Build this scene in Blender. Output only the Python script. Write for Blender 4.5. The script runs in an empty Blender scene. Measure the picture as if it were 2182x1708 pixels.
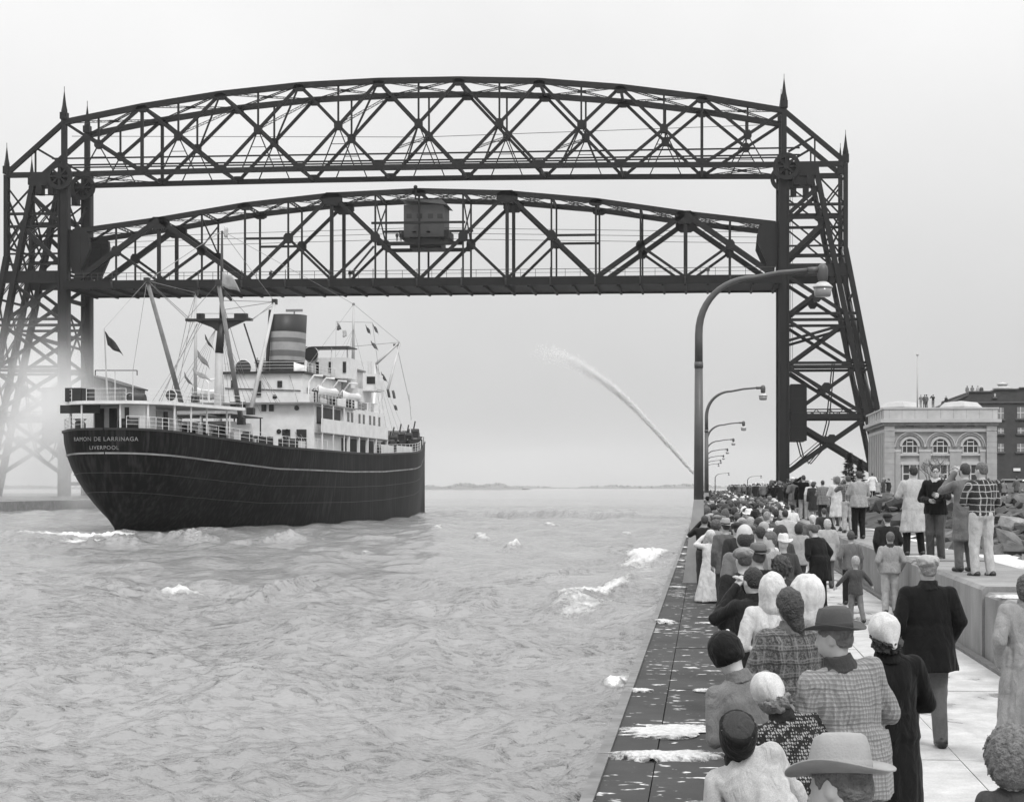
import bpy, math, random
import numpy as np
from mathutils import Vector, Matrix
R = math.radians
random.seed(7)
scn = bpy.context.scene
COL = scn.collection
# ------------------------------------------------------------------ camera
FPX, CX, CY, CAMZ = 3660.0, 1229.0, 1037.0, 2.36      # focal length and principal point in a 2181 x 1708 frame
YAW = R(4.24)
cam = bpy.data.cameras.new('camera'); camo = bpy.data.objects.new('camera', cam); COL.objects.link(camo)
camo.location = (0, 0, CAMZ); camo.rotation_euler = (R(90), 0, YAW)
cam.sensor_fit = 'HORIZONTAL'; cam.sensor_width = 36; cam.lens = FPX / 2181 * 36
cam.shift_x = (1090.5 - CX) / 2181; cam.shift_y = (CY - 854) / 2181
cam.clip_start = 0.1; cam.clip_end = 20000
scn.camera = camo
# ------------------------------------------------------------------ overcast sky
SUN_EL, SUN_AZ = R(52), R(150)     # azimuth clockwise from +Y: behind the camera, to the right
w = bpy.data.worlds.new('World'); scn.world = w; w.use_nodes = True
nt = w.node_tree; nt.nodes.clear()
N = nt.nodes.new; L = nt.links.new
sky = N('ShaderNodeTexSky'); sky.sky_type = 'NISHITA'; sky.sun_disc = False
sky.sun_elevation = SUN_EL; sky.sun_rotation = SUN_AZ; sky.dust_density = 6.0
bw = N('ShaderNodeRGBToBW'); L(sky.outputs[0], bw.inputs[0])
tc = N('ShaderNodeTexCoord'); sx = N('ShaderNodeSeparateXYZ'); L(tc.outputs['Generated'], sx.inputs[0])
cl = N('ShaderNodeMath'); cl.operation = 'MAXIMUM'; cl.inputs[1].default_value = 0.0; L(sx.outputs[2], cl.inputs[0])
ov = N('ShaderNodeMath'); ov.operation = 'MULTIPLY_ADD'; ov.inputs[1].default_value = 13.0; ov.inputs[2].default_value = 4.5; L(cl.outputs[0], ov.inputs[0])
# slow cloud variation of the overcast layer, the same all round
cn = N('ShaderNodeTexNoise'); cn.inputs['Scale'].default_value = 3.2; cn.inputs['Detail'].default_value = 5; L(tc.outputs['Generated'], cn.inputs['Vector'])
cm = N('ShaderNodeMapRange'); cm.inputs[1].default_value = 0.3; cm.inputs[2].default_value = 0.7; cm.inputs[3].default_value = 0.95; cm.inputs[4].default_value = 1.10; L(cn.outputs[0], cm.inputs[0])
mu = N('ShaderNodeMath'); mu.operation = 'MULTIPLY'; L(ov.outputs[0], mu.inputs[0]); L(cm.outputs[0], mu.inputs[1])
sc_ = N('ShaderNodeMath'); sc_.operation = 'MULTIPLY_ADD'; sc_.inputs[1].default_value = 0.05; L(bw.outputs[0], sc_.inputs[0]); L(mu.outputs[0], sc_.inputs[2])
bg = N('ShaderNodeBackground'); bg.inputs[1].default_value = 0.1; L(sc_.outputs[0], bg.inputs[0])
wo = N('ShaderNodeOutputWorld'); L(bg.outputs[0], wo.inputs[0])
sl = bpy.data.lights.new('sun', 'SUN'); sl.energy = 1.5; sl.angle = R(14); sl.color = (1.0, 0.995, 0.99)
so = bpy.data.objects.new('sun', sl); COL.objects.link(so)
so.rotation_euler = (R(90) - SUN_EL, 0, -SUN_AZ + math.pi)
so.rotation_euler = Vector((-math.sin(SUN_AZ) * math.cos(SUN_EL), -math.cos(SUN_AZ) * math.cos(SUN_EL), -math.sin(SUN_EL))).to_track_quat('-Z', 'Y').to_euler()
vs = scn.view_settings; vs.view_transform = 'Standard'; vs.look = 'None'; vs.exposure = 0.2; vs.gamma = 1.0; vs.use_curve_mapping = False
cy = scn.cycles; cy.max_bounces = 6; cy.diffuse_bounces = 2; cy.glossy_bounces = 2; cy.transmission_bounces = 3; cy.volume_bounces = 2; cy.transparent_max_bounces = 8
cy.volume_step_rate = 4.0; cy.volume_max_steps = 64
cy.use_denoising = True
try: cy.denoiser = 'OPENIMAGEDENOISE'
except Exception: pass
# ------------------------------------------------------------------ projection helpers
CA, SA = math.cos(YAW), math.sin(YAW)
def at(px, py, Y):
    'point on the vertical plane Y seen at a pixel of the 2181-wide frame'
    u = (px - CX) / FPX
    X = Y * (u * CA - SA) / (CA + u * SA)
    dep = -X * SA + Y * CA
    return Vector((X, Y, CAMZ + (CY - py) / FPX * dep))
def gnd(px, py, z=0.0):
    'point on the level z seen at a pixel'
    dep = FPX * (CAMZ - z) / (py - CY); xc = (px - CX) / FPX * dep
    return Vector((xc * CA - dep * SA, xc * SA + dep * CA, z))
def dist(px, dep, z=0.0):
    xc = (px - CX) / FPX * dep
    return Vector((xc * CA - dep * SA, xc * SA + dep * CA, z))
WATER = -1.64
# ------------------------------------------------------------------ materials (all grey: a black and white world)
MATS = {}
def mat(name, g, rough=0.7, var=0.15, scale=3.0, bump=0.0, bscale=None, metal=0.0, spec=0.5, detail=4.0, streak=0.0, coord='Object'):
    if name in MATS: return MATS[name]
    m = bpy.data.materials.new(name); m.use_nodes = True; t = m.node_tree; b = t.nodes['Principled BSDF']
    b.inputs['Roughness'].default_value = rough; b.inputs['Metallic'].default_value = metal
    b.inputs['Specular IOR Level'].default_value = spec
    b.inputs['Base Color'].default_value = (g, g, g, 1)
    c = t.nodes.new('ShaderNodeTexCoord')
    if var > 0:
        n = t.nodes.new('ShaderNodeTexNoise'); n.inputs['Scale'].default_value = scale; n.inputs['Detail'].default_value = detail; n.inputs['Roughness'].default_value = 0.6
        t.links.new(c.outputs[coord], n.inputs['Vector'])
        r = t.nodes.new('ShaderNodeMapRange'); r.inputs[1].default_value = 0.28; r.inputs[2].default_value = 0.72
        r.inputs[3].default_value = g * (1 - var); r.inputs[4].default_value = g * (1 + var)
        t.links.new(n.outputs[0], r.inputs[0]); out = r.outputs[0]
        if streak > 0:
            mp = t.nodes.new('ShaderNodeMapping'); mp.inputs['Scale'].default_value = (1.3, 1.3, 0.06); t.links.new(c.outputs[coord], mp.inputs[0])
            n2 = t.nodes.new('ShaderNodeTexNoise'); n2.inputs['Scale'].default_value = 2.2; n2.inputs['Detail'].default_value = 5; t.links.new(mp.outputs[0], n2.inputs['Vector'])
            r2 = t.nodes.new('ShaderNodeMapRange'); r2.inputs[1].default_value = 0.45; r2.inputs[2].default_value = 0.75; r2.inputs[3].default_value = 1.0; r2.inputs[4].default_value = 1 + streak
            t.links.new(n2.outputs[0], r2.inputs[0]); k = t.nodes.new('ShaderNodeMath'); k.operation = 'MULTIPLY'
            t.links.new(out, k.inputs[0]); t.links.new(r2.outputs[0], k.inputs[1]); out = k.outputs[0]
        t.links.new(out, b.inputs['Base Color'])
    if bump > 0:
        nb = t.nodes.new('ShaderNodeTexNoise'); nb.inputs['Scale'].default_value = bscale or scale * 4; nb.inputs['Detail'].default_value = 5
        t.links.new(c.outputs[coord], nb.inputs['Vector'])
        bp = t.nodes.new('ShaderNodeBump'); bp.inputs['Strength'].default_value = bump; bp.inputs['Distance'].default_value = 0.02
        t.links.new(nb.outputs[0], bp.inputs['Height']); t.links.new(bp.outputs[0], b.inputs['Normal'])
    MATS[name] = m
    return m
# ------------------------------------------------------------------ objects
def tag(o, label=None, cat=None, group=None, kind=None):
    if label: o['label'] = label
    if cat: o['category'] = cat
    if group: o['group'] = group
    if kind: o['kind'] = kind
    return o
def empty(name, loc=(0, 0, 0), rz=0.0, label=None, cat=None, group=None):
    o = bpy.data.objects.new(name, None); COL.objects.link(o); o.location = loc; o.rotation_euler = (0, 0, rz); o.empty_display_size = 0.3
    return tag(o, label, cat, group)
def link(name, me, m=None, parent=None):
    if m is not None and not len(me.materials): me.materials.append(m)
    o = bpy.data.objects.new(name, me); COL.objects.link(o)
    if parent is not None: o.parent = parent
    return o
def mesh_np(name, V, F, smooth=False):
    V = np.asarray(V, dtype=np.float32).reshape(-1, 3); me = bpy.data.meshes.new(name)
    F = np.asarray(F, dtype=np.int32)
    me.vertices.add(len(V)); me.vertices.foreach_set('co', V.ravel())
    k = F.shape[1]; me.loops.add(F.size); me.loops.foreach_set('vertex_index', F.ravel())
    me.polygons.add(len(F)); me.polygons.foreach_set('loop_start', np.arange(0, F.size, k, dtype=np.int32))
    try: me.polygons.foreach_set('loop_total', np.full(len(F), k, dtype=np.int32))
    except Exception: pass
    if smooth: me.polygons.foreach_set('use_smooth', np.ones(len(F), dtype=bool))
    me.update(calc_edges=True); me.validate()
    return me
def basis(d):
    d = Vector(d).normalized(); up = Vector((0, 0, 1)) if abs(d.z) < 0.95 else Vector((0, 1, 0))
    a = d.cross(up).normalized(); b = a.cross(d).normalized()
    return a, b, d
class MB:
    def __init__(s): s.v = []; s.f = []; s.m = []; s.cur = 0
    def add(s, vs, fs):
        o = len(s.v); s.v += [tuple(v) for v in vs]; s.f += [tuple(i + o for i in f) for f in fs]; s.m += [s.cur] * len(fs); return s
    def box(s, c, sz, rz=0.0):
        x, y, z = [q / 2 for q in sz]; cc, ss = math.cos(rz), math.sin(rz); c = Vector(c)
        P = [(-x, -y, -z), (x, -y, -z), (x, y, -z), (-x, y, -z), (-x, -y, z), (x, -y, z), (x, y, z), (-x, y, z)]
        return s.add([(c.x + a * cc - b * ss, c.y + a * ss + b * cc, c.z + d) for a, b, d in P], [(0, 3, 2, 1), (4, 5, 6, 7), (0, 1, 5, 4), (1, 2, 6, 5), (2, 3, 7, 6), (3, 0, 4, 7)])
    def bb(s, x0, x1, y0, y1, z0, z1): return s.box(((x0 + x1) / 2, (y0 + y1) / 2, (z0 + z1) / 2), (abs(x1 - x0), abs(y1 - y0), abs(z1 - z0)))
    def beam(s, p, q, w, h=None):
        h = h or w; p = Vector(p); q = Vector(q); a, b, d = basis(q - p); a = a * w / 2; b = b * h / 2
        return s.add([p - a - b, p + a - b, p + a + b, p - a + b, q - a - b, q + a - b, q + a + b, q - a + b], [(0, 1, 2, 3), (7, 6, 5, 4), (0, 4, 5, 1), (1, 5, 6, 2), (2, 6, 7, 3), (3, 7, 4, 0)])
    def tube(s, pts, rad, n=8, caps=True):
        pts = [Vector(p) for p in pts]; k = len(pts)
        if not isinstance(rad, (list, tuple)): rad = [rad] * k
        V = []; pa = None
        for i in range(k):
            d = pts[min(i + 1, k - 1)] - pts[max(i - 1, 0)]
            a, b, d = basis(d)
            if pa is not None and abs(pa.dot(d)) < 0.99:
                a = (pa - d * pa.dot(d)).normalized(); b = a.cross(d)
            pa = a
            for j in range(n):
                t = 2 * math.pi * j / n; V.append(pts[i] + (a * math.cos(t) + b * math.sin(t)) * rad[i])
        Fc = [(i * n + j, i * n + (j + 1) % n, (i + 1) * n + (j + 1) % n, (i + 1) * n + j) for i in range(k - 1) for j in range(n)]
        if caps: Fc += [tuple(range(n))[::-1], tuple((k - 1) * n + j for j in range(n))]
        return s.add(V, Fc)
    def lathe(s, c, prof, n=16, sx=1.0, sy=1.0):
        c = Vector(c); V = []; k = len(prof)
        for r, z in prof:
            for j in range(n):
                t = 2 * math.pi * j / n; V.append((c.x + r * sx * math.cos(t), c.y + r * sy * math.sin(t), c.z + z))
        Fc = [(i * n + j, i * n + (j + 1) % n, (i + 1) * n + (j + 1) % n, (i + 1) * n + j) for i in range(k - 1) for j in range(n)]
        Fc += [tuple(range(n))[::-1], tuple((k - 1) * n + j for j in range(n))]
        return s.add(V, Fc)
    def prism(s, poly, y0, y1, ax='y'):
        n = len(poly)
        f = {'y': lambda a, b, t: (a, t, b), 'x': lambda a, b, t: (t, a, b), 'z': lambda a, b, t: (a, b, t)}[ax]
        V = [f(a, b, y0) for a, b in poly] + [f(a, b, y1) for a, b in poly]
        return s.add(V, [tuple(range(n))[::-1], tuple(range(n, 2 * n))] + [(i, (i + 1) % n, n + (i + 1) % n, n + i) for i in range(n)])
    def sphere(s, c, r, n=10, m=6, sc=(1, 1, 1)):
        c = Vector(c); V = [(c.x, c.y, c.z - r * sc[2])]
        for i in range(1, m):
            p = -math.pi / 2 + math.pi * i / m
            for j in range(n):
                t = 2 * math.pi * j / n; V.append((c.x + r * sc[0] * math.cos(p) * math.cos(t), c.y + r * sc[1] * math.cos(p) * math.sin(t), c.z + r * sc[2] * math.sin(p)))
        V.append((c.x, c.y, c.z + r * sc[2])); e = len(V) - 1
        Fc = [(0, 1 + (j + 1) % n, 1 + j) for j in range(n)]
        for i in range(m - 2):
            o = 1 + i * n; Fc += [(o + j, o + (j + 1) % n, o + n + (j + 1) % n, o + n + j) for j in range(n)]
        o = 1 + (m - 2) * n; Fc += [(o + j, o + (j + 1) % n, e) for j in range(n)]
        return s.add(V, Fc)
    def laced(s, p, q, wd, t, n=None, dp=None):
        'a laced member: two flanges and zigzag lacing'
        p = Vector(p); q = Vector(q); a, b, d = basis(q - p); dp = dp or wd; L_ = (q - p).length; n = n or max(2, int(L_ / wd / 0.9))
        for k in (-1, 1): s.beam(p + b * k * wd / 2, q + b * k * wd / 2, dp, t)
        for i in range(n):
            u0 = p + d * (L_ * i / n); u1 = p + d * (L_ * (i + 1) / n); k = 1 if i % 2 else -1
            for e in (-1, 1): s.beam(u0 + b * k * wd / 2 + a * e * dp / 2.2, u1 - b * k * wd / 2 + a * e * dp / 2.2, t * 0.35, t * 0.5)
        return s
    def mesh(s, name, smooth=False):
        me = bpy.data.meshes.new(name); me.from_pydata(s.v, [], s.f)
        if smooth: me.polygons.foreach_set('use_smooth', [True] * len(me.polygons))
        if any(s.m): me.polygons.foreach_set('material_index', s.m)
        me.update(); return me
    def obj(s, name, m, parent=None, smooth=False, **kw):
        return tag(link(name, s.mesh(name, smooth), m, parent), **kw)
def smooth_by_angle(o, ang=40):
    me = o.data
    try: me.set_sharp_from_angle(angle=R(ang))
    except Exception: pass
    return o
# ================================================================== SETTING
rng = np.random.default_rng(11)
def nodes_of(m): t = m.node_tree; return t, t.nodes.new, t.links.new
def rmap(t, src, a, b, c, d):
    r = t.nodes.new('ShaderNodeMapRange'); r.inputs[1].default_value = a; r.inputs[2].default_value = b; r.inputs[3].default_value = c; r.inputs[4].default_value = d
    t.links.new(src, r.inputs[0]); return r.outputs[0]
def noise(t, vec, scale, detail=4, rough=0.6, dist=0.0):
    n = t.nodes.new('ShaderNodeTexNoise'); n.inputs['Scale'].default_value = scale; n.inputs['Detail'].default_value = detail; n.inputs['Roughness'].default_value = rough; n.inputs['Distortion'].default_value = dist
    t.links.new(vec, n.inputs['Vector']); return n.outputs[0]
def mapping(t, vec, sc):
    m = t.nodes.new('ShaderNodeMapping'); m.inputs['Scale'].default_value = sc; t.links.new(vec, m.inputs[0]); return m.outputs[0]
def mathn(t, op, a, b):
    n = t.nodes.new('ShaderNodeMath'); n.operation = op
    for i, x in enumerate((a, b)):
        if isinstance(x, (int, float)): n.inputs[i].default_value = x
        else: t.links.new(x, n.inputs[i])
    return n.outputs[0]
# ---- water: one fan-shaped sheet, finer near the pier
def build_water():
    Y = [-8.0]
    while Y[-1] < 5200:
        d = max(Y[-1] + 2, 0) 
        st = 1.0 if d < 14 else min(max(d * d / 8200, 0.055), 0.95 if d < 330 else 1e9)
        if d >= 330: st = max(1.0, (d - 328) * 0.10)
        Y.append(Y[-1] + st)
    Y = np.array(Y); r = np.concatenate([np.linspace(0, 0.47, 520), 0.47 + np.linspace(0.01, 1.6, 40) ** 1.4])
    YY, RR = np.meshgrid(Y, r, indexing='ij'); D = np.maximum(YY + 13, 4)
    XX = -0.9 - RR * D
    sp = np.gradient(Y)[:, None] * np.ones_like(RR)
    Z = np.zeros_like(XX); calm = np.clip(1.2 - (YY - 60) / 1500, 0.3, 1)
    wx = XX + 1.2 * np.sin(YY * 0.11 + XX * 0.07) ; wy = YY + 1.5 * np.sin(XX * 0.13 + 1)
    g = np.random.default_rng(5)
    for i in range(72):
        lam = 0.42 * (12 / 0.42) ** g.random(); th = g.normal(0.25, 0.75) + (math.pi if g.random() < 0.3 else 0)
        k = 2 * math.pi / lam; a = 0.0098 * lam ** 0.72 * (0.6 + 0.8 * g.random())
        att = np.clip((lam / np.maximum(sp, RR * 0 + D * 0.0011) - 2.2) / 3, 0, 1)
        ph = k * (wx * math.cos(th) + wy * math.sin(th)) + g.random() * 6.28
        grp = 0.65 + 0.6 * np.sin(0.13 * k * (XX * math.sin(th) - YY * math.cos(th)) + g.random() * 6)
        c = np.cos(ph); Z += a * att * grp * (c + 0.35 * (2 * c * c - 1))
    Z *= calm
    foam = np.zeros_like(Z)
    def blob(ax, ay, bx, by, wd, hh, fo, seed):
        dx, dy = bx - ax, by - ay; L2 = dx * dx + dy * dy; t = np.clip(((XX - ax) * dx + (YY - ay) * dy) / L2, 0, 1)
        gg = np.random.default_rng(seed); wob = sum(np.sin(t * q * 6.3 + gg.random() * 6) / q for q in (1, 2.3, 5, 9)) * wd * 0.45
        nx, ny = -dy / math.sqrt(L2), dx / math.sqrt(L2)
        s_ = (XX - ax - t * dx) * nx + (YY - ay - t * dy) * ny + wob
        e = np.hypot(XX - ax - t * dx, YY - ay - t * dy)
        env = (0.25 + 0.75 * np.sin(np.pi * np.clip(t, 0.03, 0.97))) 
        prof = np.exp(-(s_ / wd) ** 2) * np.exp(-np.clip(e / (wd * 3) - 0.6, 0, 9) ** 2)
        rag = 1 + 0.35 * np.sin(XX * 5.1 + YY * 2.3 + seed) * np.sin(YY * 3.7 - XX * 1.9)
        return prof * env * hh * rag, prof * env * fo
    def crest(p, q, wd, hh, fo, seed):
        nonlocal Z, foam
        A = gnd(*p, WATER); B = gnd(*q, WATER); z, f = blob(A.x, A.y, B.x, B.y, wd, hh, fo, seed); Z = Z + z * (1.35 if fo < 0.8 else 0.8); foam = np.maximum(foam, f)
    crest((1160, 1310), (1350, 1234), 0.6, 0.42, 1.15, 1); crest((1200, 1322), (1310, 1268), 0.9, 0.08, 0.95, 2)
    crest((1310, 1212), (1440, 1174), 1.3, 0.42, 1.3, 3); crest((1375, 1196), (1438, 1196), 1.4, 0.25, 1.4, 4)
    crest((445, 1312), (700, 1238), 0.45, 0.34, 0.0, 5); crest((235, 1279), (345, 1262), 0.7, 0.2, 0.1, 6)
    crest((352, 1262), (440, 1268), 1.0, 0.42, 1.25, 7); crest((1315, 1475), (1335, 1440), 0.28, 0.2, 1.3, 8)
    crest((675, 1562), (705, 1556), 0.14, 0.12, 0.85, 9); crest((755, 1180), (800, 1176), 0.4, 0.25, 0.8, 10)
    crest((925, 1133), (945, 1126), 0.6, 0.35, 0.8, 11); crest((1085, 1172), (1112, 1168), 0.5, 0.45, 1.2, 12)
    crest((1020, 1140), (1045, 1150), 0.6, 0.35, 0.9, 13); crest((1160, 1118), (1190, 1122), 0.8, 0.4, 0.9, 14); crest((1325, 1140), (1336, 1136), 0.5, 0.5, 1.0, 15)
    crest((75, 1144), (262, 1140), 4.5, 0.45, 1.4, 16); crest((160, 1162), (330, 1158), 1.8, 0.45, 0.5, 17); crest((300, 1150), (480, 1156), 1.0, 0.5, 0.72, 18)
    crest((110, 1152), (260, 1150), 4.0, 0.2, 1.1, 20); crest((900, 1100), (1470, 1104), 3.0, 0.55, 0.25, 19); crest((500, 1160), (640, 1150), 1.0, 0.45, 0.3, 21)
    crest((590, 1340), (690, 1330), 0.3, 0.14, 0.0, 22); crest((820, 1455), (900, 1440), 0.25, 0.12, 0.0, 23); crest((420, 1500), (560, 1470), 0.25, 0.12, 0.0, 24); crest((980, 1300), (1090, 1280), 0.4, 0.2, 0.12, 25)
    crest((1180, 1230), (1230, 1222), 0.35, 0.2, 0.6, 26); crest((700, 1420), (740, 1410), 0.2, 0.1, 0.3, 27)
    # water against the pier and round the hull rises a little
    foam = np.maximum(foam, 0.75 * np.exp(-((XX + 0.95) / 0.16) ** 2) * (0.5 + 0.5 * np.sin(YY * 1.7) * np.sin(YY * 0.61 + 1)))
    rr_ = np.random.default_rng(8).normal(0, 1, Z.shape); rr_ = (rr_ + np.roll(rr_, 1, 0) + np.roll(rr_, 1, 1)) / 2; Z = Z + 0.03 * np.clip(foam, 0, 1) * rr_ * np.clip(YY / 60, 0.4, 1.6)
    n0, n1 = XX.shape; V = np.stack([XX, YY, Z], -1).reshape(-1, 3)
    idx = np.arange(n0 * n1).reshape(n0, n1)
    Fq = np.stack([idx[:-1, :-1], idx[:-1, 1:], idx[1:, 1:], idx[1:, :-1]], -1).reshape(-1, 4)[:, ::-1]
    me = mesh_np('water', V, Fq, True)
    a = me.attributes.new('foam', 'FLOAT', 'POINT'); a.data.foreach_set('value', foam.astype(np.float32).ravel())
    return me
wm = bpy.data.materials.new('lake_water'); wm.use_nodes = True; t, NN, LL = nodes_of(wm); b = t.nodes['Principled BSDF']
b.inputs['IOR'].default_value = 1.33
tcw = NN('ShaderNodeTexCoord').outputs['Object']
fa = NN('ShaderNodeAttribute'); fa.attribute_name = 'foam'
fz = noise(t, mapping(t, tcw, (1, 0.45, 1)), 6.5, 8, 0.78, 0.8); fz2 = noise(t, mapping(t, tcw, (1, 0.6, 1)), 1.3, 5, 0.7)
fsum = mathn(t, 'ADD', mathn(t, 'MULTIPLY', mathn(t, 'ADD', fz, fz2), 0.5), mathn(t, 'MULTIPLY', fa.outputs['Fac'], 0.42))
fmask = rmap(t, fsum, 0.72, 0.98, 0.0, 1.0)
mix = NN('ShaderNodeMix'); mix.data_type = 'RGBA'
LL(fmask, mix.inputs['Factor']); 
murk = rmap(t, noise(t, tcw, 0.09, 5, 0.6), 0.3, 0.7, 0.19, 0.275); LL(murk, mix.inputs[6]); mix.inputs[7].default_value = (0.78, 0.78, 0.78, 1)
LL(mix.outputs[2], b.inputs['Base Color'])
LL(rmap(t, fmask, 0, 1, 0.07, 0.85), b.inputs['Roughness'])
h1 = noise(t, mapping(t, tcw, (1.0, 0.8, 1)), 1.2, 3, 0.5, 0.3); h2 = noise(t, mapping(t, tcw, (0.8, 1.0, 1)), 3.6, 4, 0.55, 0.3); h3 = noise(t, mapping(t, tcw, (0.8, 1.0, 1)), 11.0, 3, 0.6)
gust = rmap(t, noise(t, tcw, 0.16, 3, 0.6), 0.36, 0.66, 0.35, 1.15)
pk = mathn(t, 'POWER', rmap(t, h2, 0.52, 0.8, 0.0, 1.0), 1.3)
hh = mathn(t, 'ADD', mathn(t, 'MULTIPLY', h1, 0.5), mathn(t, 'MULTIPLY', gust, mathn(t, 'ADD', mathn(t, 'MULTIPLY', pk, 1.0), mathn(t, 'MULTIPLY', h3, 0.26)))); hh = mathn(t, 'ADD', hh, mathn(t, 'MULTIPLY', fmask, 0.3))
bp = NN('ShaderNodeBump'); bp.inputs['Strength'].default_value = 1.0; bp.inputs['Distance'].default_value = 0.2; LL(hh, bp.inputs['Height']); LL(bp.outputs[0], b.inputs['Normal'])
wo_ = link('water', build_water(), wm); wo_.location = (0, 0, WATER); tag(wo_, kind='structure')
# ---- concrete materials
def concrete(name, g, wet=0.0, spots=0.0, stain=0.3, blot=1.0):
    m = bpy.data.materials.new(name); m.use_nodes = True; t, NN, LL = nodes_of(m); b = t.nodes['Principled BSDF']
    co = NN('ShaderNodeNewGeometry').outputs['Position']
    a = noise(t, co, 0.9, 6, 0.65); c = noise(t, co, 45, 3, 0.7); v = rmap(t, a, 0.3, 0.7, g * (1 - stain), g * (1 + stain)); v = mathn(t, 'MULTIPLY', v, rmap(t, c, 0.3, 0.7, 0.86, 1.12))
    st = noise(t, mapping(t, co, (2.2, 2.2, 0.25)), 2.0, 5, 0.65); v = mathn(t, 'MULTIPLY', v, rmap(t, st, 0.35, 0.65, 0.88, 1.08))
    ro = 0.85
    if wet > 0:
        wz = noise(t, mapping(t, co, (1, 0.55, 1)), 0.85, 4, 0.55, 0.3); wm_ = rmap(t, wz, 0.62 - wet * 0.25, 0.70 - wet * 0.25, 0, 1)
        v = mathn(t, 'MULTIPLY', v, rmap(t, wm_, 0, 1, 1.0, 0.72)); LL(rmap(t, wm_, 0, 1, 0.85, 0.13), b.inputs['Roughness'])
    else: b.inputs['Roughness'].default_value = ro
    if spots > 0:
        z1 = noise(t, mapping(t, co, (0.62, 1.0, 1)), 7.0, 3, 0.55, 0.25); z2 = noise(t, co, 0.55, 3, 0.5)
        sm = rmap(t, mathn(t, 'ADD', z1, mathn(t, 'MULTIPLY', z2, 0.35)), 0.80, 0.85, 0, 1)
        mx = NN('ShaderNodeMix'); mx.data_type = 'FLOAT'; LL(sm, mx.inputs[0]); LL(v, mx.inputs[2]); mx.inputs[3].default_value = 0.62; v = mx.outputs[0]
    LL(v, b.inputs['Base Color'])
    bp = NN('ShaderNodeBump'); bp.inputs['Strength'].default_value = 0.25; bp.inputs['Distance'].default_value = 0.01; LL(c, bp.inputs['Height']); LL(bp.outputs[0], b.inputs['Normal'])
    return m
M_strip = concrete('wet_dark_concrete', 0.034, spots=1.0, stain=0.35)
M_walk = concrete('walkway_concrete', 0.45, wet=0.35, stain=0.22)
M_wall = concrete('wall_concrete', 0.22, stain=0.25)
M_walltop = concrete('pier_body_concrete', 0.2, stain=0.3)
M_snow = bpy.data.materials.new('slush'); M_snow.use_nodes = True; t, NN, LL = nodes_of(M_snow); b = t.nodes['Principled BSDF']; b.inputs['Roughness'].default_value = 0.75
_g = NN('ShaderNodeTexCoord'); _p = NN('ShaderNodeNewGeometry').outputs['Position']; _s = NN('ShaderNodeVectorMath'); _s.operation = 'SUBTRACT'; LL(_g.outputs['Generated'], _s.inputs[0]); _s.inputs[1].default_value = (0.5, 0.5, 0.5)
_m = mapping(t, _s.outputs[0], (2, 2, 0)); _l = NN('ShaderNodeVectorMath'); _l.operation = 'LENGTH'; LL(_m, _l.inputs[0])
_n = noise(t, _p, 9, 6, 0.7, 0.5); _k = mathn(t, 'ADD', mathn(t, 'MULTIPLY', mathn(t, 'SUBTRACT', 1.0, _l.outputs['Value']), 0.55), _n)
LL(rmap(t, _k, 0.5, 0.72, 0.0, 1.0), b.inputs['Alpha']); LL(rmap(t, noise(t, _p, 23, 4, 0.7), 0.3, 0.7, 0.34, 0.66), b.inputs['Base Color'])
PX0, PX1, PX2 = -0.9, 0.62, 3.8     # pier edge, end of dark strip, foot of wall
pier = MB().bb(PX0 + 0.02, 13.0, -12, 560, -2.3, -0.26).obj('pier', M_walltop, kind='structure')
strip = MB().bb(PX0, PX1, 150, 560, -0.26, 0.0).obj('paved_strip', M_strip, kind='structure'); 
walk = MB().bb(PX1 + 0.01, PX2, 150, 560, -0.26, 0.0).obj('walkway', M_walk, kind='structure')
lip = MB()
for k in range(-4, 60):
    y0 = -0.25 + k * 5.1; lip.bb(PX0 - 0.03, PX0 + 0.07, y0 + 0.01, y0 + 5.085, -0.2, 0.025)
lip.obj('edge_lip', mat('lip', 0.16, 0.8, 0.3, 4), pier)
for k in range(-2, 30):
    y0 = -0.25 + k * 5.1
    for x0, x1 in ((PX0 + 0.075, -0.425), (-0.415, PX1)):
        dz = random.uniform(-0.006, 0.006)
        MB().bb(x0, x1, y0 + 0.012, y0 + 5.088, -0.25, dz).obj('paving_slab', M_strip, strip)
    for x0, x1 in ((PX1 + 0.012, 2.2), (2.212, PX2 - 0.13)):
        dz = random.uniform(-0.005, 0.005); MB().bb(x0, x1, y0 + 0.01, y0 + 5.09, -0.25, dz).obj('paving_slab', M_walk, walk)
MB().bb(PX2 - 0.125, PX2 - 0.01, -10, 150, -0.25, 0.045).obj('gutter_kerb', mat('kerb', 0.14, 0.7, 0.3, 3), walk)
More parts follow.
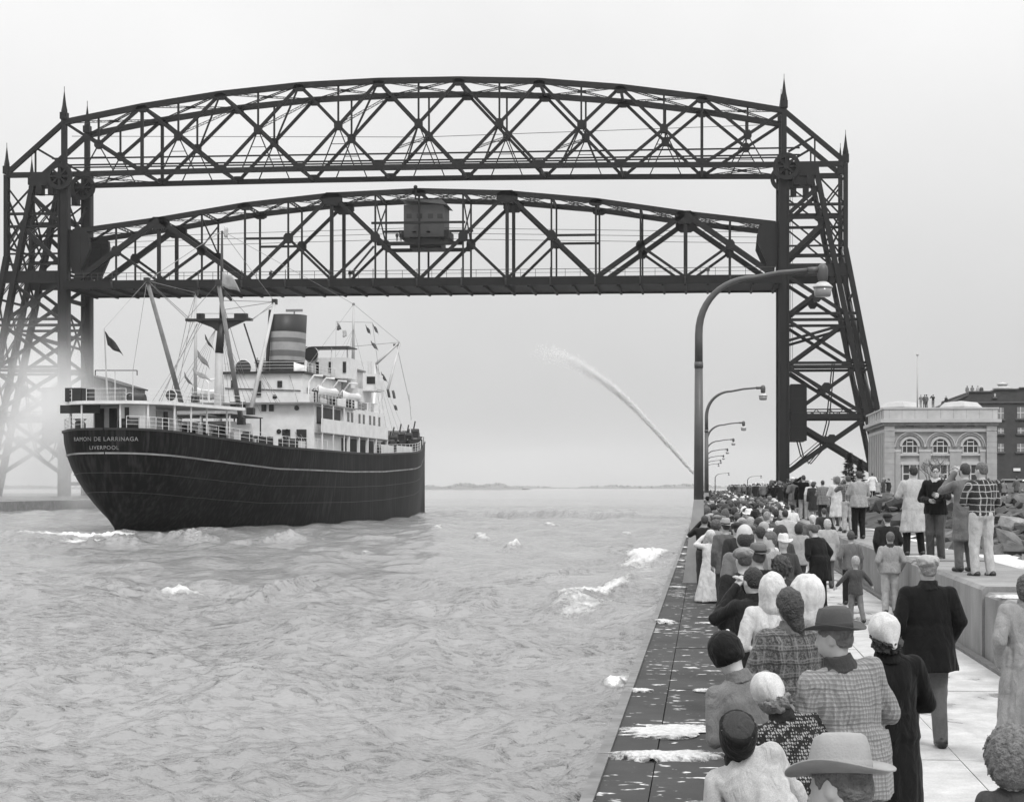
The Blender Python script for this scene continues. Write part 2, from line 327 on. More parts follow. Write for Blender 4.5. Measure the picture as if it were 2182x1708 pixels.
# snow and slush left in the joints and on the strip
def patch(name, cx, cy, rx, ry, h, z0, seed, label, n=54, m=M_snow):
    g = random.Random(seed); ph = [g.uniform(0, 6.28) for _ in range(5)]; V = [(cx, cy, z0 + h)]; Fc = []
    rings = (0.55, 0.85, 1.0)
    for i, q in enumerate(rings):
        for j in range(n):
            a = 2 * math.pi * j / n; rr = q * (1 + sum(0.17 / (1 + e * 0.4) * math.sin((e * 1.7 + 2) // 1 * a + ph[e]) for e in range(5)) + g.uniform(-0.07, 0.06))
            V.append((max(cx + rx * rr * math.cos(a), PX0 + 0.02), cy + ry * rr * math.sin(a), z0 + (h * (0.9, 0.5, -0.1)[i]) * g.uniform(0.8, 1.15)))
    Fc += [(0, 1 + j, 1 + (j + 1) % n) for j in range(n)]
    for i in range(2): Fc += [(1 + i * n + j, 1 + (i + 1) * n + j, 1 + (i + 1) * n + (j + 1) % n, 1 + i * n + (j + 1) % n) for j in range(n)]
    return tag(link(name, mesh_np(name, V[:1] * 0 + V, [f if len(f) == 4 else (f[0], f[1], f[2], f[2]) for f in Fc], True) if False else MB().add(V, Fc).mesh(name, True), m), label, 'snow patch', 'slush on the pier edge')
def snow_px(x0, x1, y, hpx, h, seed, label, z=0.01):
    a = gnd(x0, y, z); c = gnd(x1, y, z); d = gnd(x0, y + hpx, z)
    patch('snow_patch', (a.x + c.x) / 2, (a.y + c.y) / 2, abs(c.x - a.x) / 2, max(abs(a.y - d.y) / 2, 0.02), h, z, seed, label)
snow_px(1280, 1545, 1612, 20, 0.05, 1, 'long bar of slush across the dark strip nearest the camera')
snow_px(1305, 1530, 1556, 34, 0.012, 2, 'broad thin sheet of grey slush behind the nearest slush bar')
snow_px(1380, 1436, 1325, 9, 0.05, 3, 'lens of snow on the pier edge beside the wave')
snow_px(1480, 1560, 1327, 3, 0.02, 4, 'thin line of slush beyond the boy in the dark knit cap')
snow_px(1325, 1400, 1471, 5, 0.03, 5, 'short slush ridge at the pier edge left of the knit cap')
snow_px(1470, 1530, 1470, 5, 0.02, 6, 'slush streak touching the jacket of the boy in the knit cap')
for i, (yy, a, c) in enumerate(((1250, 1415, 1465), (1207, 1427, 1460), (1193, 1432, 1462), (1179, 1438, 1464), (1165, 1440, 1466), (1143, 1450, 1468))):
    snow_px(a, c, yy, 2.4, 0.02, 10 + i, 'white slush line, number %s counting away from the camera, left of the lamp base' % ('one', 'two', 'three', 'four', 'five', 'six')[i])
# ---- concrete wall along the walkway
wall = empty('parapet_wall', (PX2, 10, 0), 0, 'thick grey concrete parapet wall bounding the crowded walkway', 'wall')
yb = -6.0; k = 0
while yb < 330:
    ln = 2.72 if yb < 60 else 8.0
    y1 = yb + ln; top = 1.0 + random.uniform(-0.02, 0.02); x0 = PX2 + (0.0 if y1 > 25 else 0.035)
    if y1 < 24: top -= 0.07
    m = MB(); v = 0.05
    P = [(x0, 0.045 - 0.3), (x0, top - v), (x0 + v, top), (5.35 - v, top), (5.35, top - v), (5.35, -0.3)]
    m.prism([(a - PX2, c) for a, c in P], yb + 0.015 - 10, y1 - 0.015 - 10); m.obj('concrete_block', M_wall, wall); yb = y1; k += 1
MB().bb(5.36, 6.9, 6, 330, -0.3, 0.82).obj('pale_apron', concrete('apron_concrete', 0.62, stain=0.12), kind='structure')
for i, (x, y, rx, ry) in enumerate(((4.3, 22.6, 0.5, 0.5), (4.75, 20.9, 0.5, 0.7), (4.2, 33.7, 0.35, 0.25), (6.2, 27, 0.6, 3.5), (6.1, 35, 0.55, 3.0))):
    patch('snow_patch', x, y, rx, ry, 0.03, 0.93 if i < 2 else (1.0 if i == 2 else 0.82), 40 + i, ('snow on the wall top nearest the light coat at the right edge', 'snow on the wall block cut by the right edge of the frame', 'snow at the feet of the man in the crumpled coat', 'long snow drift behind the wall at the right edge', 'snow drift behind the man in the windowpane shirt')[i])
# ---- land behind the wall, rising gently
g2 = np.random.default_rng(3)
def sheet(name, xs, ys, fz, m, kind='structure'):
    XX, YY = np.meshgrid(xs, ys, indexing='ij'); Z = fz(XX, YY); idx = np.arange(XX.size).reshape(XX.shape)
    Fq = np.stack([idx[:-1, :-1], idx[1:, :-1], idx[1:, 1:], idx[:-1, 1:]], -1).reshape(-1, 4)
    return tag(link(name, mesh_np(name, np.stack([XX, YY, Z], -1).reshape(-1, 3), Fq, True), m), kind=kind)
M_ground = mat('packed_ground', 0.16, 0.9, 0.3, 0.5, 0.3, 6)
def landz(X, Y): return 0.55 + 0.75 * np.clip((Y - 40) / 70, 0, 1) + 0.06 * np.sin(X * 0.7) * np.sin(Y * 0.31) - 0.5 * np.clip((Y - 560) / 60, 0, 6) - 0.3 * np.clip((7.2 - X), 0, 1)
sheet('ground', np.linspace(6.85, 420, 90), np.concatenate([np.linspace(-15, 140, 50), np.linspace(150, 900, 30)]), landz, M_ground)
sheet('far_ground', np.linspace(-700, -118, 40), np.linspace(120, 700, 60), lambda X, Y: -0.1 + 0.5 * np.clip((-120 - X) / 15, 0, 1) - 2.5 * np.clip((Y - 540) / 25, 0, 1), M_ground)
lp = MB().bb(-127, -113, 90, 560, -2.3, 0.0).obj('far_pier', M_walltop, kind='structure')
# ---- riprap
M_rocks = [mat('rock_%d' % i, g, 0.9, 0.45, 1.6, 0.7, 9) for i, g in enumerate((0.04, 0.08, 0.13, 0.24))]
import bmesh
def rock_mesh(i):
    g = random.Random(100 + i); bm = bmesh.new()
    for _ in range(11):
        v = Vector((g.gauss(0, 1), g.gauss(0, 1), g.gauss(0, 1))).normalized() * g.uniform(0.75, 1.0); bm.verts.new((v.x * 1.0, v.y * g.uniform(0.6, 0.9), v.z * 0.55))
    bmesh.ops.convex_hull(bm, input=bm.verts); bmesh.ops.delete(bm, geom=[v for v in bm.verts if not v.link_faces], context='VERTS')
    me = bpy.data.meshes.new('rock'); bm.to_mesh(me); bm.free(); me.materials.append(M_rocks[0]); return me
RM = [rock_mesh(i) for i in range(9)]
def bank_z(x, y):
    e = min(max((y - 36 - max(0, (x - 9)) * 0.10) / 10, 0), 1); f = min(max((110 - y) / 30, 0), 1)
    return landz(np.array(x), np.array(y)) + (0.55 + 0.35 * math.sin(x * 0.9 + y * 0.21)) * e * f
bank = sheet('rock_bank', np.linspace(6.0, 34, 60), np.linspace(34, 112, 110), np.vectorize(lambda x, y: float(bank_z(x, y)) - 0.28), mat('bank_soil', 0.05, 0.95, 0.4, 2))
def put_rock(x, y, s, parent):
    o = bpy.data.objects.new('rock', RM[random.randrange(9)]); COL.objects.link(o); o.parent = parent
    o.location = (x, y, float(bank_z(x, y)) + random.uniform(-0.05, 0.16) * s); o.scale = (s * random.uniform(0.8, 1.3), s * random.uniform(0.8, 1.2), s * random.uniform(0.7, 1.25))
    o.rotation_euler = (random.uniform(-0.5, 0.5), random.uniform(-0.5, 0.5), random.uniform(0, 6.28))
    o.material_slots[0].link = 'OBJECT'; o.material_slots[0].material = random.choice(M_rocks + M_rocks[1:3])
for i in range(285):
    y = 37 + 68 * random.random() ** 1.35; x = 5.9 + random.random() * (y * 0.215 - 4.6); put_rock(x, y, random.uniform(0.32, 0.72) * (1 if y < 75 else 1.3), bank)
far = MB()
for i in range(650):
    y = 37 + 72 * random.random(); x = 5.9 + random.random() * (y * 0.26 - 4.5); me = RM[random.randrange(9)]; s = random.uniform(0.2, 0.5); rz = random.uniform(0, 6.28); z = float(bank_z(x, y))
    far.add([(x + s * (v.co.x * math.cos(rz) - v.co.y * math.sin(rz)), y + s * (v.co.x * math.sin(rz) + v.co.y * math.cos(rz)), z - 0.05 + s * v.co.z) for v in me.vertices], [tuple(p.vertices) for p in me.polygons])
far.obj('rubble', M_rocks[1], bank, kind='stuff')
# ---- far shore across the harbour
def shore(name, Y, x0, x1, hmax, seed, m, dens=0.5):
    g = np.random.default_rng(seed); n = 220; xs = np.linspace(x0, x1, n)
    h = 3 + hmax * (0.5 + 0.25 * np.sin(np.linspace(0, 9, n) + seed) + 0.25 * np.sin(np.linspace(0, 31, n))) * np.clip(np.minimum(np.arange(n), n - np.arange(n)) / 30, 0.08, 1)
    b_ = MB(); V = []; 
    for i in range(n): V += [(xs[i], Y, WATER), (xs[i], Y + 6, WATER + h[i] * 0.45), (xs[i], Y + 60, WATER + h[i] * 0.7), (xs[i], Y + 160, WATER - 0.5)]
    b_.add(V, [(i * 4 + k, i * 4 + 4 + k, i * 4 + 5 + k, i * 4 + 1 + k) for i in range(n - 1) for k in range(3)])
    o = b_.obj(name, m, kind='structure')
    tr = MB()
    for i in range(int(n * dens * 4)):
        j = g.integers(2, n - 2); x = xs[j] + g.normal(0, (x1 - x0) / n); hh = h[j] * g.uniform(0.35, 0.75); z0 = WATER + h[j] * 0.35; r = g.uniform(1.5, 5)
        tr.lathe((x, Y + g.uniform(6, 60), z0), [(r * 0.6, 0), (r, hh * 0.3), (r * 0.7, hh * 0.7), (0.3, hh)], 6)
    tr.obj('far_trees', m, kind='stuff', label='far dark band of trees on the %s' % name.replace('_', ' '), cat='trees')
M_shore = mat('shore', 0.12, 0.9, 0.3, 0.01)
shore('harbour_shore', 2420, -520, -258, 8, 1, M_shore); shore('distant_shore', 3900, -620, 260, 9, 2, M_shore, 0.35); shore('western_shore', 3300, -1700, -430, 12, 3, M_shore, 0.3)
# ================================================================== BRIDGE
YB, WB = 324.0, 12.4          # near truss plane and truss spacing
M_steel = mat('bridge_steel', 0.008, 0.6, 0.3, 0.25, spec=0.3)
M_steel2 = mat('bridge_steel_pale', 0.035, 0.6, 0.2, 0.4)
M_deck = mat('bridge_deck', 0.006, 0.65, 0.25, 0.3, spec=0.25)
frame = empty('lift_bridge', (-54, YB, 0), 0, 'huge dark steel lift bridge with arched overhead truss and two towers', 'bridge')
FO = Vector(frame.location)
def bpart(name, fn, m=M_steel, parent=None, smooth=False):
    b_ = MB(); fn(b_); P = parent or frame
    o = b_.obj(name, m, None, smooth); 
    # vertices are in world space: shift to the thing's origin
    me = o.data; me.transform(Matrix.Translation(-FO)); o.parent = P
    return o
def beamo(name, p, q, w, h=None, m=M_steel, parent=None): return bpart(name, lambda b_: b_.beam(p, q, w, h), m, parent)
def bz(px, py): return at(px, py, YB)
topx = [137, 294, 458, 628, 798, 971, 1143, 1319, 1494, 1670]; topy = [267, 233, 206, 184, 174.5, 169, 172, 181, 201.6, 230]
# regularise to a symmetric truss in metres
tp = [bz(a, c) for a, c in zip(topx, topy)]
XL, XR = tp[0].x, tp[-1].x; PAN = (XR - XL) / 9; XC = (XL + XR) / 2
nodeX = [XL + PAN * i for i in range(10)]
nodeT = [(tp[i].z + tp[9 - i].z) / 2 for i in range(10)]
zb = (bz(137, 377).z + bz(1670, 346).z) / 2 ; nodeB = [zb + 0.55 * math.sin(math.pi * i / 9) for i in range(10)]
def T(i, r): return Vector((nodeX[i], YB + WB * r, nodeT[i]))
def B(i, r): return Vector((nodeX[i], YB + WB * r, nodeB[i]))
def gusset(c, w_, h_, parent=None, d=0.9): return bpart('gusset_plate', lambda b_: b_.prism([(c.x + w_ / 2 * a, c.z + h_ / 2 * e) for a, e in ((-1, -.4), (-.5, -1), (.5, -1), (1, -.4), (1, .4), (.5, 1), (-.5, 1), (-1, .4))], c.y - d / 2, c.y + d / 2), M_steel, parent)
for r in (0, 1):
    for i in range(9):
        beamo('top_chord', T(i, r), T(i + 1, r), 0.9, 1.05); beamo('bottom_chord', B(i, r), B(i + 1, r), 0.8, 0.95)
        a, c, d, e = T(i, r), B(i + 1, r), B(i, r), T(i + 1, r)
        # crossing of the two diagonals
        k = (a.z - d.z) / ((a.z - d.z) + (e.z - c.z)); M_ = a.lerp(c, k); 
        lac = (r == 0 and i in (5, 6, 7)) or (r == 1 and i in (5, 6))
        dw = 0.55
        beamo('diagonal', a, M_, dw, dw)
        if i not in (0, 8): beamo('diagonal', M_, c, dw, dw); beamo('diagonal', d, M_, dw, dw)
        else:
            q = c if i == 0 else d; beamo('diagonal', M_, q, dw, dw)
        beamo('diagonal', M_, e, dw, dw); gusset(M_, 1.5, 1.7)
        mt = Vector((M_.x, M_.y, (a.z + (e.z - a.z) * (M_.x - a.x) / PAN))); beamo('hanger_post', M_, mt, 0.34, 0.34)
        zb_ = (c.z + d.z) / 2
        for sgn in (-1, 1): beamo('hanger', M_, Vector((M_.x + sgn * PAN * 0.21, M_.y, zb_)), 0.2, 0.2)
        beamo('hanger_tie', Vector((M_.x - PAN * 0.09, M_.y, M_.z - (M_.z - zb_) * 0.43)), Vector((M_.x + PAN * 0.09, M_.y, M_.z - (M_.z - zb_) * 0.43)), 0.12)
    for i in range(1, 9): gusset(T(i, r) - Vector((0, 0, 0.5)), 2.2, 1.2); gusset(B(i, r) + Vector((0, 0, 0.5)), 2.2, 1.1)
    for i in (1, 8): beamo('post', T(i, r), B(i, r), 0.55)
for i in range(10):
    if i in (0, 9): continue
    beamo('top_strut', T(i, 0), T(i, 1), 0.5); beamo('bottom_strut', B(i, 0), B(i, 1), 0.4)
for i in range(9):
    for f, nm in ((T, 'top_lateral'), (B, 'bottom_lateral')):
        if nm == 'bottom_lateral' and 0 < i < 8: continue
        for a, c in ((f(i, 0), f(i + 1, 1)), (f(i, 1), f(i + 1, 0))): bpart(nm, lambda b_: b_.laced(a, c, 0.32, 0.09, 26, 0.3))
        m_ = (f(i, 0) + f(i + 1, 1)) / 2; bpart('lateral_plate', lambda b_: b_.box(m_, (1.6, 1.2, 0.25)))
    # sway bracing in the plane of the diagonals
    if i in (1, 2, 3): p0, p1 = T(i + 1, 0), T(i + 1, 1); q0, q1 = B(i, 0).lerp(T(i + 1, 0), 0.5), B(i, 1).lerp(T(i + 1, 1), 0.5)
    elif i in (4, 5, 6): p0, p1 = B(i, 0), B(i, 1); p0, p1 = B(i, 0).lerp(T(i + 1, 0), 0.22), B(i, 1).lerp(T(i + 1, 1), 0.22); q0, q1 = B(i, 0).lerp(T(i + 1, 0), 0.5), B(i, 1).lerp(T(i + 1, 1), 0.5)
    else: p0 = None
    if p0 is not None:
        for a, c in ((p0, q1), (p1, q0)): bpart('sway_brace', lambda b_: b_.laced(a, c, 0.4, 0.09, 22, 0.2), M_steel2)
for z in (2.1, 3.4):
    for r in (0.12, 0.88): bpart('conduit_pipe', lambda b_: b_.tube([(XL - 3, YB + WB * r, zb + z), (XR + 3, YB + WB * r, zb + z)], 0.17, 6))
bpart('wire', lambda b_: b_.tube([(XL, YB + 4, zb + 8.2), (XC, YB + 4, zb + 7.0), (XR, YB + 4, zb + 8.4)], 0.055, 4))
# ---- towers: right one, mirrored for the left
def tower(sg):
    XT = XR if sg > 0 else XL
    def W(dx, z, r): return Vector((XT + sg * dx, YB + WB * r, z))
    zt = nodeT[9]
    OX = (bz(1801, 347).x - XR); zk = bz(1801, 530).z; zc = zb
    OX2 = bz(1874, 895).x - XR; zg = bz(1874, 895).z
    sl_ = (OX2 - OX) / (zk - zg); BX = OX + sl_ * (zk - 0.5)
    IX = bz(1737, 353).x - XR; IXb = BX - 0.7
    def outer(z): return OX if z >= zk else OX + sl_ * (zk - z)
    def inner(z): return IX + (bz(1846, 885).x - XR - IX) * (zb - z) / (zb - bz(1846, 885).z)
    for r in (0, 1):
        col_ = bpart('tower_column', lambda b_: (b_.beam(W(0, 0.2, r), W(0, zb + 2, r), 1.95, 1.8), b_.beam(W(-0.78 , 0.2, r) + Vector((0, -1.05, 0)), W(-0.78, zb, r) + Vector((0, -1.05, 0)), 0.25, 0.25), b_.beam(W(0.78 , 0.2, r) + Vector((0, -1.05, 0)), W(0.78, zb, r) + Vector((0, -1.05, 0)), 0.25, 0.25)))
        par = col_
        def tb(name, p, q, w_, m=M_steel): return beamo(name, p, q, w_, None, m, par)
        tb('upper_post', W(0, zb + 2, r), W(0, zt + 0.6, r), 0.95)
        bpart('spire', lambda b_: (b_.box(W(0, zt + 1.2, r), (1.35, 1.35, 1.3)), b_.lathe(W(0, zt + 1.8, r), [(0.62, 0), (0.62, 0.5), (0.4, 1.5), (0.05, 4.3)], 4), b_.beam(W(0, zt + 6, r), W(0, zt + 6.9, r), 0.09)), M_steel, par)
        bpart('spire', lambda b_: (b_.box(W(OX, zc + 1.0, r), (1.2, 1.2, 1.5)), b_.lathe(W(OX, zc + 1.7, r), [(0.55, 0), (0.55, 0.5), (0.35, 1.5), (0.05, 3.9)], 4), b_.beam(W(OX, zc + 5.5, r), W(OX, zc + 6.3, r), 0.09)), M_steel, par)
        tb('raking_chord', W(0, zt, r), W(OX, zc + 0.3, r), 0.85); tb('cross_beam', W(0, zc, r), W(OX, zc, r), 0.95)
        mp = W(OX * 0.5, (zt + zc) / 2 + 0.2, r); tb('post', mp, W(OX * 0.5, zc, r), 0.3); tb('diagonal', mp, W(0.8, zc + 2.4, r), 0.4)
        # outer leg: built up of lattice
        bpart('outer_leg', lambda b_: (b_.laced(W(OX, zc, r), W(OX, zk, r), 1.15, 0.22, 22, 0.8), b_.laced(W(OX, zk, r), W(BX, 0.3, r), 1.3, 0.24, 60, 0.9)), M_steel, par)
        bpart('inclined_leg', lambda b_: b_.laced(W(IX, zb - 0.5, r), W(inner(0.5), 0.5, r), 1.4, 0.28, 46, 0.9), M_steel, par)
        lev = [bz(1700, y).z for y in (436, 464, 524, 547, 668, 681, 773, 780)]
        for j, z in enumerate(lev):
            tb('strut', W(0.9, z, r), W(outer(z) - 0.3, z, r), 0.5 if j in (0, 1, 4, 5, 6, 7) else 0.34)
        zd0, zd1 = bz(1700, 562).z, bz(1700, 588).z
        bpart('girder', lambda b_: b_.beam(W(0.9, (zd0 + zd1) / 2, r), W(outer(zd1) - 0.5, (zd0 + zd1) / 2, r), 0.8, zd0 - zd1), M_steel, par)
        ze = bz(1700, 886).z; zf = bz(1700, 872).z
        tb('girder', W(0.9, ze, r), W(outer(ze), ze, r), 0.85); tb('strut', W(0.9, zf, r), W(outer(zf), zf, r), 0.22)
        for j in range(9): tb('lattice_bar', W(1 + j * 1.25, ze if j % 2 else zf, r), W(2.25 + j * 1.25, zf if j % 2 else ze, r), 0.14)
        def X(z0, z1, w_, x0=0.9):
            tb('brace', W(x0, z0, r), W(inner(z1), z1, r), w_); tb('brace', W(x0, z1, r), W(inner(z0), z0, r), w_)
        zz = lambda y: bz(1700, y).z
        X(zz(398), zz(455), 0.28); tb('brace', W(0.9, zz(455), r), W(inner(zz(395)), zz(395), r), 0.75)
        X(zz(466), zz(545), 0.3); tb('brace', W(0.9, zz(545), r), W(inner(zz(468)), zz(468), r), 0.8)
        X(zz(590), zz(668), 0.62); X(zz(684), zz(775), 0.6); X(zz(784), zz(885), 0.66); X(zz(890), zz(1005), 0.7)
        tb('brace', W(0.9, zz(725), r), W(inner(zz(690)), zz(690), r), 0.5)
        for z0, z1 in ((zz(375), zz(436)), (zz(436), zz(500)), (zz(464), zz(524))):
            tb('brace', W(inner(z0), z0, r), W(outer(z1), z1, r), 0.3); tb('brace', W(inner(z1), z1, r), W(outer(z0), z0, r), 0.3)
        for cz in (zz(634), zz(825), zz(935)): gusset(W(0.9 + (inner(cz) - 0.9) * 0.52, cz, r), 1.7, 1.7, par)
        # big sheave wheel at the head of the column
        def sheave(b_, r=r):
            c = W(0.4, zb - 0.6, r); n = 30
            for yy in (-1.5, -1.15, 1.15, 1.5):
                pass
            ring = []
            for y_ in (c.y - 1.7, c.y - 1.25):
                for q in (2.55, 1.75): ring.append([(c.x + q * math.cos(2 * math.pi * j / n), y_, c.z + q * math.sin(2 * math.pi * j / n)) for j in range(n)])
            V = sum(ring, []); Fc = []
            for j in range(n):
                k_ = (j + 1) % n
                Fc += [(j, k_, n + k_, n + j), (2 * n + j, 3 * n + j, 3 * n + k_, 2 * n + k_), (j, 2 * n + j, 2 * n + k_, k_), (n + j, n + k_, 3 * n + k_, 3 * n + j)]
            b_.add(V, Fc)
            for j in range(8):
                a_ = j * math.pi / 4; b_.beam((c.x, c.y - 1.48, c.z), (c.x + 1.8 * math.cos(a_), c.y - 1.48, c.z + 1.8 * math.sin(a_)), 0.55, 0.35)
            b_.tube([(c.x, c.y - 1.9, c.z), (c.x, c.y + 1, c.z)], 0.6, 12)
        bpart('sheave_wheel', sheave, M_steel, par)
        bpart('sheave_housing', lambda b_: (b_.bb(*sorted((XT + sg * 1.2, XT + sg * (IX + 0.6))), YB + WB * r - 0.9, YB + WB * r + 0.9, zb - 2.2, zb + 0.2), b_.bb(*sorted((XT + sg * 1.8, XT + sg * 2.9)), YB + WB * r - 1, YB + WB * r + 1, zb - 3.9, zb - 2.2), b_.bb(*sorted((XT + sg * 4.2, XT + sg * 5.3)), YB + WB * r - 1, YB + WB * r + 1, zb - 3.9, zb - 2.2), b_.beam(W(0.9, zb - 3.9, r), W(IX, zb - 3.9, r), 0.2)), M_steel, par)
        for q in (1.1, 1.45): bpart('hoist_rope', lambda b_: b_.beam(W(q + 0.2, zb - 2, r) + Vector((0, 1.4, 0)), W(q + 0.2, 25, r) + Vector((0, 1.4, 0)), 0.07), M_steel, par)
        bpart('footing', lambda b_: (b_.bb(XT - 2.4, XT + 2.4, YB + WB * r - 2, YB + WB * r + 2, -1.6, 0.6), b_.bb(*sorted((XT + sg * (BX - 1.8), XT + sg * (BX + 1.8))), YB + WB * r - 1.8, YB + WB * r + 1.8, -1.6, 0.7)), M_walltop, par)
    # cross bracing between the two planes
    for j, (z0, z1) in enumerate(((zb - 4, zb - 14), (zb - 14, zb - 24), (zb - 24, zb - 38), (zb - 38, zb - 50), (zb - 50, 3))):
        for ox in (outer, inner):
            for a, c in ((0, 1), (1, 0)): bpart('tower_cross_brace', lambda b_: b_.laced(W(ox(z0), z0, a), W(ox(z1), z1, c), 0.42, 0.1, 20, 0.25), M_steel2 if ox is outer else M_steel)
        bpart('tower_strut', lambda b_: b_.beam(W(outer(z1), max(z1, 4), 0), W(outer(z1), max(z1, 4), 1), 0.4))
        bpart('tower_strut', lambda b_: b_.beam(W(0.3, z1, 0), W(0.3, z1, 1), 0.7))
        for a, c in ((0, 1), (1, 0)): bpart('tower_cross_brace', lambda b_: b_.laced(W(-0.2, z0, a), W(-0.2, z1, c), 0.35, 0.1, 16, 0.2), M_steel)
        if sg < 0 and z0 > 20: bpart('tower_strut', lambda b_: b_.beam(W(0.3, (z0 + z1) / 2, 0), W(0.3, (z0 + z1) / 2, 1), 0.45))
    # stair, hanging power cables
    zz = lambda y: bz(1700, y).z
    bpart('stair', lambda b_: (b_.beam(W(1.5, zz(787), 0.6), W(inner(zz(890)) - 1, zz(890), 0.6), 0.25), b_.beam(W(1.5, zz(780), 0.6), W(inner(zz(884)) - 1, zz(884), 0.6), 0.12)))
    bpart('stair', lambda b_: (b_.beam(W(1.2, zz(1000), 0.6), W(8.5, zz(930), 0.6), 0.25), b_.beam(W(1.2, zz(992), 0.6), W(8.5, zz(922), 0.6), 0.12)))
    for q in (0, 0.5): bpart('power_cable', lambda b_: b_.tube([W(9.6 - q * 0.8, zz(772), 0.3), W(8.6 - q, zz(900), 0.3), W(7.2 - q, zz(960), 0.3), W(5.2 - q, zz(987), 0.3), W(3.3 + q, zz(970), 0.3), W(2.4 + q, zz(930), 0.3)], 0.13, 5))
    bpart('platform_rail', lambda b_: [b_.beam(W(0.8 + j * 0.8, zz(580), -0.06), W(0.8 + j * 0.8, zz(568), -0.06), 0.08) for j in range(8)] and None)
tower(1); tower(-1)
# ---- counterweights (they move on their own)
for sg, XT, lb in ((1, XR, 'dark steel counterweight box hanging in the right bridge tower'), (-1, XL, 'dark counterweight box behind the spray in the left bridge tower')):
    z0, z1 = bz(1700, 938).z, bz(1700, 819).z; x0, x1 = sorted((XT + sg * 1.16, XT + sg * 4.2))
    cw = empty('counterweight', ((x0 + x1) / 2, YB, z0), 0, lb, 'counterweight')
    b_ = MB(); b_.bb((x0 - x1) / 2, (x1 - x0) / 2, -0.6, WB + 0.6, 0, z1 - z0); b_.obj('weight_box', M_deck, cw)
    b_ = MB()
    for k in range(5): b_.bb((x0 - x1) / 2 - 0.02, (x1 - x0) / 2 + 0.02, -0.66, -0.6, (z1 - z0) * k / 4 - 0.06, (z1 - z0) * k / 4 + 0.06)
    b_.obj('stiffener', M_steel, cw)
# ---- lift span
lift = empty('lift_span', (XC, YB, bz(882, 600).z), 0, 'raised dark steel truss roadway span hanging between the bridge towers', 'bridge span')
FO = Vector(lift.location); frame_keep = frame; frame = lift
lx = [150, 328, 512, 691, 882, 1078, 1265, 1459, 1650]; ly = [497, 472, 440, 416, 406, 410, 423, 449.6, 472]
q = [bz(a, c) for a, c in zip(lx, ly)]; LX0, LX1 = XL + 1.6, XR - 1.6; LP = (LX1 - LX0) / 8
LXs = [LX0 + LP * i for i in range(9)]; LT = [(q[i].z + q[8 - i].z) / 2 for i in range(9)]
ZD1 = (bz(150, 602).z + bz(1650, 589).z) / 2; ZD0 = (bz(150, 617).z + bz(1650, 604).z) / 2
def lt(i, r): # i in half panels
    k = i / 2; a = int(min(math.floor(k), 7)); f = k - a
    return Vector((LX0 + LP * k, YB + 0.6 + (WB - 1.2) * r, LT[a] * (1 - f) + LT[a + 1] * f))
def lb_(i, r): return Vector((LX0 + LP * i / 2, YB + 0.6 + (WB - 1.2) * r, ZD1 + 0.1))
for r in (0, 1):
    for i in range(8):
        beamo('top_chord', lt(2 * i, r), lt(2 * i + 2, r), 0.9, 0.95)
    for i in range(1, 16):
        hv = 0.62 if i % 4 == 2 else 0.36
        if i % 2 == 1 or True: beamo('vertical', lt(i, r), lb_(i, r), hv if i % 2 == 0 else 0.33)
    for k in range(8):
        if k % 2 == 0: a, c = lb_(2 * k, r), lt(2 * k + 2, r); tx = 2 * k + 2
        else: a, c = lt(2 * k, r), lb_(2 * k + 2, r); tx = 2 * k
        dw = 0.9 if k in (0, 1, 6, 7) else 0.6
        if k in (0, 7) : bpart('diagonal', lambda b_: (b_.beam(a, c, 0.95, 1.0)))
        else: beamo('diagonal', a, c, dw)
        m_ = (a + c) / 2; gusset(m_, 1.7, 1.9); beamo('sub_diagonal', m_, lb_(tx, r), 0.48)
        if k in (2, 5): beamo('sub_strut', m_, Vector(((lt(4, r) if k == 2 else lt(12, r)).x, m_.y, m_.z)), 0.42)
    for i in (2, 6, 10, 14): gusset(lt(i, r) - Vector((0, 0, 0.7)), 4.0, 2.4)
    for i in (4, 8, 12): gusset(lt(i, r) - Vector((0, 0, 0.35)), 2.6, 1.2)
    for i in (0, 16):
        s_ = 1 if i == 0 else -1; p_ = lt(i, r)
        bpart('end_bracket', lambda b_: b_.prism([(p_.x - s_ * 1.2, p_.z + 0.5), (p_.x + s_ * 3.1, p_.z - 0.3), (p_.x + s_ * 3.4, p_.z - 3.4), (p_.x + s_ * 1.6, p_.z - 7.4), (p_.x - s_ * 0.2, p_.z - 8)][::s_], p_.y - 0.5, p_.y + 0.5))
        bpart('end_post', lambda b_: b_.beam(p_ + Vector((s_ * 1.0, 0, -1)), Vector((p_.x + s_ * 1.0, p_.y, ZD1)), 1.2))
for i in range(16):
    for a, c in ((lt(i, 0), lt(i + 1, 1)), (lt(i, 1), lt(i + 1, 0))): bpart('top_lateral', lambda b_: b_.laced(a, c, 0.3, 0.09, 14, 0.3))
    bpart('top_strut', lambda b_: b_.laced(lt(i, 0), lt(i, 1), 0.55, 0.14, 14, 0.3))
for i in (3, 7, 9, 13):
    for a, c in ((0, 1), (1, 0)): bpart('sway_brace', lambda b_: b_.beam(lt(i, a) - Vector((0, 0, 1)), (lt(i, c) + lb_(i, c)) / 2, 0.22))
bpart('deck', lambda b_: b_.bb(LX0 - 1.0, LX1 + 1.0, YB - 1.6, YB + WB + 1.6, ZD0 + 0.25, ZD1), M_deck)
for y_ in (YB - 1.62, YB + WB + 1.62): bpart('edge_girder', lambda b_: b_.bb(LX0 - 1.2, LX1 + 1.2, y_ - 0.2, y_ + 0.2, ZD0 - 0.1, ZD1 + 0.15), M_deck)
for i in range(33): bpart('floor_beam', lambda b_: b_.bb(LX0 + LP * i / 4 - 0.2, LX0 + LP * i / 4 + 0.2, YB - 1.4, YB + WB + 1.4, ZD0 - 0.35, ZD0 + 0.25), M_deck)
